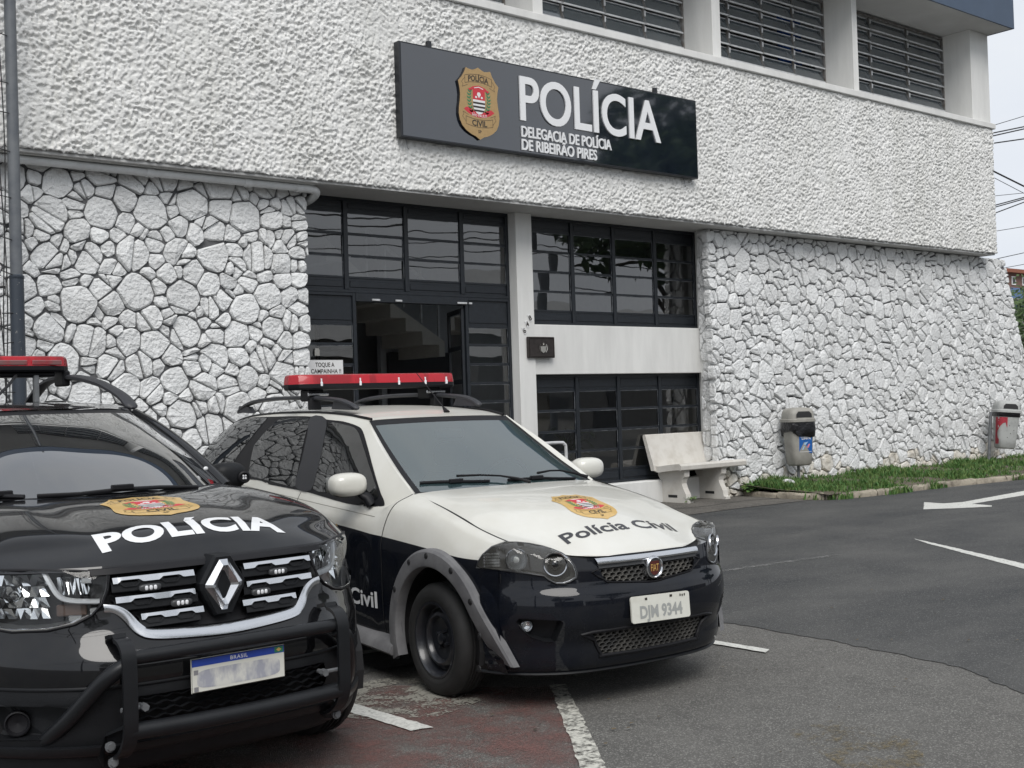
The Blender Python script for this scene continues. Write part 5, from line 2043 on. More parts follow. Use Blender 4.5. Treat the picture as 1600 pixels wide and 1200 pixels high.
# fog lamp pockets
for mir in (False, True):
    fr = fogF.mirrored() if mir else fogF
    k = len(fog3)
    rim3 = [Vector((-p.x, p.y, p.z)) if mir else Vector(p) for p in fog3]
    cen = sum(rim3, Vector())/k
    rings = [rim3, [cen+(p-cen)*.95-fr.n*.012 for p in rim3], [cen+(p-cen)*.80-fr.n*.050 for p in rim3]]
    hb = MB()
    for a, b in zip(rings[:-1], rings[1:]):
        o = len(hb.v)
        hb.v += [tuple(p) for p in a+b]
        for i in range(k):
            j = (i+1) % k
            hb.f.append((o+i, o+j, o+k+j, o+k+i))
            hb.m.append(0)
    hb.add(rings[-1], [tuple(range(k))])
    fp = make('fog_lamp_pocket', hb, M['trim_grain'], W)
    p = Vector(K.hit(b_bump, *z2(735, 516)))
    p = (Vector((-p.x, p.y, p.z)) if mir else p)-fr.n*.045
    hb = MB()
    hb.lathe([(.030, .0), (.031, .012), (.026, .016), (.02, .006), (.001, .0)], p, fr.n, 20)
    make('fog_lamp', hb, M['chrome'], fp, smooth=40)
    hb = MB()
    ellipsoid(hb, p+fr.n*.008, (.022, .022, .022))
    make('fog_lens', hb, M['lens'], fp, smooth=80)
# bumper crease line and lower lip
mb = MB()
lip = [Vector(bumper[-2, j])+Vector((0, -.004, 0)) for j in range(6, bumper.shape[1]-6, 2)]
mb.tube(lip, .010, 6, flat=(1, .6))
make('bumper_lip', mb, M['trim_grain'], W, smooth=60)

# number plate, slightly bent and crooked
pm = MB()
nx_, nz_ = 12, 4
def platept(a, b, d=0.0):
    h = b_bump.ray_cast(Vector((0, -3, .50)), Vector((0, 1, 0)))[0]
    yy = h.y-.020+.10*a*a*.5+.012*math.sin(b*9+a*4)*.4
    c, s_ = math.cos(RAD(1.5)), math.sin(RAD(1.5))
    return (-.005+a*c+b*s_, yy-d+b*.06, .492-a*s_+b*c)
def rrect(w, h, r, n=4):
    out = []
    for cx_, cz_, a0 in ((w-r, h-r, 0), (-w+r, h-r, 90), (-w+r, -h+r, 180), (w-r, -h+r, 270)):
        for i in range(n+1):
            t = math.radians(a0+90*i/n)
            out.append((cx_+r*math.cos(t), cz_+r*math.sin(t)))
    return out
def flat_decal(v2, f, fn, step=.04):
    bm = bmesh.new()
    vs = [bm.verts.new((p[0], p[1], 0)) for p in v2]
    for q in f:
        if len(set(q)) > 2:
            try:
                bm.faces.new([vs[i] for i in q])
            except ValueError:
                pass
    bmesh.ops.triangulate(bm, faces=[q for q in bm.faces if len(q.verts) > 4], ngon_method='EAR_CLIP')
    if step:
        for ax in (0, 1):
            lo, hi = min(p[ax] for p in v2), max(p[ax] for p in v2)
            k = math.ceil(lo/step)
            while k*step < hi:
                co = [0, 0, 0]
                no = [0, 0, 0]
                co[ax] = k*step
                no[ax] = 1
                bmesh.ops.bisect_plane(bm, geom=bm.verts[:]+bm.edges[:]+bm.faces[:], plane_co=co, plane_no=no)
                k += 1
    bmesh.ops.triangulate(bm, faces=[q for q in bm.faces if len(q.verts) > 4])
    bm.verts.index_update()
    r = ([fn(v.co.x, v.co.y) for v in bm.verts], [tuple(v.index for v in q.verts) for q in bm.faces])
    bm.free()
    return r
rr_ = rrect(.20, .066, .014)
pm.add(*flat_decal(rr_, [tuple(range(len(rr_)))], lambda a, b: platept(a, b, .004)))
pm.add(*flat_decal(rr_, [tuple(range(len(rr_)))], lambda a, b: platept(a, b, -.004)))
npl = make('number_plate', pm, M['plate_white'], W, smooth=40)
v, f = text2d('DJM 9344', .060, .035, .86)
wv = max(p[0] for p in v)
mb = MB()
mb.add(*flat_decal([(p[0]-wv/2, p[1]-.043) for p in v], f, lambda a, b: platept(a, b, .0055), .05))
make('plate_lettering', mb, M['plate_smudge'], npl, recalc=False)
mb = MB()
for a, b, w_ in ((-.10, .05, .008), (.07, .052, .009), (.135, .050, .004), (.15, .048, .004), (.165, .05, .004)):
    mb.add([platept(a-w_, b-.006, .0056), platept(a+w_, b-.006, .0056), platept(a+w_, b+.006, .0056), platept(a-w_, b+.006, .0056)], [(0, 1, 2, 3)])
make('plate_screw', mb, M['ink'], npl, recalc=False)

# bonnet print
def hood_place(cx_, cy_, sc):
    return lambda v, f, lift, mb, mi: conform([(p[0]*sc+cx_, p[1]*sc+cy_) for p in v], f, F_TOP, b_hood, lift+.001, .06, mi, mb)
draw_shield('shield_print', hood_place(-.018, -.325, .405), W, hood=True, lift=.0005)
v, f = text2d('Polícia Civil', .088, .022, 1.12)
wv = max(p[0] for p in v)
mb = conform([((p[0]-wv/2)*.76/wv, p[1]*.95-.64) for p in v], f, F_TOP, b_hood, .0018, .05)
make('hood_lettering', mb, M['decal_black'], W, recalc=False)
# door print
b_sideR = K.bvh(('sideR',))
F_R2 = F_RIGHT
for FF, bv in ((F_RIGHT, b_sideR), (F_LEFT, K.bvh(('sideL',)))):
    v, f = text2d('Polícia Civil', .092, .022, 1.42)
    wv = max(p[0] for p in v)
    sx = 1 if FF is F_RIGHT else -1
    # reading direction: towards the front on the right side, towards the rear on the left side
    base = [(-.60-wv+p[0], p[1]+.405) for p in v] if FF is F_RIGHT else [(.60+p[0], p[1]+.405) for p in v]
    if FF is F_LEFT:
        Fu = Frame((0, 1, 0), (0, 0, 1), (1, 0, 0))
    else:
        Fu = FF
    mb = conform(base, f, Fu, bv, .002, .08)
    make('door_lettering', mb, M['decal_white'], W, recalc=False)
    cy_ = 1.16
    draw_shield('door_shield', lambda v, f, lift, mb, mi: conform([(p[0]*.36+(-cy_ if FF is F_RIGHT else cy_), p[1]*.36+.690) for p in v], f, Fu, bv, lift+.001, .08, mi, mb), W)
    sx = -1 if FF is F_RIGHT else 1
    for hy, hz in ((1.50, .915), (2.52, .975)):
        hb = MB()
        ellipsoid(hb, (sx*.832, hy, hz), (.022, .085, .022), .8)
        dh = make('door_handle', hb, M['white_car'], W, smooth=60)
    rb = MB()
    rp = [bv.ray_cast(Vector((sx*3, yy, .828+.0555*(yy-.54)+.09)), Vector((-sx, 0, 0)))[0] for yy in np.linspace(.66, 3.5, 24)]
    make('door_crease', strip([p+Vector((sx*.001, 0, 0)) for p in rp], .005, lambda p: (sx, 0, 0)), mat('crease_grey', (0.40, 0.39, 0.35), .6) if FF is F_RIGHT else M['white_car'], W, recalc=False)  # thin strip along the door crease, darker grey on the right side only

# mirrors
for sgn in (-1, 1):
    mb = MB()
    ellipsoid(mb, (sgn*.895, .815, 1.112), (.115, .080, .070), .72, 24, 14)
    mm = make('wing_mirror', mb, M['white_car'], W, smooth=80)
    mb = MB()
    ellipsoid(mb, (sgn*.885, .830, 1.070), (.10, .060, .036), .8)
    make('mirror_base', mb, M['trim'], mm, smooth=80)
    mb = MB()
    mb.tube([(sgn*.765, .76, .985), (sgn*.785, .78, 1.03), (sgn*.83, .81, 1.06), (sgn*.89, .83, 1.075)], [.045, .045, .032, .025], 8, flat=(1, .7))
    make('mirror_arm', mb, M['trim'], mm, smooth=60)
    mb = MB()
    mb.add([(sgn*.80, .897, 1.06), (sgn*.99, .897, 1.065), (sgn*.995, .894, 1.155), (sgn*.805, .894, 1.16)], [(0, 1, 2, 3)])
    make('mirror_glass', mb, M['chrome'], mm)
# wipers
zw = lambda x, y: (640+x*.19375, 660+y*.19375)
def on_ws(x, y, off):
    p = K.hit(b_ws, *zw(x, y))
    return p+Vector((0, -.55, .83))*off
for blade, arm in (([(80, 498), (230, 490), (370, 486), (500, 486), (640, 483)], [(965, 512), (860, 482), (720, 460), (560, 455), (370, 462)]), ([(790, 474), (900, 468), (1020, 458), (1180, 462), (1330, 462)], [(1425, 468), (1320, 438), (1200, 416), (1120, 418), (1020, 438)])):
    mb = MB()
    mb.tube([on_ws(*p, .010) for p in blade], .0085, 6)
    wp = make('wiper', mb, M['trim'], W, smooth=60)
    mb = MB()
    mb.tube([on_ws(*p, .028) for p in arm], [.012, .008, .006, .006, .008], 6)
    make('wiper_arm', mb, M['trim'], wp, smooth=60)
    mb = MB()
    c = on_ws(*blade[2], .014)
    mb.rotbox(c, (.045, .014, .012), Matrix.Rotation(0, 3, 'X'), .004)
    make('wiper_clip', mb, M['trim'], wp)
# roof rails
for sgn in (-1, 1):
    mb = MB()
    pts = spline([(sgn*.475, 1.47, 1.556), (sgn*.485, 1.56, 1.590), (sgn*.49, 1.75, 1.622), (sgn*.495, 2.2, 1.645), (sgn*.495, 2.8, 1.650), (sgn*.49, 3.25, 1.625), (sgn*.48, 3.52, 1.555)], 6)
    mb.tube(pts, [.010]+[.026]*(len(pts)-2)+[.010], 8, flat=(.62, 1), up=(0, 0, 1))
    rl = make('roof_rail', mb, M['rail'], W, smooth=50)
    for y0, y1 in ((1.49, 1.80), (3.2, 3.48)):
        fb = MB()
        fb.add([(sgn*.46, y0, 1.55), (sgn*.505, y0, 1.55), (sgn*.505, y1, 1.56), (sgn*.46, y1, 1.56), (sgn*.468, y0+(.10 if y0 < 2 else .05), 1.60), (sgn*.502, y0+(.10 if y0 < 2 else .05), 1.60), (sgn*.502, y1-.04, 1.625 if y0 < 2 else 1.61), (sgn*.468, y1-.04, 1.625 if y0 < 2 else 1.61)],
               [(0, 1, 5, 4), (1, 2, 6, 5), (2, 3, 7, 6), (3, 0, 4, 7), (4, 5, 6, 7)])
        make('rail_foot', fb, M['rail'], rl)
# light bar
def light_bar(root, c, L, D, h, lens_m, name='light_bar'):
    """rounded bar across the roof"""
    def ring(sc, z, taper=.0):
        out = []
        hx, hy = L/2*1.0, D/2*sc
        for sx, sy in ((1, 1), (-1, 1), (-1, -1), (1, -1)):
            pts = [(hx-.16*1, hy), (hx-.05, hy*.72), (hx-(1-sc)*.08, hy*.25)]
            pts = [(sx*p[0], sy*p[1]) for p in pts]
            out += pts if sx*sy < 0 else pts[::-1]
        return [(c[0]+a, c[1]+b, c[2]+z) for a, b in out]
    def loft(levels):
        mb = MB()
        n = 12
        for sc, z in levels:
            mb.v += [tuple(p) for p in ring(sc, z)]
        for k in range(len(levels)-1):
            for i in range(n):
                j = (i+1) % n
                mb.f.append((k*n+i, k*n+j, (k+1)*n+j, (k+1)*n+i))
                mb.m.append(0)
        mb.f += [tuple(range(n))[::-1], tuple((len(levels)-1)*n+i for i in range(n))]
        mb.m += [0, 0]
        return mb
    lb = make(name, loft([(.92, 0), (1.0, .012), (1.0, h*.36)]), M['trim'], root, smooth=30)
    make('lamp_cover', loft([(1.0, h*.37), (.985, h*.42), (.93, h*.80), (.86, h*.94), (.74, h)]), lens_m, lb, smooth=30)
    return lb
lb = light_bar(W, (0, 2.16, 1.700), 1.34, .30, .105, M['red_lens'])
for x in (-.47, -.17, .14, .36, .54):
    mb = MB()
    mb.box((x-.008, 2.16-.156, 1.722), (x+.008, 2.16-.138, 1.752), .003)
    mb.box((x-.004, 2.16-.152, 1.752), (x+.004, 2.16-.136, 1.775), .001)
    make('cover_clip', mb, M['drl'], lb)
for sgn in (-1, 1):
    mb = MB()
    mb.box((sgn*.42, 2.08, 1.62), (sgn*.53, 2.24, 1.702), .008)
    mb.box((sgn*.455, 2.05, 1.56), (sgn*.53, 2.12, 1.65), .006)
    make('mounting_foot', mb, M['trim'], lb)
    mb = MB()
    mb.cyl((sgn*.40, 2.06, 1.668), (sgn*.55, 2.06, 1.668), .012, n=8)
    make('mounting_bolt', mb, M['chrome_dull'], lb)
# aerial
p = K.hit(b_roof, *z3(975, 202))
mb = MB()
mb.tube([p, p+Vector((0, .02, .018)), p+Vector((0, .045, .036))], [.022, .014, .007], 8)
an = make('aerial', mb, M['trim'], W, smooth=50)
o_, d_ = K.ray(*z3(862, 55))
t_ = (p.x-o_.x)/d_.x
tip = o_+d_*t_
mb = MB()
mb.tube([p+Vector((0, .04, .033)), tip], [.0045, .003], 6)
make('aerial_rod', mb, M['trim'], an)
# cabin
mb = MB()
mb.add([(-.62, .46, 1.02), (.62, .46, 1.02), (.64, .85, 1.02), (-.64, .85, 1.02), (.64, .92, .70), (-.64, .92, .70)], [(0, 1, 2, 3), (3, 2, 4, 5)])
make('dashboard', mb, M['dash'], W)
for x in (-.34, .34):
    mb = MB()
    mb.box((x-.24, 1.55, .55), (x+.24, 1.72, 1.10), .05)
    ellipsoid(mb, (x, 1.66, 1.22), (.13, .06, .09), .7)
    mb.box((x-.24, 1.10, .45), (x+.24, 1.62, .60), .05)
    make('seat', mb, M['seat'], W, smooth=60)
mb = MB()
mb.box((-.55, 2.6, .5), (.55, 2.75, 1.15), .06)
make('rear_seat', mb, M['seat'], W, smooth=60)
mb = MB()
th = np.linspace(0, 2*math.pi, 25)[:-1]
mb.tube([(.34+.18*math.cos(a), 1.0-.07*math.sin(a), 1.03+.16*math.sin(a)) for a in th], .014, 6, closed=True)
make('steering_wheel', mb, M['trim'], W, smooth=60)
mb = MB()
mb.box((-.11, 1.10, 1.345), (.11, 1.125, 1.41), .015)
make('rear_view_mirror', mb, M['lamp_dark'], W)
# ------------------------------------------------------------------ black police SUV with bull bar
D = thing('police_suv', 'black police SUV with tubular bull bar and red roof light bar', 'car', (2.2185, 5.20, 0), 0.0)
Q = Car(D)
hood_half = [
    [(0, .20, 1.200), (.20, .215, 1.200), (.38, .29, 1.200), (.55, .46, 1.198), (.66, .60, 1.190), (.72, .66, 1.165)],
    [(0, .00, 1.186), (.20, .01, 1.184), (.38, .05, 1.180), (.55, .14, 1.186), (.68, .24, 1.172), (.765, .30, 1.120)],
    [(0, -.26, 1.150), (.20, -.255, 1.147), (.38, -.23, 1.138), (.54, -.17, 1.146), (.69, -.09, 1.135), (.785, -.04, 1.080)],
    [(0, -.46, 1.108), (.20, -.455, 1.104), (.36, -.43, 1.094), (.52, -.38, 1.100), (.69, -.29, 1.090), (.79, -.22, 1.044)],
    [(0, -.545, 1.068), (.20, -.54, 1.064), (.36, -.515, 1.056), (.52, -.465, 1.052), (.69, -.36, 1.042), (.79, -.285, 1.020)],
    [(0, -.598, 1.022), (.20, -.594, 1.019), (.36, -.580, 1.014), (.52, -.546, 1.010), (.69, -.436, 1.004), (.79, -.336, .994)],
    [(0, -.646, .975), (.20, -.644, .975), (.36, -.632, .973), (.52, -.606, .972), (.69, -.495, .972), (.79, -.375, .972)]]
hood = patch(mirror_cols(hood_half), 8, 8)
plan = [(0, -.674), (.18, -.671), (.34, -.660), (.47, -.640), (.60, -.572), (.73, -.452), (.83, -.310), (.880, -.15), (.895, .0)]
prof = [(.985, .025), (.94, .0), (.88, -.015), (.82, -.025), (.76, -.040), (.70, -.075), (.64, -.118), (.58, -.126), (.545, -.122), (.50, -.126), (.42, -.112), (.35, -.095), (.29, -.060), (.23, -.03), (.19, .06)]
bump_half = []
for z, dy in prof:
    row = []
    for x, y in plan:
        a = min(1, max(0, (x-.35)/.5))
        row.append((x*(1-.015*max(0, dy)/.06)-.07*a*a*dy*-1*.2, y+dy*(1-.45*a), z))
    bump_half.append(row)
bumper = patch(mirror_cols(bump_half), 6, 8)
side_cols_y = [-.30, -.12, .10, .35, .66, 1.0, 1.7, 2.6, 3.3, 3.62]
top = [(.792, -.335, .985), (.792, -.15, 1.055), (.785, .06, 1.095), (.768, .30, 1.120), (.722, .66, 1.166), (.80, .95, 1.10), (.815, 1.7, 1.115), (.81, 2.6, 1.15), (.79, 3.3, 1.19), (.72, 3.62, 1.2)]
def srow(dx_, z, dz=None):
    base = [.842, .862, .872, .872, .868, .868, .872, .872, .85, .79]
    return [(b+dx_, y, z+(0 if dz is None else dz[i])) for i, (b, y) in enumerate(zip(base, side_cols_y))]
side_r = [top, srow(-.025, .97, [-.03, .03, .06, .08, .10, .06, .07, .09, .11, .1]), srow(.012, .86), srow(.018, .70), srow(.012, .52), srow(.0, .36), srow(-.04, .24)]
side = patch(side_r, 8, 8)
ws_half = [[(0, .165, 1.183), (.22, .20, 1.186), (.42, .31, 1.186), (.60, .50, 1.184), (.675, .60, 1.178)],
           [(0, .49, 1.362), (.21, .515, 1.362), (.40, .62, 1.362), (.565, .82, 1.358), (.635, .91, 1.345)],
           [(0, .80, 1.495), (.20, .83, 1.495), (.38, .94, 1.494), (.53, 1.15, 1.494), (.600, 1.23, 1.480)],
           [(0, 1.10, 1.598), (.19, 1.13, 1.597), (.36, 1.23, 1.593), (.50, 1.39, 1.584), (.565, 1.50, 1.572)]]
wscreen = patch(mirror_cols(ws_half), 10, 8)
roof_rows = []
for y, z, xe, ze in ((1.095, 1.605, .572, 1.577), (1.35, 1.628, .585, 1.592), (1.7, 1.648, .60, 1.606), (2.3, 1.655, .61, 1.612), (3.0, 1.640, .60, 1.595), (3.5, 1.60, .57, 1.55)):
    ye = y+(.405 if y < 1.3 else .22 if y < 1.5 else .05 if y < 1.8 else 0)
    roof_rows.append([(0, y, z), (xe*.35, y+(ye-y)*.09, z-.002), (xe*.65, y+(ye-y)*.36, z-.008), (xe*.9, y+(ye-y)*.80, z-.02), (xe, ye, ze)])
roof = patch(mirror_cols(roof_rows), 8, 8)
belt = [(.715, .66, 1.168), (.80, .95, 1.10), (.815, 1.7, 1.115), (.81, 2.6, 1.15), (.79, 3.3, 1.19), (.72, 3.62, 1.2)]
roof_e = [(.575, 1.505, 1.575), (.588, 1.60, 1.597), (.602, 1.9, 1.608), (.61, 2.6, 1.605), (.60, 3.1, 1.590), (.57, 3.5, 1.55)]
green = patch([[(b[0]+(r[0]-b[0])*t+bu, b[1]+(r[1]-b[1])*t, b[2]+(r[2]-b[2])*t) for b, r in zip(belt, roof_e)] for t, bu in ((0, 0), (.33, .022), (.66, .028), (.88, .016), (1, 0))], 6, 8)
Q.env = dict(hood=hood, bumper=bumper, sideR=mirx(side), sideL=side, ws=wscreen, roof=roof, greenR=mirx(green))
b_body = Q.bvh(('bumper', 'sideR', 'sideL'))
b_hood = Q.bvh(('hood',))
b_bump = Q.bvh(('bumper',))
b_ws = Q.bvh(('ws',))
zc = lambda x, y: (250+x/3, 800+y/3)
zb = lambda x, y: (x*.2, 760+y*.2)
za = lambda x, y: (x*.55, 540+y*.55)
BP = M['black_car']
# headlamp outline traced on the near lamp (front plane coordinates, car's left as +x), wraps round the corner
hlf = [(.428, .962), (.444, .900), (.466, .848), (.505, .808), (.56, .780), (.64, .762), (.74, .758), (.82, .775), (.865, .81), (.872, .90), (.855, .955), (.80, .985), (.70, .985), (.54, .975)]
# grille opening
grl = [(-.432, .968), (.432, .968), (.444, .905), (.460, .850), (.42, .825), (.385, .80), (.335, .745), (.295, .722), (.15, .708), (0, .700), (-.15, .708), (-.295, .722), (-.335, .745), (-.385, .80), (-.42, .825), (-.460, .850), (-.444, .905)]
low = [(-.42, .505), (.42, .505), (.44, .44), (.40, .345), (-.40, .345), (-.44, .44)]
fog = [(.575, .485), (.80, .492), (.835, .46), (.835, .38), (.79, .355), (.66, .36), (.60, .40)]
hl_dir = view_frame((.52, -.85, .05))
def front_to_dir(poly, fr, off=0.0):
    """outline given in the frontal plane -> same points seen along fr"""
    out, p3 = [], []
    for a, b in poly:
        h = b_bump.ray_cast(Vector((a, -3, b)), Vector((0, 1, 0)))[0]
        p3.append(h)
        out.append(fr.to2(h))
    return out, p3
hl2, hl3 = front_to_dir(hlf, hl_dir)
hlm = hl_dir.mirrored()
neg = lambda poly: [(-a, b) for a, b in poly]
fog_d = view_frame((.45, -.9, 0))
fg2, fg3 = front_to_dir(fog, fog_d)
cuts = [(hl_dir, hl2), (hlm, neg(hl2)), (F_FRONT, grl), (F_FRONT, low), (fog_d, fg2), (fog_d.mirrored(), neg(fg2))]
def bump_mat(i, j, c):
    return 1 if c[2] < .548 else 0
panel('hood', hood, BP, D)
panel('front_bumper', bumper, [BP, M['trim_grain']], D, cuts, bump_mat, drop=lambda c: c[1] > -.10)
DA, DZ, DR = 0.0, .355, .40
archp = [(-(DA+DR*math.cos(t)), DZ+DR*math.sin(t)) for t in np.linspace(0, 2*math.pi, 48, endpoint=False)]
archr = [(-(2.67+DR*math.cos(t)), DZ+DR*math.sin(t)) for t in np.linspace(0, 2*math.pi, 48, endpoint=False)]
for sgn in (-1, 1):
    Ps = side if sgn > 0 else mirx(side)
    Fs = F_RIGHT if sgn < 0 else F_LEFT
    a1 = archp if sgn < 0 else neg(archp)
    a2 = archr if sgn < 0 else neg(archr)
    hf, hp = (hl_dir, hl2) if sgn > 0 else (hlm, neg(hl2))
    panel('front_wing', Ps[:, :4*8+1], BP, D, [(Fs, a1), (hf, hp)])
    panel('front_door', Ps[:, 32:49], BP, D)
    panel('rear_door', Ps[:, 48:57], BP, D, [(Fs, a2)])
    panel('rear_quarter', Ps[:, 56:], BP, D, [(Fs, a2)])
    panel('window_surround', green if sgn > 0 else mirx(green), [BP, M['car_glass']], D, mi=lambda i, j, c: 1 if 3 <= i <= 17 and j > 9 and (j % 16) not in (0, 1) and j < 38 else 0)
    for wy in (0.0, 2.67):
        wheel(D, (sgn*.885, wy, .335), .335, .20, .205, sgn, 'alloy')
        mb = MB()
        G = []
        for k in range(31):
            t = math.radians(195-210*k/30)
            r_f = .46
            inx = 0
            inx = .17*max(0, (r_f*math.cos(t)-.12)/.34)**1.4 if wy < 1 else 0
            G.append([(sgn*(x-inx), wy-r*math.cos(t), DZ+r*math.sin(t)) for r, x in ((.462, .872), (.458, .896), (.40, .902), (.392, .89), (.39, .80))])
        mb.grid(np.array(G))
        make('wheel_arch_trim', mb, M['trim_grain'], D, smooth=40)
        a_, b_ = [], []
        for k in range(17):
            t = math.pi*1.16*k/16-.25
            a_.append((sgn*.86, wy+.39*math.cos(t), DZ+.39*math.sin(t)))
            b_.append((sgn*.56, wy+.39*math.cos(t), DZ+.39*math.sin(t)))
        mb = MB()
        mb.grid(np.array([a_, b_]))
        mb.add(b_, [tuple(range(17))])
        make('wheel_well', mb, M['black_void'], D)
    pts = [hood[i, -1 if sgn > 0 else 0]+np.array([0, 0, .002]) for i in range(0, hood.shape[0]-4)]
    make('hood_gap', strip(pts, .006, lambda p: (sgn*.7, 0, 1)), M['black_void'], D, recalc=False)
    mb = MB()
    mb.tube([(sgn*.88, .45, .30), (sgn*.89, 1.3, .28), (sgn*.88, 2.2, .30)], .07, 8, flat=(1, .4))
    make('sill_trim', mb, M['trim_grain'], D, smooth=60)
panel('roof', roof, BP, D)
panel('windscreen', wscreen[1:-2, 2:-2], M['windscreen_dark'], D)
mb = MB()
for sl in (wscreen[:2], wscreen[-3:], wscreen[1:-2, :3], wscreen[1:-2, -3:]):
    mb.grid(sl)
make('windscreen_seal', mb, M['trim'], D, smooth=40)
for sgn in (-1, 1):                                 # pillars
    pts = [wscreen[i, -1 if sgn > 0 else 0] for i in range(wscreen.shape[0])]
    mb = MB()
    mb.tube([Vector(p)+Vector((sgn*.022, .02, -.004)) for p in pts], .034, 8, flat=(1, .8))
    make('pillar', mb, BP, D, smooth=60)
mb = MB()
mb.grid(np.array([[(x, .10+.5*(abs(x)/.68)**2, 1.165), (x, .21+.44*(abs(x)/.68)**2, 1.188), (x, .26+.44*(abs(x)/.68)**2, 1.215)] for x in np.linspace(-.68, .68, 15)]))
make('cowl', mb, M['trim'], D, smooth=60)
rear_half = [[(0, 3.52, 1.59), (.3, 3.52, 1.58), (.57, 3.5, 1.55)], [(0, 3.72, 1.2), (.4, 3.7, 1.2), (.72, 3.62, 1.2)], [(0, 3.78, .8), (.45, 3.76, .8), (.80, 3.63, .8)], [(0, 3.8, .3), (.45, 3.78, .3), (.76, 3.64, .26)]]
panel('tailgate', patch(mirror_cols(rear_half), 5, 6), [BP, M['car_glass']], D, mi=lambda i, j, c: 1 if i < 5 and abs(c[0]) < .5 else 0)
mb = MB()
ib = bumper*np.array([.93, .90, 1])+np.array([0, .02, 0])
mb.grid(ib[:, 3:-3])
mb.box((-.80, -.10, .18), (.80, .0, .95))
mb.box((-.60, -.1, .2), (.60, .6, 1.05))
mb.box((-.80, .5, .2), (.80, 3.5, .45))
make('inner_shell', mb, M['black_void'], D)

def on_front(a, b, off=0.0):
    h = b_bump.ray_cast(Vector((a, -3, b)), Vector((0, 1, 0)))
    return (h[0] if h[0] is not None else Vector((a, -.5, b)))+Vector((0, -off, 0))
# grille: dark slatted insert, chrome bars with hexagonal notches
gi = MB()
xs = np.linspace(-.49, .49, 29)
gi.grid(np.array([[on_front(x, z, -.045) for x in xs] for z in (.97, .90, .83, .76, .70)]))
gr = make('grille', gi, M['trim'], D, smooth=60, label='black grille with chrome bars round the diamond emblem')
for z0 in (.905, .835, .765):
    w_ = {.905: .432, .835: .428, .765: .34}[z0]
    for sg in (-1, 1):
        sb_ = MB()
        X = np.linspace(sg*.10, sg*w_, 12)
        sb_.grid(np.array([[on_front(x, z0+dz, .004 if abs(dz) < .02 else -.03) for x in X] for dz in (.026, .014, -.018, -.030)]))
        make('grille_slat', sb_, M['trim_grain'], gr, smooth=40)
def hexnotch(cx_, cz_, w, h):
    return [(cx_-w, cz_), (cx_-w*.55, cz_+h), (cx_+w*.55, cz_+h), (cx_+w, cz_), (cx_+w*.55, cz_-h), (cx_-w*.55, cz_-h)]
for z0, w_, offs in ((.930, .428, .004), (.858, .424, .004), (.787, .335, .002)):
    for sg in (-1, 1):
        n = 40
        top_, bot_ = [], []
        x_in = .108 if z0 > .9 else .112 if z0 > .8 else .085
        for i in range(n+1):
            x = x_in+(w_-x_in)*i/n
            u = ((x-x_in)/(w_-x_in))*2.0+(.25 if abs(z0-.858) < .01 else 0)
            ph = u % 1.0
            nt = 1.0 if .38 < ph < .80 else max(0, 1-min(abs(ph-.38), abs(ph-.80))/.09)
            top_.append((sg*x, z0+.011))
            bot_.append((sg*x, z0-.011+.011*min(1, nt)))
        mb = MB()
        G = [[on_front(a, b, .012) for a, b in top_], [on_front(a, b, .016) for a, b in bot_], [on_front(a, b, -.01) for a, b in bot_]]
        mb.grid(np.array(G))
        G = [[on_front(a, b+.004, -.01) for a, b in top_], [on_front(a, b, .012) for a, b in top_]]
        mb.grid(np.array(G))
        make('chrome_bar', mb, M['chrome'], gr, smooth=30)
        for k in range(2):
            u = (k+.59-(.25 if abs(z0-.858) < .01 else 0))/2.0
            if u < 0.1:
                continue
            x = sg*(x_in+(w_-x_in)*u)
            hx = hexnotch(x, z0-.010, .044, .017)
            mb = MB()
            o3 = [on_front(a, b, .010) for a, b in hx]
            i3 = [on_front(x+(a-x)*.76, z0-.010+(b-z0+.010)*.72, .010) for a, b in hx]
            d3 = [p+Vector((0, .03, 0)) for p in i3]
            mb.add(o3+i3+d3, [(i, (i+1) % 6, 6+(i+1) % 6, 6+i) for i in range(6)]+[(6+i, 6+(i+1) % 6, 12+(i+1) % 6, 12+i) for i in range(6)])
            mb.add(d3, [tuple(range(6))], 0)
            make('grille_cell', mb, M['trim_grain'], gr)
# chrome moustache under the grille
up_ = [(-.468, .848), (-.42, .838), (-.380, .812), (-.335, .757), (-.295, .738), (-.15, .727), (0, .722), (.15, .727), (.295, .738), (.335, .757), (.380, .812), (.42, .838), (.468, .848)]
lo_ = [(-.467, .818), (-.434, .812), (-.402, .785), (-.362, .732), (-.305, .706), (-.15, .692), (0, .686), (.15, .692), (.305, .706), (.362, .732), (.402, .785), (.434, .812), (.467, .818)]
U = spline([(a, b, 0) for a, b in up_], 5)
Lw = spline([(a, b, 0) for a, b in lo_], 5)
mb = MB()
mb.grid(np.array([[on_front(p[0], p[1]+.003, -.006) for p in U], [on_front(p[0], p[1], .012) for p in U], [on_front((p[0]+q[0])/2, (p[1]+q[1])/2, .017) for p, q in zip(U, Lw)], [on_front(p[0], p[1], .010) for p in Lw], [on_front(p[0], p[1]-.003, -.008) for p in Lw]]))
make('chrome_strip', mb, M['chrome'], D, smooth=50)
# black strip between bonnet and grille
mb = MB()
mb.grid(np.array([[on_front(x, z, o_) for x in np.linspace(-.50, .50, 21)] for z, o_ in ((.980, -.01), (.976, .012), (.955, .012), (.951, -.02))]))
make('grille_top', mb, M['trim'], gr, smooth=50)
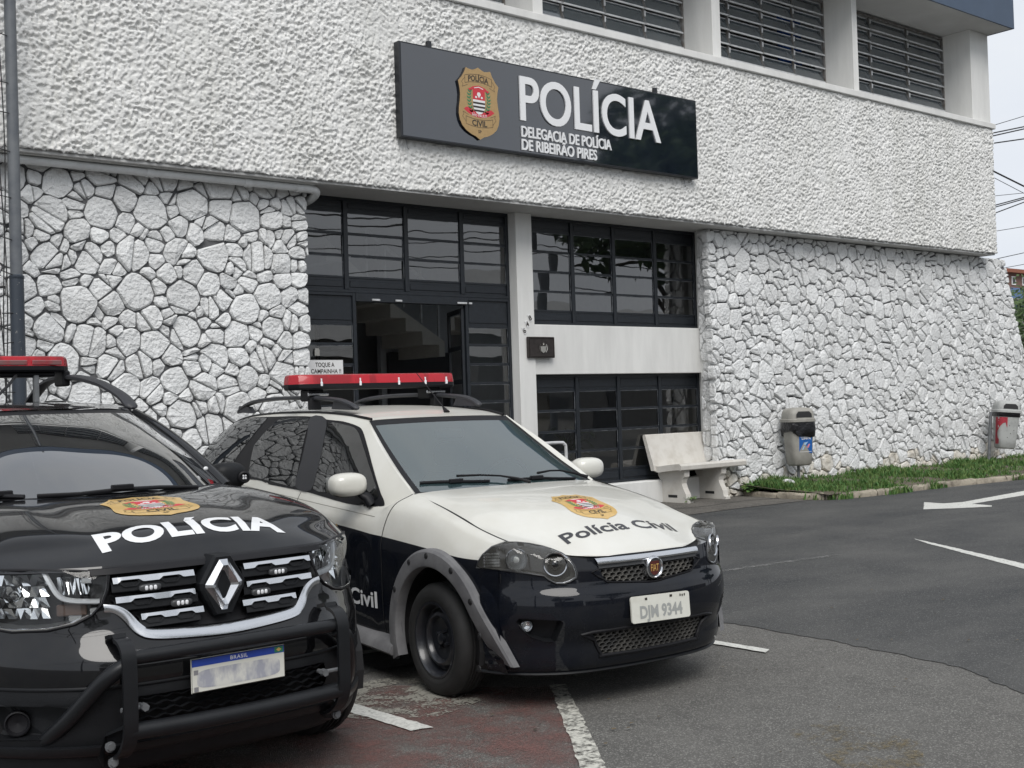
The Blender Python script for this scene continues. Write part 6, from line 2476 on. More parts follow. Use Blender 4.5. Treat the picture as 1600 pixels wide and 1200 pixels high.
# emblem shield and diamond
em = [(-.034, .992), (.034, .992), (.098, .885), (.094, .858), (.036, .752), (-.036, .752), (-.094, .858), (-.098, .885)]
y_e = -.712
mb = MB()
o3 = [(a, y_e, b) for a, b in em]
i3 = [(a*.90, y_e-.016, .872+(b-.872)*.93) for a, b in em]
b3 = [(a*1.02, y_e+.08, b) for a, b in em]
mb.add(b3+o3+i3, [(i, (i+1) % 8, 8+(i+1) % 8, 8+i) for i in range(8)]+[(8+i, 8+(i+1) % 8, 16+(i+1) % 8, 16+i) for i in range(8)])
mb.add(i3, [tuple(range(8))])
es = make('emblem_shield', mb, M['trim_grain'], D)
do = [(0, .972), (.077, .872), (0, .776), (-.077, .872)]
dob = [(-.018, .976), (.018, .976), (.083, .880), (.083, .868), (.012, .772), (-.012, .772), (-.083, .868), (-.083, .880)]
di = [(-.003, .926), (.003, .926), (.026, .876), (.026, .868), (.003, .822), (-.003, .822), (-.026, .868), (-.026, .876)]
mid = [((a+c)/2, (b+d)/2) for (a, b), (c, d) in zip(dob, di)]
mb = MB()
y0_ = y_e-.014
rA = [(a, y0_, b) for a, b in dob]
rB = [(a, y0_-.020, b) for a, b in mid]
rC = [(a, y0_, b) for a, b in di]
mb.add(rA+rB+rC, [(i, (i+1) % 8, 8+(i+1) % 8, 8+i) for i in range(8)]+[(8+i, 8+(i+1) % 8, 16+(i+1) % 8, 16+i) for i in range(8)])
make('emblem', mb, M['chrome'], es)
# strobe lamps in the grille
for x, z in ((-.290, .893), (-.172, .822), (.172, .822), (.262, .893)):
    c = on_front(x, z, .012)
    sl = Vector((1, 0, 0))
    dxx = on_front(x+.03, z).y-on_front(x-.03, z).y
    rot = Matrix.Rotation(math.atan2(dxx, .06), 3, 'Z')
    mb = MB()
    ellipsoid(mb, (0, 0, 0), (.044, .012, .014), .6)
    mb.v = [tuple(rot @ Vector(p)+c) for p in mb.v]
    st_ = make('strobe_lamp', mb, M['lamp_dark'], gr, smooth=60)
    mb = MB()
    for k in (-1, 0, 1):
        q = MB()
        ellipsoid(q, (k*.017, -.011, 0), (.007, .004, .009), .7, 10, 6)
        mb.add([rot @ Vector(p)+c for p in q.v], q.f)
    make('led', mb, M['led'], st_, smooth=60)
# headlamps
for mir in (False, True):
    fr = hlm if mir else hl_dir
    s = -1 if mir else 1
    poly = neg(hl2) if mir else hl2
    mbl = conform(poly, [tuple(range(len(poly)))], fr, b_body, .004, .04)
    hlm_o = make('headlight', mbl, M['lens'], D, smooth=80, recalc=False)
    rim3 = [Vector((s*p.x, p.y, p.z)) for p in hl3]
    k = len(rim3)
    cen = sum(rim3, Vector())/k
    rings = [rim3, [cen+(p-cen)*.96-fr.n*.03 for p in rim3], [cen+(p-cen)*.86-fr.n*.09 for p in rim3]]
    hb = MB()
    for a, b in zip(rings[:-1], rings[1:]):
        o = len(hb.v)
        hb.v += [tuple(p) for p in a+b]
        for i in range(k):
            j = (i+1) % k
            hb.f.append((o+i, o+j, o+k+j, o+k+i))
            hb.m.append(0)
    hb.add(rings[-1], [tuple(range(k))])
    make('lamp_housing', hb, M['lamp_grey'], hlm_o)
    def P3(a, b, dep):
        p = on_front(a, b)
        return Vector((s*p.x, p.y, p.z))-fr.n*dep
    # faceted reflectors: a mosaic of small mirrors, each tilted its own way
    fg = random.Random(5)
    for a0, a1, b0, b1, na, nb, dp in ((.645, .855, .800, .965, 9, 4, .050), (.510, .612, .885, .955, 9, 1, .045)):
        rb = MB()
        for ia in range(na):
            for ib in range(nb):
                qa, qb = a0+(a1-a0)*ia/na, a0+(a1-a0)*(ia+.94)/na
                za_, zb_ = b0+(b1-b0)*ib/nb, b0+(b1-b0)*(ib+.95)/nb
                sk = .018*(1 if ia % 2 else -1) if nb > 1 else 0
                rb.add([P3(qa+sk*.3, za_, dp+fg.uniform(-.012, .012)), P3(qb+sk*.3, za_, dp+fg.uniform(-.012, .012)), P3(qb-sk*.3, zb_, dp+fg.uniform(-.012, .020)), P3(qa-sk*.3, zb_, dp+fg.uniform(-.012, .020))], [(0, 1, 2, 3)])
        make('reflector', rb, M['reflector_bright'], hlm_o)
    bl = MB()
    ellipsoid(bl, P3(.735, .885, .035), (.022, .022, .022))
    make('bulb', bl, M['lens'], hlm_o, smooth=80)
    for a, b, w_, hh in ((.515, .938, .040, .012), (.500, .822, .030, .014), (.560, .800, .05, .012)):
        rb = MB()
        rb.rotbox(P3(a, b, .022), (w_*.5, .006, hh), Matrix((fr.e1, fr.n, fr.e2)).transposed(), .003)
        make('reflector_bar', rb, M['reflector_bright'], hlm_o)
    rb = MB()
    rb.rotbox(P3(.575, .828, .055), (.055, .01, .022), Matrix((fr.e1, fr.n, fr.e2)).transposed(), .004)
    make('signal_lamp', rb, mat('smoked_amber', (0.16, 0.11, 0.09), .3), hlm_o)
    # light guide
    dl = MB()
    pts = spline([P3(a, b, .016) for a, b in ((.640, .975), (.628, .935), (.605, .885), (.570, .866), (.50, .858), (.478, .857))], 5)
    dl.tube(pts, .0135, 6, flat=(1, .8))
    make('light_guide', dl, M['drl'], hlm_o, smooth=60)
    gb = MB()
    gb.tube([p+fr.n*.003 for p in rim3], .006, 6, closed=True)
    make('lamp_gasket', gb, M['trim'], hlm_o, smooth=60)
    gb = MB()
    gb.tube([cen+(p-cen)*.955+fr.n*.004 for p in rim3[3:9]], .006, 6)
    make('lamp_edge', gb, M['reflector_bright'], hlm_o, smooth=60)
# lower grille of wavy slats
lgm = MB()
lgm.grid(np.array([[on_front(x, z, -.05) for x in np.linspace(-.44, .44, 21)] for z in (.51, .45, .40, .34)]))
lg = make('lower_grille', lgm, M['black_void'], D)
for r in range(6):
    mb = MB()
    xs = np.linspace(-.43, .43, 61)
    z = .362+r*.026
    pts = [[on_front(x, z+.006*math.sin(x*95)*(1 if r % 2 else -1)+dz, o_) for x in xs] for dz, o_ in ((.006, -.020), (.002, -.004), (-.004, -.008), (-.006, -.03))]
    mb.grid(np.array(pts))
    make('grille_slat', mb, M['trim_grain'], lg, smooth=60)
# fog lamp pockets
for mir in (False, True):
    fr = fog_d.mirrored() if mir else fog_d
    s = -1 if mir else 1
    rim3 = [Vector((s*p.x, p.y, p.z)) for p in fg3]
    k = len(rim3)
    cen = sum(rim3, Vector())/k
    rings = [[p+fr.n*.004 for p in rim3], [cen+(p-cen)*.94+fr.n*.006 for p in rim3], [cen+(p-cen)*.84-fr.n*.05 for p in rim3]]
    hb = MB()
    for a, b in zip(rings[:-1], rings[1:]):
        o = len(hb.v)
        hb.v += [tuple(p) for p in a+b]
        for i in range(k):
            j = (i+1) % k
            hb.f.append((o+i, o+j, o+k+j, o+k+i))
            hb.m.append(0)
    hb.add(rings[-1], [tuple(range(k))])
    fp = make('fog_lamp_pocket', hb, M['trim_grain'], D)
    q = on_front(.745, .415)
    q = Vector((s*q.x, q.y, q.z))-fr.n*.045
    hb = MB()
    hb.lathe([(.048, .0), (.047, .02), (.042, .022), (.035, .008), (.001, .0)], q, fr.n, 20)
    make('fog_lamp', hb, M['trim'], fp, smooth=40)
# groove between painted bumper and lower plastics
mb = MB()
mb.grid(np.array([[on_front(x, z, o_) for x in np.linspace(-.84, .84, 41)] for z, o_ in ((.556, .002), (.551, .007), (.545, .007), (.541, .001))]))
make('bumper_seam', mb, M['trim_grain'], D, smooth=60)
mb = MB()
mb.grid(np.array([[on_front(x, z, o_) for x in np.linspace(-.80, .80, 41)] for z, o_ in ((.335, -.01), (.330, .025), (.30, .03), (.285, .0))]))
make('skid_lip', mb, M['tube'], D, smooth=60)

# number plate
mb = MB()
mb.box((-.20, -.832, .490), (.20, -.838, .620), .001)
npl = make('number_plate', mb, M['plate_white'], D)
mb = MB()
mb.add([(-.197, -.8388, .590), (.197, -.8388, .590), (.197, -.8388, .617), (-.197, -.8388, .617)], [(0, 1, 2, 3)])
make('plate_band', mb, M['blue_print'], npl, recalc=False)
mb = MB()
mb.tube([(-.198, -.8385, .492), (.198, -.8385, .492), (.198, -.8385, .618), (-.198, -.8385, .618)], .0018, 4, closed=True)
make('plate_border', mb, M['ink'], npl)
v, f = text2d('BRASIL', .014, .012, 1.1, 1.15)
wv = max(p[0] for p in v)
mb = MB()
mb.add([(p[0]-wv/2, -.8395, .597+p[1]) for p in v], f)
make('plate_lettering', mb, M['white_print'], npl, recalc=False)
mb = MB()
mb.add([(.155, -.8392, .593), (.193, -.8392, .593), (.193, -.8392, .615), (.155, -.8392, .615)], [(0, 1, 2, 3)])
mb.add([(.174+.012*math.cos(a), -.8395, .604+.008*math.sin(a)) for a in (0, math.pi/2, math.pi, 3*math.pi/2)], [(0, 1, 2, 3)], 1)
make('plate_flag', mb, [M['green_print'], M['gold_hood']], npl, recalc=False)
mb = MB()                                           # the characters are smudged to a grey blur
mb.add([(.178*math.copysign(abs(math.cos(a))**.4, math.cos(a)), -.8390, .540+.036*math.copysign(abs(math.sin(a))**.4, math.sin(a))) for a in np.linspace(0, 2*math.pi, 41)[:-1]], [tuple(range(40))])
make('plate_smudge', mb, mat('blurred_plate_print', (0.62, 0.62, 0.58), .5, col2=(.34, .35, .40), vscale=13, ramp=(.45, .62), stretch=(1, 1, .5)), npl, recalc=False)
mb = MB()
for z in (.567, .503):
    mb.add([(-.190, -.8392, z-.008), (-.172, -.8392, z-.008), (-.172, -.8392, z+.010), (-.190, -.8392, z+.010)], [(0, 1, 2, 3)])
make('plate_mark', mb, mat('small_grey_print', (0.22, 0.22, 0.23), .6), npl, recalc=False)

# bull bar
bb_m = M['tube']
mb = MB()
mb.tube(spline([(-.445, -.925, .664), (-.2, -.945, .666), (0, -.950, .667), (.2, -.945, .666), (.445, -.925, .664)], 6), .027, 12)
bb = make('bull_bar', mb, bb_m, D, smooth=50, loc=(0, .085, 0))
mb = MB()
mb.tube(spline([(-.445, -.925, .395), (-.2, -.945, .392), (0, -.950, .391), (.2, -.945, .392), (.445, -.925, .395)], 6), .033, 12)
make('cross_tube', mb, bb_m, bb, smooth=50)
for sgn in (-1, 1):
    pr = spline([(-.80, .722), (-.865, .735), (-.925, .722), (-.958, .680), (-.965, .60), (-.965, .50), (-.962, .42), (-.945, .36), (-.905, .315), (-.85, .285), (-.80, .275)], 5)
    th = .030
    pts_o = [(y, z) for y, z in pr]
    pts_i = []
    for i, (y, z) in enumerate(pr):
        t = pr[min(i+1, len(pr)-1)]-pr[max(i-1, 0)]
        t = t/np.linalg.norm(t)
        wd = .055 if i < 40 else .055
        pts_i.append((y-t[1]*-1*wd*0+(-t[1])*-wd*-1*0+0, z))
    mb = MB()
    x0, x1 = sgn*.428, sgn*.482
    for i in range(len(pr)):
        t = pr[min(i+1, len(pr)-1)]-pr[max(i-1, 0)]
        t = t/np.linalg.norm(t)
        n_ = np.array([t[1], -t[0]])
        inn = pr[i]-n_*(-.014)*1
        if inn[0] < pr[i][0]:
            inn = pr[i]+n_*(-.014)
        inn = (max(inn[0], pr[i][0]), inn[1])
        mb.v += [(x0, pr[i][0], pr[i][1]), (x1, pr[i][0], pr[i][1]), (x1, inn[0], inn[1]), (x0, inn[0], inn[1])]
    for i in range(len(pr)-1):
        for j in range(4):
            j2 = (j+1) % 4
            mb.f.append((i*4+j, i*4+j2, i*4+4+j2, i*4+4+j))
            mb.m.append(0)
    mb.f += [(3, 2, 1, 0), tuple((len(pr)-1)*4+j for j in range(4))]
    mb.m += [0, 0]
    make('upright', mb, bb_m, bb, smooth=40)
    mb = MB()
    mb.tube(spline([(sgn*.43, -.925, .650), (sgn*.50, -.90, .61), (sgn*.55, -.84, .54), (sgn*.60, -.76, .45), (sgn*.64, -.68, .38), (sgn*.66, -.60, .33), (sgn*.66, -.48, .30)], 6), .031, 12)
    make('side_tube', mb, bb_m, bb, smooth=50)
    mb = MB()
    mb.add([(sgn*.428, -.87, .40), (sgn*.428, -.75, .42), (sgn*.428, -.72, .25), (sgn*.50, -.80, .245), (sgn*.53, -.83, .30), (sgn*.50, -.82, .37)], [(0, 1, 2, 3, 4, 5)])
    make('mounting_plate', mb, bb_m, bb)
    for dx_, z in ((.045, .335), (.035, .275)):
        mb = MB()
        c = Vector((sgn*(.445+dx_), -.845, z))
        mb.cyl(c+Vector((0, .02, 0)), c+Vector((0, -.012, 0)), .014, n=6)
        mb.cyl(c+Vector((0, .0, 0)), c+Vector((0, -.004, 0)), .020, n=14)
        make('mounting_bolt', mb, M['galv'], bb)
    mb = MB()
    mb.cyl((sgn*.40, -.905, .475), (sgn*.47, -.905, .475), .009, n=8)
    mb.cyl((sgn*.385, -.90, .475), (sgn*.385, -.93, .475), .015, n=6)
    mb.cyl((sgn*.385, -.87, .475), (sgn*.385, -.90, .475), .010, n=8)
    make('plate_bolt', mb, M['galv'], bb)

# bonnet print
def hood_place2(cx_, cy_, sx, sy):
    return lambda v, f, lift, mb, mi: conform([(p[0]*sx+cx_, p[1]*sy+cy_) for p in v], f, F_TOP, b_hood, lift+.001, .06, mi, mb)
draw_shield('shield_print', hood_place2(-.045, -.150, .52, .40), D, hood=True, lift=.0005)
v, f = text2d('POLÍCIA', .125, .042, 1.5, 1.05, res=5)
wv = max(p[0] for p in v)
mb = conform([((p[0]-wv/2)*.80/wv-.020, p[1]*.86-.545) for p in v], f, F_TOP, b_hood, .0022, .05)
make('hood_lettering', mb, M['decal_white'], D, recalc=False)
# mirrors
for sgn in (-1, 1):
    mb = MB()
    ellipsoid(mb, (sgn*.905, 1.02, 1.208), (.100, .08, .074), .70, 24, 14)
    mm = make('wing_mirror', mb, M['trim_grain'], D, smooth=80)
    mb = MB()
    mb.tube([(sgn*.76, .98, 1.12), (sgn*.82, .99, 1.15), (sgn*.88, 1.0, 1.17)], [.045, .04, .03], 8)
    make('mirror_arm', mb, M['trim'], mm, smooth=60)
    c = Vector((sgn*.965, .945, 1.198))
    mb = MB()
    mb.lathe([(.030, .012), (.034, -.02), (.026, -.024), (.024, -.012), (.001, -.012)], c, (sgn*.25, .95, 0), 18)
    make('strobe_lamp', mb, M['trim'], mm, smooth=40)
    mb = MB()
    for a in range(4):
        t = math.pi/4+a*math.pi/2
        ellipsoid(mb, c+Vector((.010*math.cos(t), -.016+.003*sgn, .010*math.sin(t))), (.0065, .004, .0065), 1, 8, 6)
    make('led', mb, M['led'], mm, smooth=60)
mb = MB()
ellipsoid(mb, Q.hit(b_ws, 319, 741)+Vector((0, -.02, .03)), (.013, .006, .010), 1, 10, 6)
make('washer_sticker', mb, M['decal_white'], D, smooth=60)
# wipers
zd = lambda x, y: (x*.25, 540+y*.25)
def on_ws2(x, y, off):
    p = Q.hit(b_ws, *zd(x, y))
    return p+Vector((0, -.4, .9))*off
for pts in ([(-560, 985), (-200, 962), (0, 958), (150, 962)], [(230, 958), (500, 945), (760, 915), (1000, 902), (1230, 900)]):
    mb = MB()
    mb.tube([on_ws2(x, y, .014) for x, y in pts], .010, 6)
    wp = make('wiper', mb, M['trim'], D, smooth=60)
    mb = MB()
    p = on_ws2(*pts[2], .026)
    mb.rotbox(p, (.05, .016, .012), Matrix.Rotation(0, 3, 'X'), .004)
    make('wiper_clip', mb, M['trim'], wp)
# roof rails and light bar
for sgn in (-1, 1):
    pts = spline([(sgn*.595, 1.56, 1.600), (sgn*.60, 1.68, 1.660), (sgn*.602, 1.86, 1.715), (sgn*.600, 2.10, 1.768), (sgn*.598, 2.5, 1.812), (sgn*.598, 3.0, 1.79), (sgn*.59, 3.45, 1.60)], 6)
    mb = MB()
    mb.tube(pts, [.012]+[.034]*(len(pts)-2)+[.012], 8, flat=(.6, 1.15), up=(0, 0, 1))
    make('roof_rail', mb, M['rail'], D, smooth=50)
    for y in (2.60,):
        mb = MB()
        mb.box((sgn*.55, y-.06, 1.76), (sgn*.60, y+.10, 1.86), .01)
        make('rail_bracket', mb, M['trim'], D)
        mb = MB()
        mb.box((sgn*.36, y-.10, 1.66), (sgn*.39, y-.06, 1.83), .004)
        make('bracket_plate', mb, M['galv'], D)
lb = light_bar(D, (0, 2.62, 1.850), 1.20, .30, .100, M['red_lens'])
mb = MB()
for a, b in ((-.55, -.34), (-.31, -.12), (-.09, .09), (.12, .31), (.34, .52)):
    mb.box((a, 2.62-.153, 1.892), (b, 2.62-.146, 1.922), .004)
make('clear_panel', mb, M['red_clear'], lb)
mb = MB()
mb.box((-.50, 2.52, 1.82), (.50, 2.72, 1.852), .01)
make('bar_base', mb, M['trim'], lb)
mb = MB()
mb.tube(spline([(.25, 2.5, 1.83), (.18, 2.42, 1.77), (.1, 2.35, 1.71), (.02, 2.3, 1.655)], 5), .009, 6)
make('lamp_cable', mb, M['cable'], lb)
# cabin
mb = MB()
mb.add([(-.66, .25, 1.16), (.66, .25, 1.16), (.68, .95, 1.13), (-.68, .95, 1.13), (.68, 1.0, .8), (-.68, 1.0, .8)], [(0, 1, 2, 3), (3, 2, 4, 5)])
make('dashboard', mb, M['seat'], D)
for x in (-.36, .36):
    mb = MB()
    mb.box((x-.25, 1.65, .6), (x+.25, 1.82, 1.22), .05)
    ellipsoid(mb, (x, 1.76, 1.36), (.13, .06, .1), .7)
    make('seat', mb, M['seat'], D, smooth=60)
# ------------------------------------------------------------------ sign on the facade
SG = thing('sign_board', 'long glossy navy police sign with white letters and gold shield on the stucco wall', 'sign', (11.19, 12.2, 5.43))
y_s = 12.075
mb = MB()
mb.box((8.49, y_s, 4.850), (13.885, 12.185, 6.025), .004)
wpart('sign_box', mb, M['sign_side'], SG)
mb = MB()
mb.add([(8.515, y_s-.003, 4.872), (13.865, y_s-.003, 4.872), (13.865, y_s-.003, 6.005), (8.515, y_s-.003, 6.005)], [(0, 1, 2, 3)])
wpart('sign_face', mb, M['sign_black'], SG, recalc=False)
def sign_text(txt, cap, x0, z0, width, bold, name):
    v, f = text2d(txt, cap, bold, 1.0, 1.0, .010, 7)
    xs_ = width/max(p[0] for p in v)
    v = [(p[0]*xs_, p[1], p[2]) for p in v]
    groups = []
    for a, b, fs in islands(v, f):
        if groups and a < groups[-1][1]-.004:
            groups[-1][1] = max(groups[-1][1], b)
            groups[-1][2] += fs
        else:
            groups.append([a, b, fs])
    for a, b, fs in groups:
        used = sorted({i for q in fs for i in q})
        mp = {k: n for n, k in enumerate(used)}
        mb = MB()
        mb.add([(x0+v[i][0], y_s-.014-v[i][2], z0+v[i][1]) for i in used], [tuple(mp[i] for i in q) for q in fs])
        wpart(name, mb, M['letter'], SG)
sign_text('POLÍCIA', .575, 10.39, 5.300, 2.68, .014, 'letter')
sign_text('DELEGACIA DE POLÍCIA', .140, 10.40, 5.075, 1.655, .017, 'small_letter')
sign_text('DE RIBEIRÃO PIRES', .140, 10.40, 4.902, 1.365, .017, 'small_letter')
mb = MB()
o_ = SHIELD[0][0]
mb.prism([(p[0]*.925, p[1]*.925) for p in o_], lambda a, b, d: (9.685+a, y_s-.005-d, 5.405+b), .028)
sh_ = wpart('shield_plate', mb, M['ink'], SG)
draw_shield('shield_print', lambda v, f, lift, mb, mi: mb.add([(9.685+p[0]*.925, y_s-.033-lift*1.2, 5.405+p[1]*.925) for p in v], f, mi), sh_)
for x, z in ((9.0, 6.03), (13.08, 6.03)):
    mb = MB()
    mb.box((x-.03, 12.13, z-.02), (x+.03, 12.18, z+.09), .004)
    wpart('sign_bracket', mb, M['sign_side'], SG)
for x in (8.62, 13.66):
    mb = MB()
    mb.tube([(x, 12.17, 4.85), (x, 12.14, 4.74), (x+.03, 12.16, 4.73)], .006, 5)
    wpart('sign_hook', mb, M['galv'], SG)

# bronze plaque, house number, notice, padlock sticker
PL = thing('wall_plaque', 'dark bronze plaque with pale coat of arms on the white pillar', 'plaque', (11.21, 12.755, 2.34))
mb = MB()
mb.box((10.965, 12.715, 2.195), (11.46, 12.757, 2.488), .008)
wpart('plate', mb, M['bronze'], PL)
mb = MB()
mb.tube([(10.985, 12.714, 2.215), (11.44, 12.714, 2.215), (11.44, 12.714, 2.468), (10.985, 12.714, 2.468)], .008, 4, closed=True)
wpart('border', mb, M['bronze'], PL)
mb = MB()
cx_, cz_ = 11.235, 2.325
fx = lambda a, b, d=.012: (cx_+a, 12.714-d, cz_+b)
mb.prism([(-.05, .03), (.05, .03), (.045, -.035), (0, -.065), (-.045, -.035)], lambda a, b, d: (cx_+a, 12.714-d, cz_+b), .010)
for k in range(7):
    t = -.3+k*.62
    for sg in (-1, 1):
        a0 = Vector((sg*(.045+.022*math.sin(k*.5)), -.06+.016*k))
        mb.add([fx(a0.x-.010, a0.y), fx(a0.x+sg*.014, a0.y+.014, .016), fx(a0.x+.004*sg, a0.y+.022)], [(0, 1, 2)])
for k in range(5):
    a = math.pi/2+k*2*math.pi/5
    mb.add([fx(0, .062), fx(.022*math.cos(a), .062+.022*math.sin(a)), fx(.010*math.cos(a+.63), .062+.010*math.sin(a+.63), .016)], [(0, 1, 2)])
    mb.add([fx(0, .062), fx(.022*math.cos(a), .062+.022*math.sin(a)), fx(.010*math.cos(a-.63), .062+.010*math.sin(a-.63), .016)], [(0, 2, 1)])
wpart('coat_of_arms', mb, M['silver'], PL)
HN = thing('house_number', 'three small black and white digits climbing diagonally above the bronze plaque', 'house number', (11.0, 12.757, 2.65))
for k, (ch, x, z) in enumerate((('6', 10.935, 2.575), ('4', 10.99, 2.665), ('8', 11.045, 2.752))):
    mb = MB()
    R2 = Matrix.Rotation(RAD(28), 2)
    def tr(a, b, d):
        q = R2 @ Vector((a, b))
        return (x+q.x, 12.757-d, z+q.y)
    mb.prism([(-.022, -.052), (.022, -.052), (.022, .052), (-.022, .052)], lambda a, b, d: tr(a, b, d), .006)
    dg = wpart('digit_tile', mb, M['white_print'], HN)
    v, f = text2d(ch, .07, .03)
    wv = max(p[0] for p in v)
    mb = MB()
    mb.add([tr(p[0]-wv/2, p[1]-.036, .0075) for p in v], f)
    make('digit', mb, M['ink'], dg, recalc=False)
NT = thing('notice', 'white card notice TOQUE A CAMPAINHA taped inside the glass by the stone wall', 'notice', (7.83, 12.90, 2.07))
mb = MB()
mb.box((7.42, 12.905, 1.90), (8.085, 12.909, 2.175))
wpart('card', mb, M['white_print'], NT)
for txt, x0, z0, w_ in (('TOQUE A', 7.69, 2.092, .27), ('CAMPAINHA !!', 7.625, 2.012, .43)):
    v, f = text2d(txt, .052, .02)
    s_ = w_/max(p[0] for p in v)
    mb = MB()
    mb.add([(x0+p[0]*s_, 12.9035, z0+p[1]) for p in v], f)
    wpart('lettering', mb, M['ink'], NT, recalc=False)
ST = MB()
ST.prism([(-.035, -.045), (.035, -.045), (.035, .02), (.022, .045), (-.022, .045), (-.035, .02)], lambda a, b, d: (7.735+a, 12.930-d, 2.275+b), .003)
o = make('padlock_sticker', ST, M['silver'])
tagmesh(o, 'small pale padlock sticker on the glass above the notice', 'sticker')

# ------------------------------------------------------------------ gutter pipe and pole with cables
GP = thing('gutter_pipe', 'white plastic pipe running under the stucco band over the left stone wall', 'pipe', (5.2, 12.36, 4.10))
mb = MB()
mb.tube([(XL+.2, 12.36, 4.145), (3.4, 12.36, 4.15), (5.35, 12.36, 4.152), (7.25, 12.36, 4.155)], .042, 14)
wpart('pipe', mb, M['pipe'], GP, smooth=50)
for x in (5.4, 6.55, 7.22):
    mb = MB()
    mb.cyl((x-.045, 12.36, 4.152), (x+.045, 12.36, 4.152), .049, n=14)
    wpart('pipe_collar', mb, M['pipe'], GP, smooth=40)
mb = MB()
mb.tube(spline([(7.25, 12.36, 4.155), (7.36, 12.36, 4.153), (7.44, 12.37, 4.14), (7.475, 12.42, 4.11), (7.48, 12.55, 4.07), (7.48, 12.75, 4.05)], 5), .047, 14)
wpart('pipe_elbow', mb, M['pipe'], GP, smooth=50)
mb = MB()
mb.box((XL, 12.30, 4.198), (7.4, 12.42, 4.209))
wpart('pipe_strip', mb, M['plaster'], GP)

PO = thing('lamp_post', 'tall grey steel pole with thin cables in front of the left stone wall', 'pole', (3.835, 11.88, 0))
mb = MB()
mb.cyl((3.835, 11.88, 2.92), (3.835, 11.88, 9.5), .056, .052, n=18)
wpart('upper_pole', mb, M['pole'], PO, smooth=40)
mb = MB()
mb.cyl((3.835, 11.88, 0), (3.835, 11.88, 2.92), .066, n=18)
mb.lathe([(.066, 2.90), (.070, 2.905), (.070, 2.93), (.056, 2.94)], (3.835, 11.88, 0), (0, 0, 1), 18)
wpart('lower_pole', mb, M['pole_low'], PO, smooth=40)
for k, dx_ in enumerate((-.125, -.155, -.105)):
    mb = MB()
    pts = [(3.835+dx_*(1+.25*math.sin(z*1.7+k*2)), 11.86+.01*k, z) for z in np.linspace(1.2, 9.4, 24)]
    mb.tube(pts, .006, 5)
    wpart('cable', mb, M['cable'], PO)
mb = MB()
for z in np.arange(1.5, 9.3, .37):
    zz_ = z+rnd.uniform(-.05, .05)
    mb.tube([(3.69, 11.87, zz_), (3.79, 11.84, zz_+rnd.uniform(-.05, .03))], .005, 4)
o = wpart('cable_tie', mb, M['cable'], PO)
o['kind'] = 'stuff'

# ------------------------------------------------------------------ bench
BE = thing('bench', 'white cast concrete bench with sloping backrest in front of the lower window', 'bench', (14.2, 12.45, 0))
def along(prof, x0, x1, name, m, parent=BE, bev=.0):
    mb = MB()
    mb.prism(prof, lambda a, b, d: (x0+d, a, b), x1-x0)
    return wpart(name, mb, m, parent)
sx0, sx1 = 13.42, 14.93
seat = spline([(12.74, .535, 0), (12.66, .520, 0), (12.50, .540, 0), (12.30, .560, 0), (12.24, .562, 0)], 3)
prof = [(p[0], p[1]+.035) for p in seat]+[(12.215, .585), (12.20, .565), (12.205, .51), (12.22, .495)]+[(p[0], p[1]-.055) for p in seat[::-1]]
mb = MB()
mb.prism(prof, lambda a, b, d: (sx0+d, a, b), sx1-sx0)
s_o = wpart('seat', mb, M['concrete_bench'], BE, smooth=35)
mb = MB()
prof = [(12.70, .49), (12.77, .49), (12.925, 1.005), (12.915, 1.03), (12.89, 1.035), (12.87, 1.025), (12.715, .57)]
mb.prism(prof, lambda a, b, d: (sx0-.04+d, a, b), sx1-.04-sx0+.04)
wpart('backrest', mb, M['concrete_bench'], BE)
legp = [(12.26, .50), (12.80, .50), (12.80, .42), (12.765, .37), (12.74, .30), (12.745, .22), (12.775, .14), (12.80, .06), (12.84, .05), (12.84, .0), (12.20, .0), (12.20, .045), (12.235, .055), (12.25, .14), (12.30, .23), (12.325, .30), (12.305, .36), (12.265, .40)]
for x0 in (13.56, 14.40):
    mb = MB()
    mb.prism(legp, lambda a, b, d: (x0+d, a, b), .11)
    lg_ = wpart('leg', mb, M['concrete_bench'], BE)
    mb = MB()
    mb.box((x0-.003, 12.42, .085), (x0+.001, 12.60, .125), .0)
    make('foot_slot', mb, M['black_void'], lg_)

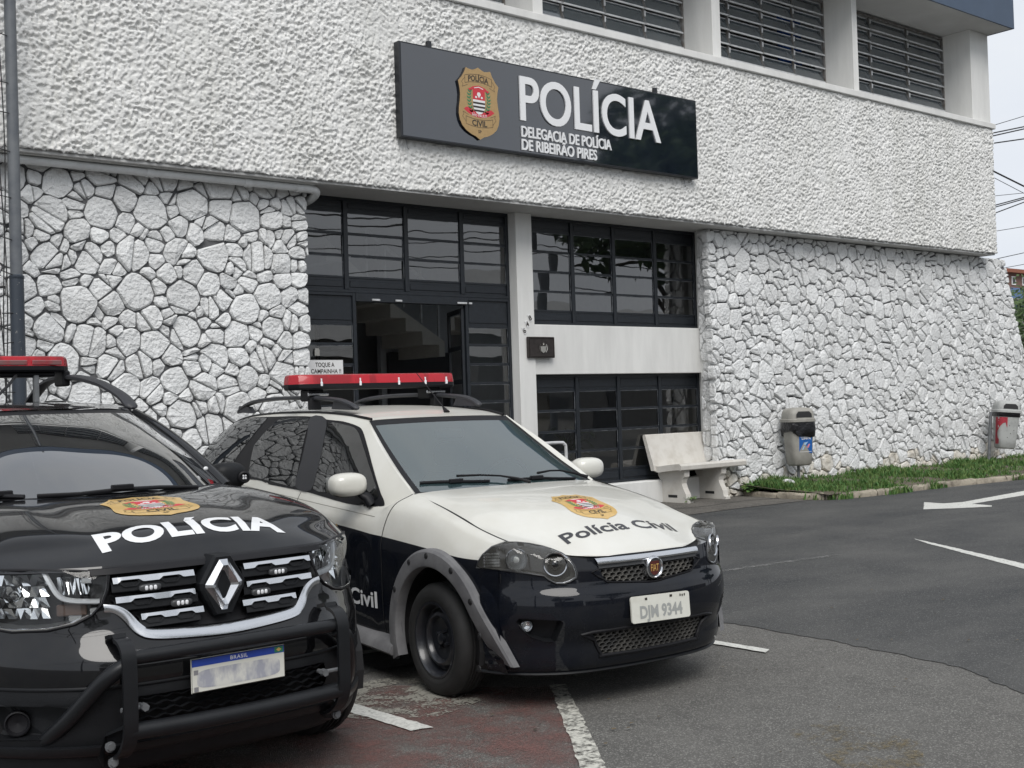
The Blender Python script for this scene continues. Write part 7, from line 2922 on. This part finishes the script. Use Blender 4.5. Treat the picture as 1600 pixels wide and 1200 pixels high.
# ------------------------------------------------------------------ litter bins
def litter_bin(x, y, z, rot, tilt, label, kind):
    r = thing('litter_bin', label, 'litter bin', (x, y, z), rot, 'litter bins by the stone wall')
    r.rotation_euler = (0, tilt, rot)
    body_m = M['bin'] if kind == 1 else M['bin_light']
    mb = MB()
    mb.cyl((0, 0.03 if kind == 1 else .0, -.2), (0, .03 if kind == 1 else .0, .50 if kind == 1 else .9), .024, n=12) if kind == 1 else mb.cyl((-.30, .0, -.2), (-.30, .0, .98), .03, n=12)
    make('post', mb, M['galv'], r, smooth=40)
    # body: rounded square, tapering downwards
    def ring(w, d, zz, e=.45, n=32):
        out = []
        for k in range(n):
            t = 2*math.pi*k/n
            c, s = math.cos(t), math.sin(t)
            out.append((w*math.copysign(abs(c)**e, c), d*math.copysign(abs(s)**e, s), zz))
        return out
    def loft(levels, capb=True, capt=False):
        mb = MB()
        n = 32
        for w, d, zz in levels:
            mb.v += ring(w, d, zz)
        for k in range(len(levels)-1):
            for i in range(n):
                j = (i+1) % n
                mb.f.append((k*n+i, k*n+j, (k+1)*n+j, (k+1)*n+i))
                mb.m.append(0)
        if capb:
            mb.f.append(tuple(range(n))[::-1])
            mb.m.append(0)
        if capt:
            mb.f.append(tuple((len(levels)-1)*n+i for i in range(n)))
            mb.m.append(0)
        return mb
    zb_ = .28
    bo = make('body', loft([(.14, .12, zb_), (.17, .15, zb_+.03), (.185, .165, zb_+.2), (.215, .185, zb_+.64), (.225, .195, zb_+.70)]), body_m, r, smooth=45)
    if kind == 1:
        mbb = loft([(.205, .180, zb_+.50), (.232, .205, zb_+.515), (.238, .21, zb_+.60), (.236, .205, zb_+.705)], False)
        g = np.random.default_rng(3)
        mbb.v = [(p[0]*(1+.03*math.sin(i*1.3)), p[1]*(1+.03*math.cos(i*1.7)), p[2]+((.05*math.sin(i*.39+1) if i < 64 else 0)+g.uniform(-.008, .008))) for i, p in enumerate(mbb.v)]
        make('bin_bag', mbb, M['bag'], r, smooth=60)
    else:
        make('collar', loft([(.222, .192, zb_+.62), (.228, .198, zb_+.63), (.232, .202, zb_+.705)], False), M['bag'], r, smooth=45)
    make('lid_rim', loft([(.240, .210, zb_+.70), (.246, .216, zb_+.705), (.246, .216, zb_+.745), (.235, .205, zb_+.755)], False, True), body_m, r, smooth=35)
    lid = loft([(.228, .198, zb_+.752), (.225, .195, zb_+.83), (.205, .178, zb_+.895), (.16, .145, zb_+.925), (.08, .07, zb_+.935)], False, True)
    ld = make('lid', lid, body_m, r, smooth=45)
    # dark mouth: a flat black patch stands in for the shaded opening
    def mouth(face):
        mb = MB()
        out = []
        for a, b in ((-.62, .0), (-.62, .45), (-.45, .8), (.45, .8), (.62, .45), (.62, .0)):
            zz = zb_+.775+b*.12
            k = (zz-(zb_+.752))/.15
            w = .229-.02*max(0, k)**2
            d = .199-.018*max(0, k)**2
            p = (a*w, -d-.002, zz) if face == 'front' else (w+.002, a*d, zz)
            out.append(p)
        mb.add(out, [tuple(range(6))])
        return make('mouth', mb, M['black_void'], ld, recalc=False)
    mouth('front')
    if kind == 2:
        mouth('side')
    return r, bo
b1, body1 = litter_bin(16.12, 12.10, .15, RAD(-22), 0, 'grey litter bin with black bag and blue sticker nearest the bench', 1)
def bin_face(a, b, d=0.0):
    """point on the bin's front: a across, b height above the body's foot"""
    t = min(1, max(0, (b-.03)/.64))
    dd = .15+(.185-.15)*t
    return (a, -dd-.004-d, .28+b)
mb = MB()
mb.add([bin_face(-.09, .20), bin_face(.145, .20), bin_face(.145, .49), bin_face(-.09, .49)], [(0, 1, 2, 3)])
stk = make('sticker', mb, mat('blue_sticker', (0.012, 0.12, 0.42), .4, var=.2, vscale=20), b1, recalc=False)
mb = MB()
v, f = text2d('LIMPA', .042, .02, 1.05)
mb.add([bin_face(-.045+p[0], .42+p[1], .002) for p in v], f, 0)
bin_f0 = bin_face
def bin_face(a, b, d=0.0):
    return bin_f0(a*1.22-.045, b, d)
mb.add([bin_face(*p, .002) for p in ((-.02, .455), (.13, .462), (.13, .468), (-.02, .463))], [(0, 1, 2, 3)], 0)
mb.add([bin_face(*p, .002) for p in ((.03, .335), (.06, .335), (.095, .385), (.04, .37))], [(0, 1, 2, 3)], 1)
mb.add([bin_face(*p, .002) for p in ((.005, .26), (.02, .255), (.045, .315), (.03, .32))], [(0, 1, 2, 3)], 1)
mb.add([bin_face(*p, .002) for p in ((.075, .29), (.10, .285), (.115, .325), (.125, .34), (.11, .355), (.09, .33))], [tuple(range(6))], 2)
mb.add([bin_face(*p, .002) for p in ((-.03, .222), (.145, .222), (.145, .228), (-.03, .228))], [(0, 1, 2, 3)], 0)
make('sticker_print', mb, [M['white_print'], mat('pale_blue_print', (.35, .55, .75), .4), mat('pink_print', (.65, .25, .30), .4)], stk, recalc=False)
b2, body2 = litter_bin(22.45, 12.02, .12, RAD(-38), RAD(5), 'pale litter bin with peeling red sticker, the one further along the stone wall', 2)
mb = MB()
red = [(-.15, .60), (.03, .60), (.03, .40), (.02, .42), (.0, .50), (-.04, .48), (-.085, .42), (-.115, .33), (-.115, .25), (-.105, .20), (-.09, .17), (-.09, .08), (-.135, .08)]
fr2 = view_frame((-.35, -.94, 0))
bv2 = BVHTree.FromPolygons([v.co.copy() for v in body2.data.vertices], [tuple(p.vertices) for p in body2.data.polygons])
conform([(p[0]*1.15-.015, p[1]+.29) for p in red], [tuple(range(len(red)))], fr2, bv2, .004, .04, mb=mb, dref=.15)
make('sticker', mb, M['sticker_red'], b2, recalc=False)
mb = MB()
for a, b in ((.0, .45), (.03, .30), (-.03, .22), (.09, .36)):
    mb.add([bin_f0(a+.008*math.cos(t), b+.010*math.sin(t), .002) for t in np.linspace(0, 5.3, 7)], [tuple(range(7))])
make('dirt_spot', mb, M['ink'], b2, recalc=False)

# short white handrail behind the white car
mb = MB()
mb.tube(spline([(10.6, 12.38, 1.015), (11.18, 12.38, 1.015), (11.27, 12.38, .99), (11.30, 12.38, .92), (11.30, 12.38, .5), (11.30, 12.38, 0)], 5), .022, 10)
mb.tube([(10.7, 12.38, 1.01), (10.7, 12.38, 0)], .022, 10)
o = make('handrail', mb, M['bar_white'], smooth=60)
tagmesh(o, 'short bent white tube handrail in front of the lower window', 'handrail')
# white stones at the foot of the wall near the bench
for k, (x, y, s_) in enumerate(((15.75, 12.05, .22),)):
    mb = MB()
    ellipsoid(mb, (x, y, .10), (s_, .12, .13), .8, 9, 6)
    mb.v = [(p[0]+rnd.gauss(0, .012), p[1]+rnd.gauss(0, .012), p[2]+rnd.gauss(0, .01)) for p in mb.v]
    tagmesh(make('loose_stone', mb, M['stone']), 'loose white painted stone at the foot of the wall left of the first bin', 'stone')

# ------------------------------------------------------------------ beyond the building: houses, trees, wires
H1 = thing('brick_house', 'distant brick house with blue lower storey seen past the right end of the building', 'house', (196, 100, 0))
mb = MB()
mb.box((186, 100, 18.2), (215, 112, 20.6))
wpart('upper_wall', mb, M['brick'], H1)
mb = MB()
mb.box((186, 99.7, 15.0), (215, 112, 18.2))
wpart('lower_wall', mb, M['blue_wall'], H1)
mb = MB()
mb.box((186, 100, -2), (215, 112, 15.0))
wpart('base_wall', mb, M['house'], H1)
mb = MB()
mb.box((185, 99, 20.6), (216, 113, 21.2))
wpart('roof', mb, M['roof_tile'], H1)
for x in (188.5, 191.5, 195, 198.5):
    mb = MB()
    mb.box((x, 99.9, 18.7), (x+1.3, 99.99, 20.1))
    w_ = wpart('window', mb, M['white_print'], H1)
    mb = MB()
    mb.box((x+.25, 99.85, 18.95), (x+1.05, 99.9, 19.9))
    make('pane', mb, M['int_dark'], w_)
for x in (190, 194.5, 199):
    mb = MB()
    mb.box((x, 99.4, 15.0), (x+.12, 99.7, 18.2))
    wpart('post', mb, M['frame_up'], H1)
mb = MB()
mb.box((185.5, 98.5, 16.1), (215.5, 99.7, 16.3))
mb.box((185.5, 98.5, 17.2), (215.5, 98.6, 17.3))
wpart('balcony', mb, M['house'], H1)

def tree(x, y, z0, h, r, n, label, group=None, seed=0, leaf_s=.22, trunk_r=.16, droop=.8):
    g = random.Random(seed)
    t = thing('tree', label, 'tree', (x, y, z0), 0, group)
    mb = MB()
    base = Vector((0, 0, 0))
    tips = []
    th = h*.38
    mb.tube([(0, 0, -.2), (g.gauss(0, .05)*h*.1, g.gauss(0, .05)*h*.1, th*.5), (0, 0, th)], [trunk_r, trunk_r*.8, trunk_r*.65], 8)
    for k in range(7):
        a = k*2.4+g.uniform(-.4, .4)
        l = r*g.uniform(.5, .9)
        p0 = Vector((0, 0, th*g.uniform(.75, 1.05)))
        p2 = p0+Vector((math.cos(a)*l, math.sin(a)*l, h*g.uniform(.15, .45)))
        p1 = (p0+p2)/2+Vector((0, 0, h*.08))
        mb.tube(spline([p0, p1, p2], 4), [trunk_r*.45*(1-i/9)+.012 for i in range(9)], 6)
        tips.append(p2)
    make('trunk', mb, M['bark'], t, smooth=60)
    clumps = []
    for k in range(26):
        u = g.uniform(0, 6.28)
        v = g.uniform(-.55, 1)
        rr = r*g.uniform(.45, 1)
        clumps.append((Vector((math.cos(u)*rr*math.sqrt(max(0, 1-v*v*.7)), math.sin(u)*rr*math.sqrt(max(0, 1-v*v*.7)), h*.66+v*h*.32)), r*g.uniform(.22, .42)))
    mb = MB()
    for _ in range(n):
        c, cr_ = g.choice(clumps)
        d = Vector((g.gauss(0, 1), g.gauss(0, 1), g.gauss(0, 1))).normalized()*cr_*g.uniform(.4, 1)**.5
        p = c+Vector((d.x, d.y, d.z*.75))
        u = Vector((g.gauss(0, 1), g.gauss(0, 1), g.gauss(0, .6))).normalized()*leaf_s*g.uniform(.6, 1.3)
        w = u.orthogonal().normalized()*leaf_s*.42
        mb.add([p-u*.5, p+w*.5, p+u*.5+Vector((0, 0, -leaf_s*.2)), p-w*.5], [(0, 1, 2, 3)])
    make('crown', mb, M['leaf'], t, recalc=False)
    return t
tree(54, 26.5, 0, 5.4, 2.6, 2600, 'dense dark green tree beyond the right end of the stone wall', None, 3, .30)
tree(60, 31.5, 0, 6.6, 3.4, 2600, 'bushy green tree behind the other one, below the brick house', None, 8, .34)
# across the street, seen only as reflections in the sign, the panes and the paintwork
tree(33.5, -3.5, 0, 13.5, 5.6, 12000, 'large spreading street tree across the road, mirrored in the sign', 'street trees across the road', 11, .55, .3)
tree(45, -7.5, 0, 11.0, 4.6, 3200, 'street tree across the road, farther right of the large one', 'street trees across the road', 12, .42, .28)
tree(9, -13, 0, 9.5, 4.2, 2600, 'street tree across the road behind the photographer', 'street trees across the road', 13, .42, .25)
tree(-6, -11, 0, 9.0, 4.0, 2600, 'street tree across the road, left behind the photographer', 'street trees across the road', 14, .42, .25)
for k, (x0, x1, y, hgt, m, lab) in enumerate(((-18, -2, -21, 5.0, M['house'], 'pale two storey house across the road on the left'), (0.5, 15, -22, 4.0, M['house'], 'low grey house across the road behind the trees'), (17, 34, -22, 4.6, M['house'], 'pale house across the road behind the large tree'), (36, 56, -20, 5.0, M['house'], 'grey house across the road on the far right'))):
    t = thing('house', lab, 'house', ((x0+x1)/2, y, 0))
    mb = MB()
    mb.box((x0, y-9, 0), (x1, y, hgt))
    wpart('wall', mb, m, t)
    mb = MB()
    mb.add([(x0-.4, y+.5, hgt), (x1+.4, y+.5, hgt), (x1+.4, y-9.5, hgt), (x0-.4, y-9.5, hgt), (x0-.4, y-4.5, hgt+1.8), (x1+.4, y-4.5, hgt+1.8)], [(0, 1, 5, 4), (2, 3, 4, 5), (1, 2, 5), (3, 0, 4), (0, 3, 2, 1)])
    wpart('roof', mb, M['plaster_grey'], t)
    for i in range(4):
        x = x0+(x1-x0)*(i+.5)/4
        for z in ((1.2, 2.4), (3.9, 5.1)) if hgt > 6 else ((1.2, 2.5),):
            mb = MB()
            mb.box((x-.8, y, z[0]), (x+.8, y+.04, z[1]))
            wpart('window', mb, M['int_dark'], t)

def wires(name, label, ends, yA, r=.022, group=None):
    t = thing(name, label, 'overhead wires', (60, yA, 12), 0, group)
    for (u0, v0, u1, v1, rr) in ends:
        P = []
        for u, v in ((u0, v0), (u1, v1)):
            d = _r2*((u-800)/FPX)+_d2*((v-600)/FPX)+_f
            P.append(Vector((0, 0, CAM_H))+d*(yA/d.y))
        a, b = P
        a2 = a-(b-a)*1.2
        b2 = b+(b-a)*2.0
        pts = []
        L_ = (b2-a2).length
        for i in range(13):
            s_ = i/12
            q = a2+(b2-a2)*s_
            pts.append(tuple(q))
        mb = MB()
        mb.tube(pts, rr, 5)
        wpart('wire', mb, M['cable'], t)
    return t
wires('overhead_wires', 'upper bundle of four overhead wires against the sky right of the building', [(1552, 196, 1600, 181.5, .016), (1551, 208, 1600, 198, .030), (1551, 212.5, 1600, 201.5, .030), (1551, 224, 1600, 217, .030)], 27)
wires('overhead_wires', 'middle bundle of crossing overhead wires with one thick line sloping down', [(1552.5, 267.5, 1600, 291, .042), (1552, 277, 1600, 302, .016), (1555, 306, 1600, 301.5, .014), (1554, 321, 1600, 308.5, .030), (1554, 324, 1600, 311, .028), (1555, 333, 1600, 316, .028)], 29)
wires('overhead_wires', 'lowest thin overhead wires just above the brick house', [(1557, 361, 1600, 354, .016), (1564, 403, 1600, 395, .020), (1578, 417, 1600, 413, .016), (1583, 471, 1600, 467, .020)], 31)
# street wires across the road (mirrored in sign and panes)
SW = thing('overhead_wires', 'sagging street wires along the far side of the road, mirrored in the panes', 'overhead wires', (20, -3, 7))
for k, (z, y) in enumerate(((7.2, -3.0), (7.0, -3.2), (6.6, -3.0), (8.6, -3.4), (6.2, -2.9))):
    mb = MB()
    pts = [(x, y+.3*math.sin(k), z+.9*((((x+8) % 34)/34-.5)**2*4-1)*.8) for x in np.arange(-30, 72, 2.0)]
    mb.tube(pts, .016+.008*(k % 2), 5)
    wpart('wire', mb, M['cable'], SW)
for x, w_ in ((-8, 'left behind the photographer'), (26, 'beside the large street tree'), (60, 'farthest right')):
    mb = MB()
    mb.cyl((x, -3.2, 0), (x, -3.2, 9.4), .17, .12, n=12)
    mb.box((x-.06, -4.3, 7.05), (x+.06, -2.1, 7.2))
    tagmesh(make('utility_pole', mb, M['pole'], smooth=40), 'utility pole carrying the street wires across the road, '+w_, 'pole', 'utility poles across the road')
